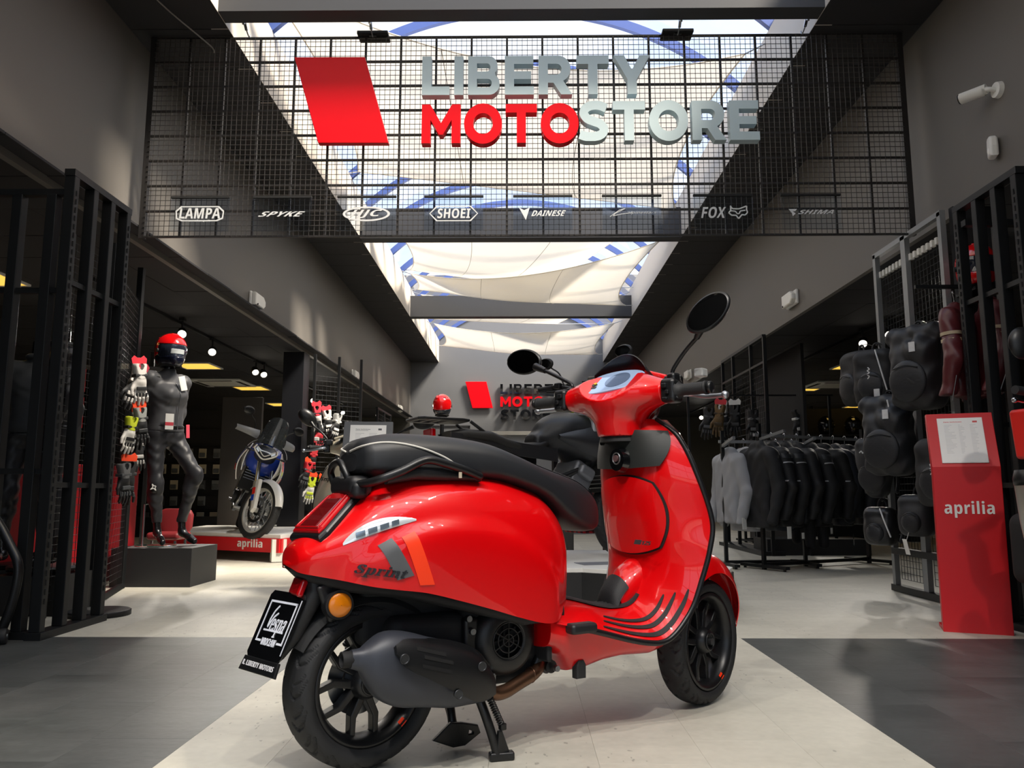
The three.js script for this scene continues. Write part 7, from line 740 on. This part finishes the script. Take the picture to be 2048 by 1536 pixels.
// maroon leather jackets behind the right gate
const maroon = M(0x5a2226, 0.4, 0, { bumpMap: bumpLeather, bumpScale: 0.0015, clearcoat: 0.15 });
{ const mk2 = (lb, p, ry, tilt) => { const t = thing('leather_jacket', lb, 'jacket', p, ry); t.rotation.order = 'YXZ'; t.rotation.z = tilt; t.scale.setScalar(0.9); part('shell', jk.short, maroon, t); part('hanger', jk.hanger, M(0xc9242a, 0.4), t); part('hook', jk.hook, chrome, t); part('cream_band', [0.0, 0.05].map((k) => thick(8, 2, (u, v) => { const a = lerp(-1.5, 1.5, u); return [0.074 * Math.sin(a) + 0.01, -0.24 - k + 0.024 * v, 0.245 + 0.078 * Math.cos(a)]; }, 0.003)), M(0xb9a88c, 0.5), t); part('cuff_zip', tube([[0.03, -0.55, 0.34], [-0.02, -0.72, 0.33]], 0.004, 10, 6), steel, t); return t; };
  mk2('maroon leather jacket hanging just left of the right gate posts', [2.97, 2.02, -5.28], -0.75, 0.05); mk2('maroon leather jacket with cream bands seen between the right gate posts', [3.1, 2.02, -5.12], -0.35, -0.04); const g = thing('garment_bar', 'short black bar carrying the maroon jackets behind the right gate', 'rail', [2.95, 2.165, -5.22]); part('bar', box(0.55, 0.025, 0.025), gateSteel, g); part('upright', box(0.03, 2.2, 0.03, 0.27, -1.075, 0), gateSteel, g); part('bracket', box(0.05, 0.06, 0.05, 0.27, 0, 0), gateSteel, g); part('foot', box(0.3, 0.03, 0.3, 0.27, -2.15, 0), gateSteel, g); }
helmet('red helmet glowing under the warm spotlight behind the right gate', [3.15, 2.33, -5.3], -2.0, helmRed, helmRed, 0, false); single('helmet_bracket', [box(0.24, 0.02, 0.24, 3.18, 2.15, -5.3), box(0.03, 2.13, 0.03, 3.28, 1.07, -5.3), box(0.2, 0.02, 0.2, 3.28, 0.01, -5.3)], gateSteel, 'black bracket holding the red helmet behind the right gate', 'bracket');
// motorcycle cut off by the right edge of the frame
{ const t = thing('parked_motorcycle', 'red and black motorcycle cut off at the right edge, with a silver exhaust', 'motorcycle', [2.62, 0, -3.72], 0);
  part('silencer', [lathe([[0.001, 0], [0.045, 0], [0.056, 0.02], [0.06, 0.1], [0.058, 0.27], [0.05, 0.3]], 28).rotateZ(0.09).translate(-0.24, 0.55, 0.02)], M(0xc9c6bd, 0.3, 0.85), t); part('silencer_cap', lathe([[0.03, -0.01], [0.058, -0.01], [0.058, 0.02], [0.045, 0.06], [0.03, 0.06]], 28).rotateZ(0.09).translate(-0.268, 0.83, 0.02), satinBlack, t); part('exhaust_elbow', tube([[-0.24, 0.56, 0.02], [-0.25, 0.46, 0.02], [-0.2, 0.36, 0], [-0.05, 0.3, -0.05]], 0.05, 30, 14), darkPlastic, t); part('footpeg', [rod([-0.2, 0.42, 0.08], [-0.31, 0.44, 0.12], 0.013), ...[0, 1, 2, 3].map((k) => cyl(0.018, 0.018, 0.008, -0.23 - k * 0.02, 0.424 + k * 0.004, 0.092 + k * 0.008, 0, 0, PI / 2))], chrome, t);
  const w = part('rear_wheel', tyre(0.33, 0.23, 0.075, 24, 200, 24), rubber, t); w.position.set(0.05, 0.33, 0.35); w.rotation.y = PI / 2; part('front_wheel', tyre(0.33, 0.23, 0.06, 24, 200, 24).rotateY(PI / 2).translate(0.2, 0.33, -1.0 + 1.75), rubber, t); part('swingarm', [rod([-0.12, 0.36, 0.3], [-0.08, 0.42, -0.3], 0.035), rod([0.2, 0.36, 0.3], [0.2, 0.42, -0.3], 0.035)], satinBlack, t); part('engine', rbox(0.42, 0.36, 0.5, 0.06, 0.1, 0.5, -0.2), blackMatte, t); part('tank', ball(0.24, 0.12, 0.98, -0.1, 0.9, 0.72, 1.3), paintRed, t); part('seat', rbox(0.26, 0.1, 0.5, 0.045, 0.1, 0.86, 0.4), seatVinyl, t); part('side_panel', rbox(0.06, 0.2, 0.3, 0.025, -0.14, 0.74, 0.08), redPaint, t); part('white_panel', rbox(0.05, 0.24, 0.12, 0.02, -0.21, 1.06, -0.05, 0, 0.3, 0.1), redDecal, t);
  part('handlebar', tube([[0.7, 1.26, -0.03], [0.45, 1.24, -0.1], [0.15, 1.18, -0.15], [-0.1, 1.24, -0.06], [-0.2, 1.255, 0]], 0.013, 50, 10), satinBlack, t); part('handgrip', rod([-0.14, 1.25, -0.03], [-0.295, 1.262, 0.03], 0.021), rubber, t); part('lever', tube([[-0.06, 1.22, -0.1], [-0.2, 1.215, -0.05], [-0.27, 1.218, -0.01]], 0.009, 20, 8), chrome, t); part('lever_ball', ball(0.014, -0.275, 1.218, -0.01), chrome, t); part('mirror_stem', tube([[-0.05, 1.25, -0.08], [-0.09, 1.42, -0.08], [-0.16, 1.48, -0.06]], 0.008, 16, 8), satinBlack, t); part('mirror', ball(0.07, -0.19, 1.5, -0.05, 0.95, 1.15, 0.4), satinBlack, t); part('side_stand', rod([-0.05, 0.3, 0.0], [-0.12, 0.0, 0.1], 0.016), satinBlack, t); }
// ---------- middle and back ----------
{ const P = [[-0.78, -5.35], [0.42, -5.5], [1.24, -4.98], [1.47, -5.6], [1.1, -7.2], [-0.7, -7.2]], t = thing('motorcycle_podium', 'low podium with a white top and dark sides under the grey and yellow motorcycle', 'podium', [0, 0, 0]);
  part('top_board', ext(P.map(([x, z]) => [x, -z]), 0.03, 0.003).rotateX(-PI / 2).translate(0, 0.255, 0), white, t); P.forEach((a, i) => { const b = P[(i + 1) % 6], d = V(b[0] - a[0], 0, b[1] - a[1]), L = d.length(); part('side_board', at(box(L - 0.01, 0.236, 0.03), (a[0] + b[0]) / 2 * 0.995, 0.12, (a[1] + b[1]) / 2 - 0.01 * Math.sign(b[0] - a[0]), 0, Math.atan2(-d.z, d.x)), plinthM, t); });
  single('printed_leaflet', rbox(0.34, 0.003, 0.2, 0.001, 0.58, 0.2725, -5.85, 0, 0.3), C(0x7d8086), 'grey printed leaflet lying on the white podium top', 'leaflet'); }
motorcycle('grey, black and yellow adventure motorcycle on the podium behind the red scooter', [-0.39, 0.272, -5.78], 33 * D, -2 * D, 18 * D, { rim: satinBlack, fork: M(0x9c8a52, 0.3, 0.8), slider: M(0x2b2c2f, 0.4, 0.3), fender: M(0x212327, 0.4), tank: M(0x1f2124, 0.42), tankFront: M(0x9b9ea3, 0.3, 0.1, { clearcoat: 0.6 }), lift: 0.2, fairing: M(0x26282c, 0.45), panel: M(0x2c2e32, 0.45), stripe: M(0xb9c70f, 0.4), acc1: M(0x8d9096, 0.35), acc2: M(0xb9c70f, 0.4), tail: M(0x1c1d20, 0.45), seat: M(0x1d1c1b, 0.6), rack: M(0x191a1c, 0.45), engine: M(0x222326, 0.5, 0.2), head: M(0x6d7076, 0.4, 0.3), frame: M(0x1a1b1d, 0.4), exhaust: M(0x3a3b3e, 0.35, 0.7), beak: M(0x23252a, 0.4), cowl: M(0x2c2e32, 0.4), handguard: M(0x1d1e20, 0.45), stand: satinBlack });
// plaid shirt on its own stand, between scooter seat and legshield
const plaid = noiseTex(128, (u, v) => { const a = (Math.floor(u * 8) % 2), b = (Math.floor(v * 8) % 2), k = a + b; return k === 2 ? [0.05, 0.045, 0.05] : k === 1 ? [0.36, 0.06, 0.085] : [0.74, 0.1, 0.14]; });
{ const t = thing('plaid_shirt', 'red and black chequered shirt hanging behind the scooter seat', 'shirt', [0.56, 1.25, -7.5], 0.5), g = jk.long.clone(), p = g.attributes.position, uv = new Float32Array(p.count * 2); for (let i = 0; i < p.count; i++) { uv[i * 2] = (p.getX(i) + p.getZ(i)) * 3.2; uv[i * 2 + 1] = p.getY(i) * 3.2; } g.setAttribute('uv', new THREE.BufferAttribute(uv, 2)); part('shell', g, M(0xffffff, 0.85, 0, { map: plaid }), t); part('hanger', jk.hanger, darkPlastic, t); part('hook', jk.hook, chrome, t);
  const s = thing('garment_stand', 'black garment stand with the chequered shirt, behind the podium', 'garment stand', [0.56, 0, -7.5], 0.5); part('bar', box(0.6, 0.03, 0.03, 0, 1.375, 0), gateSteel, s); for (const k of [-1, 1]) { part('upright', box(0.04, 1.38, 0.04, k * 0.28, 0.69, 0), gateSteel, s); part('foot', box(0.06, 0.04, 0.5, k * 0.28, 0.02, 0), gateSteel, s); } single('grey_cabinet', rbox(0.4, 0.62, 0.4, 0.01, 0.42, 0.31, -9.6), M(0x4b4a48, 0.6), 'small grey-brown cabinet on the floor behind the podium', 'cabinet'); }
// low partition with a pale ledge, helmet display, cupboard and frame near the back wall
{ const t = thing('partition_wall', 'grey partition with a pale ledge below the sign on the back wall', 'partition', [0.25, 0, -15.2]); part('panel', box(2.5, 1.88, 0.12, 0, 0.94, 0), M(0x85878b, 0.6), t); part('ledge', box(2.54, 0.07, 0.3, 0, 1.915, 0), M(0xc9c6bd, 0.5), t); part('box_on_ledge', rbox(0.16, 0.07, 0.12, 0.006, 0.15, 1.985, 0), white, t); part('door_panel', box(0.32, 0.04, 0.02, -1.0, 1.7, 0.07), darkPlastic, t); }
{ const t = thing('black_door_frame', 'thin black rectangular frame on the back wall beside the helmet', 'frame', [-2.0, 0, ZB + 0.03]); part('upright', box(0.05, 2.62, 0.04, 0.55, 1.31, 0), blackMatte, t); part('upright', box(0.05, 2.62, 0.04, -0.55, 1.31, 0), blackMatte, t); part('head', box(1.15, 0.05, 0.04, 0, 2.62, 0), blackMatte, t); part('leaf', box(1.05, 2.59, 0.02, 0, 1.3, -0.005), M(0x6c6e72, 0.6), t); }
{ const t = thing('helmet_stand', 'slim black post carrying the far red helmet, behind the motorcycle rack', 'stand', [-1.11, 0, -11]); part('post', cyl(0.03, 0.03, 1.78, 0, 0.9, 0), satinBlack, t); part('cushion', ball(0.075, 0, 1.82, 0, 1, 0.8, 1), knit, t); part('foot', lathe([[0.001, 0.03], [0.2, 0.03], [0.2, 0], [0.001, 0]], 40), satinBlack, t); }
helmet('red full-face helmet with a clear visor sticker in front of the grey back wall', [-1.11, 2.0, -11.0], -PI / 2 - 0.05 + PI, helmRed, M(0x20242f, 0.2, 0, { clearcoat: 0.8 }));
{ const t = thing('mesh_display', 'far black mesh display frame by the left wall, beside the back wall', 'display frame', [0, 0, 0]); for (const z of [-16.0, -16.8, -17.6]) post(t, -2.95, z, 0, 2.5, 0.05); part('top_rail', box(0.05, 0.04, 1.7, -2.95, 2.5, -16.8), gateSteel, t); wireGrid(t, [-2.95, -16.0], [-2.95, -17.6], 0.2, 2.4, 0.1, 0.004); part('foot', box(0.2, 0.04, 1.7, -2.95, 0.02, -16.8), gateSteel, t); }
renderer.render(scene, camera);
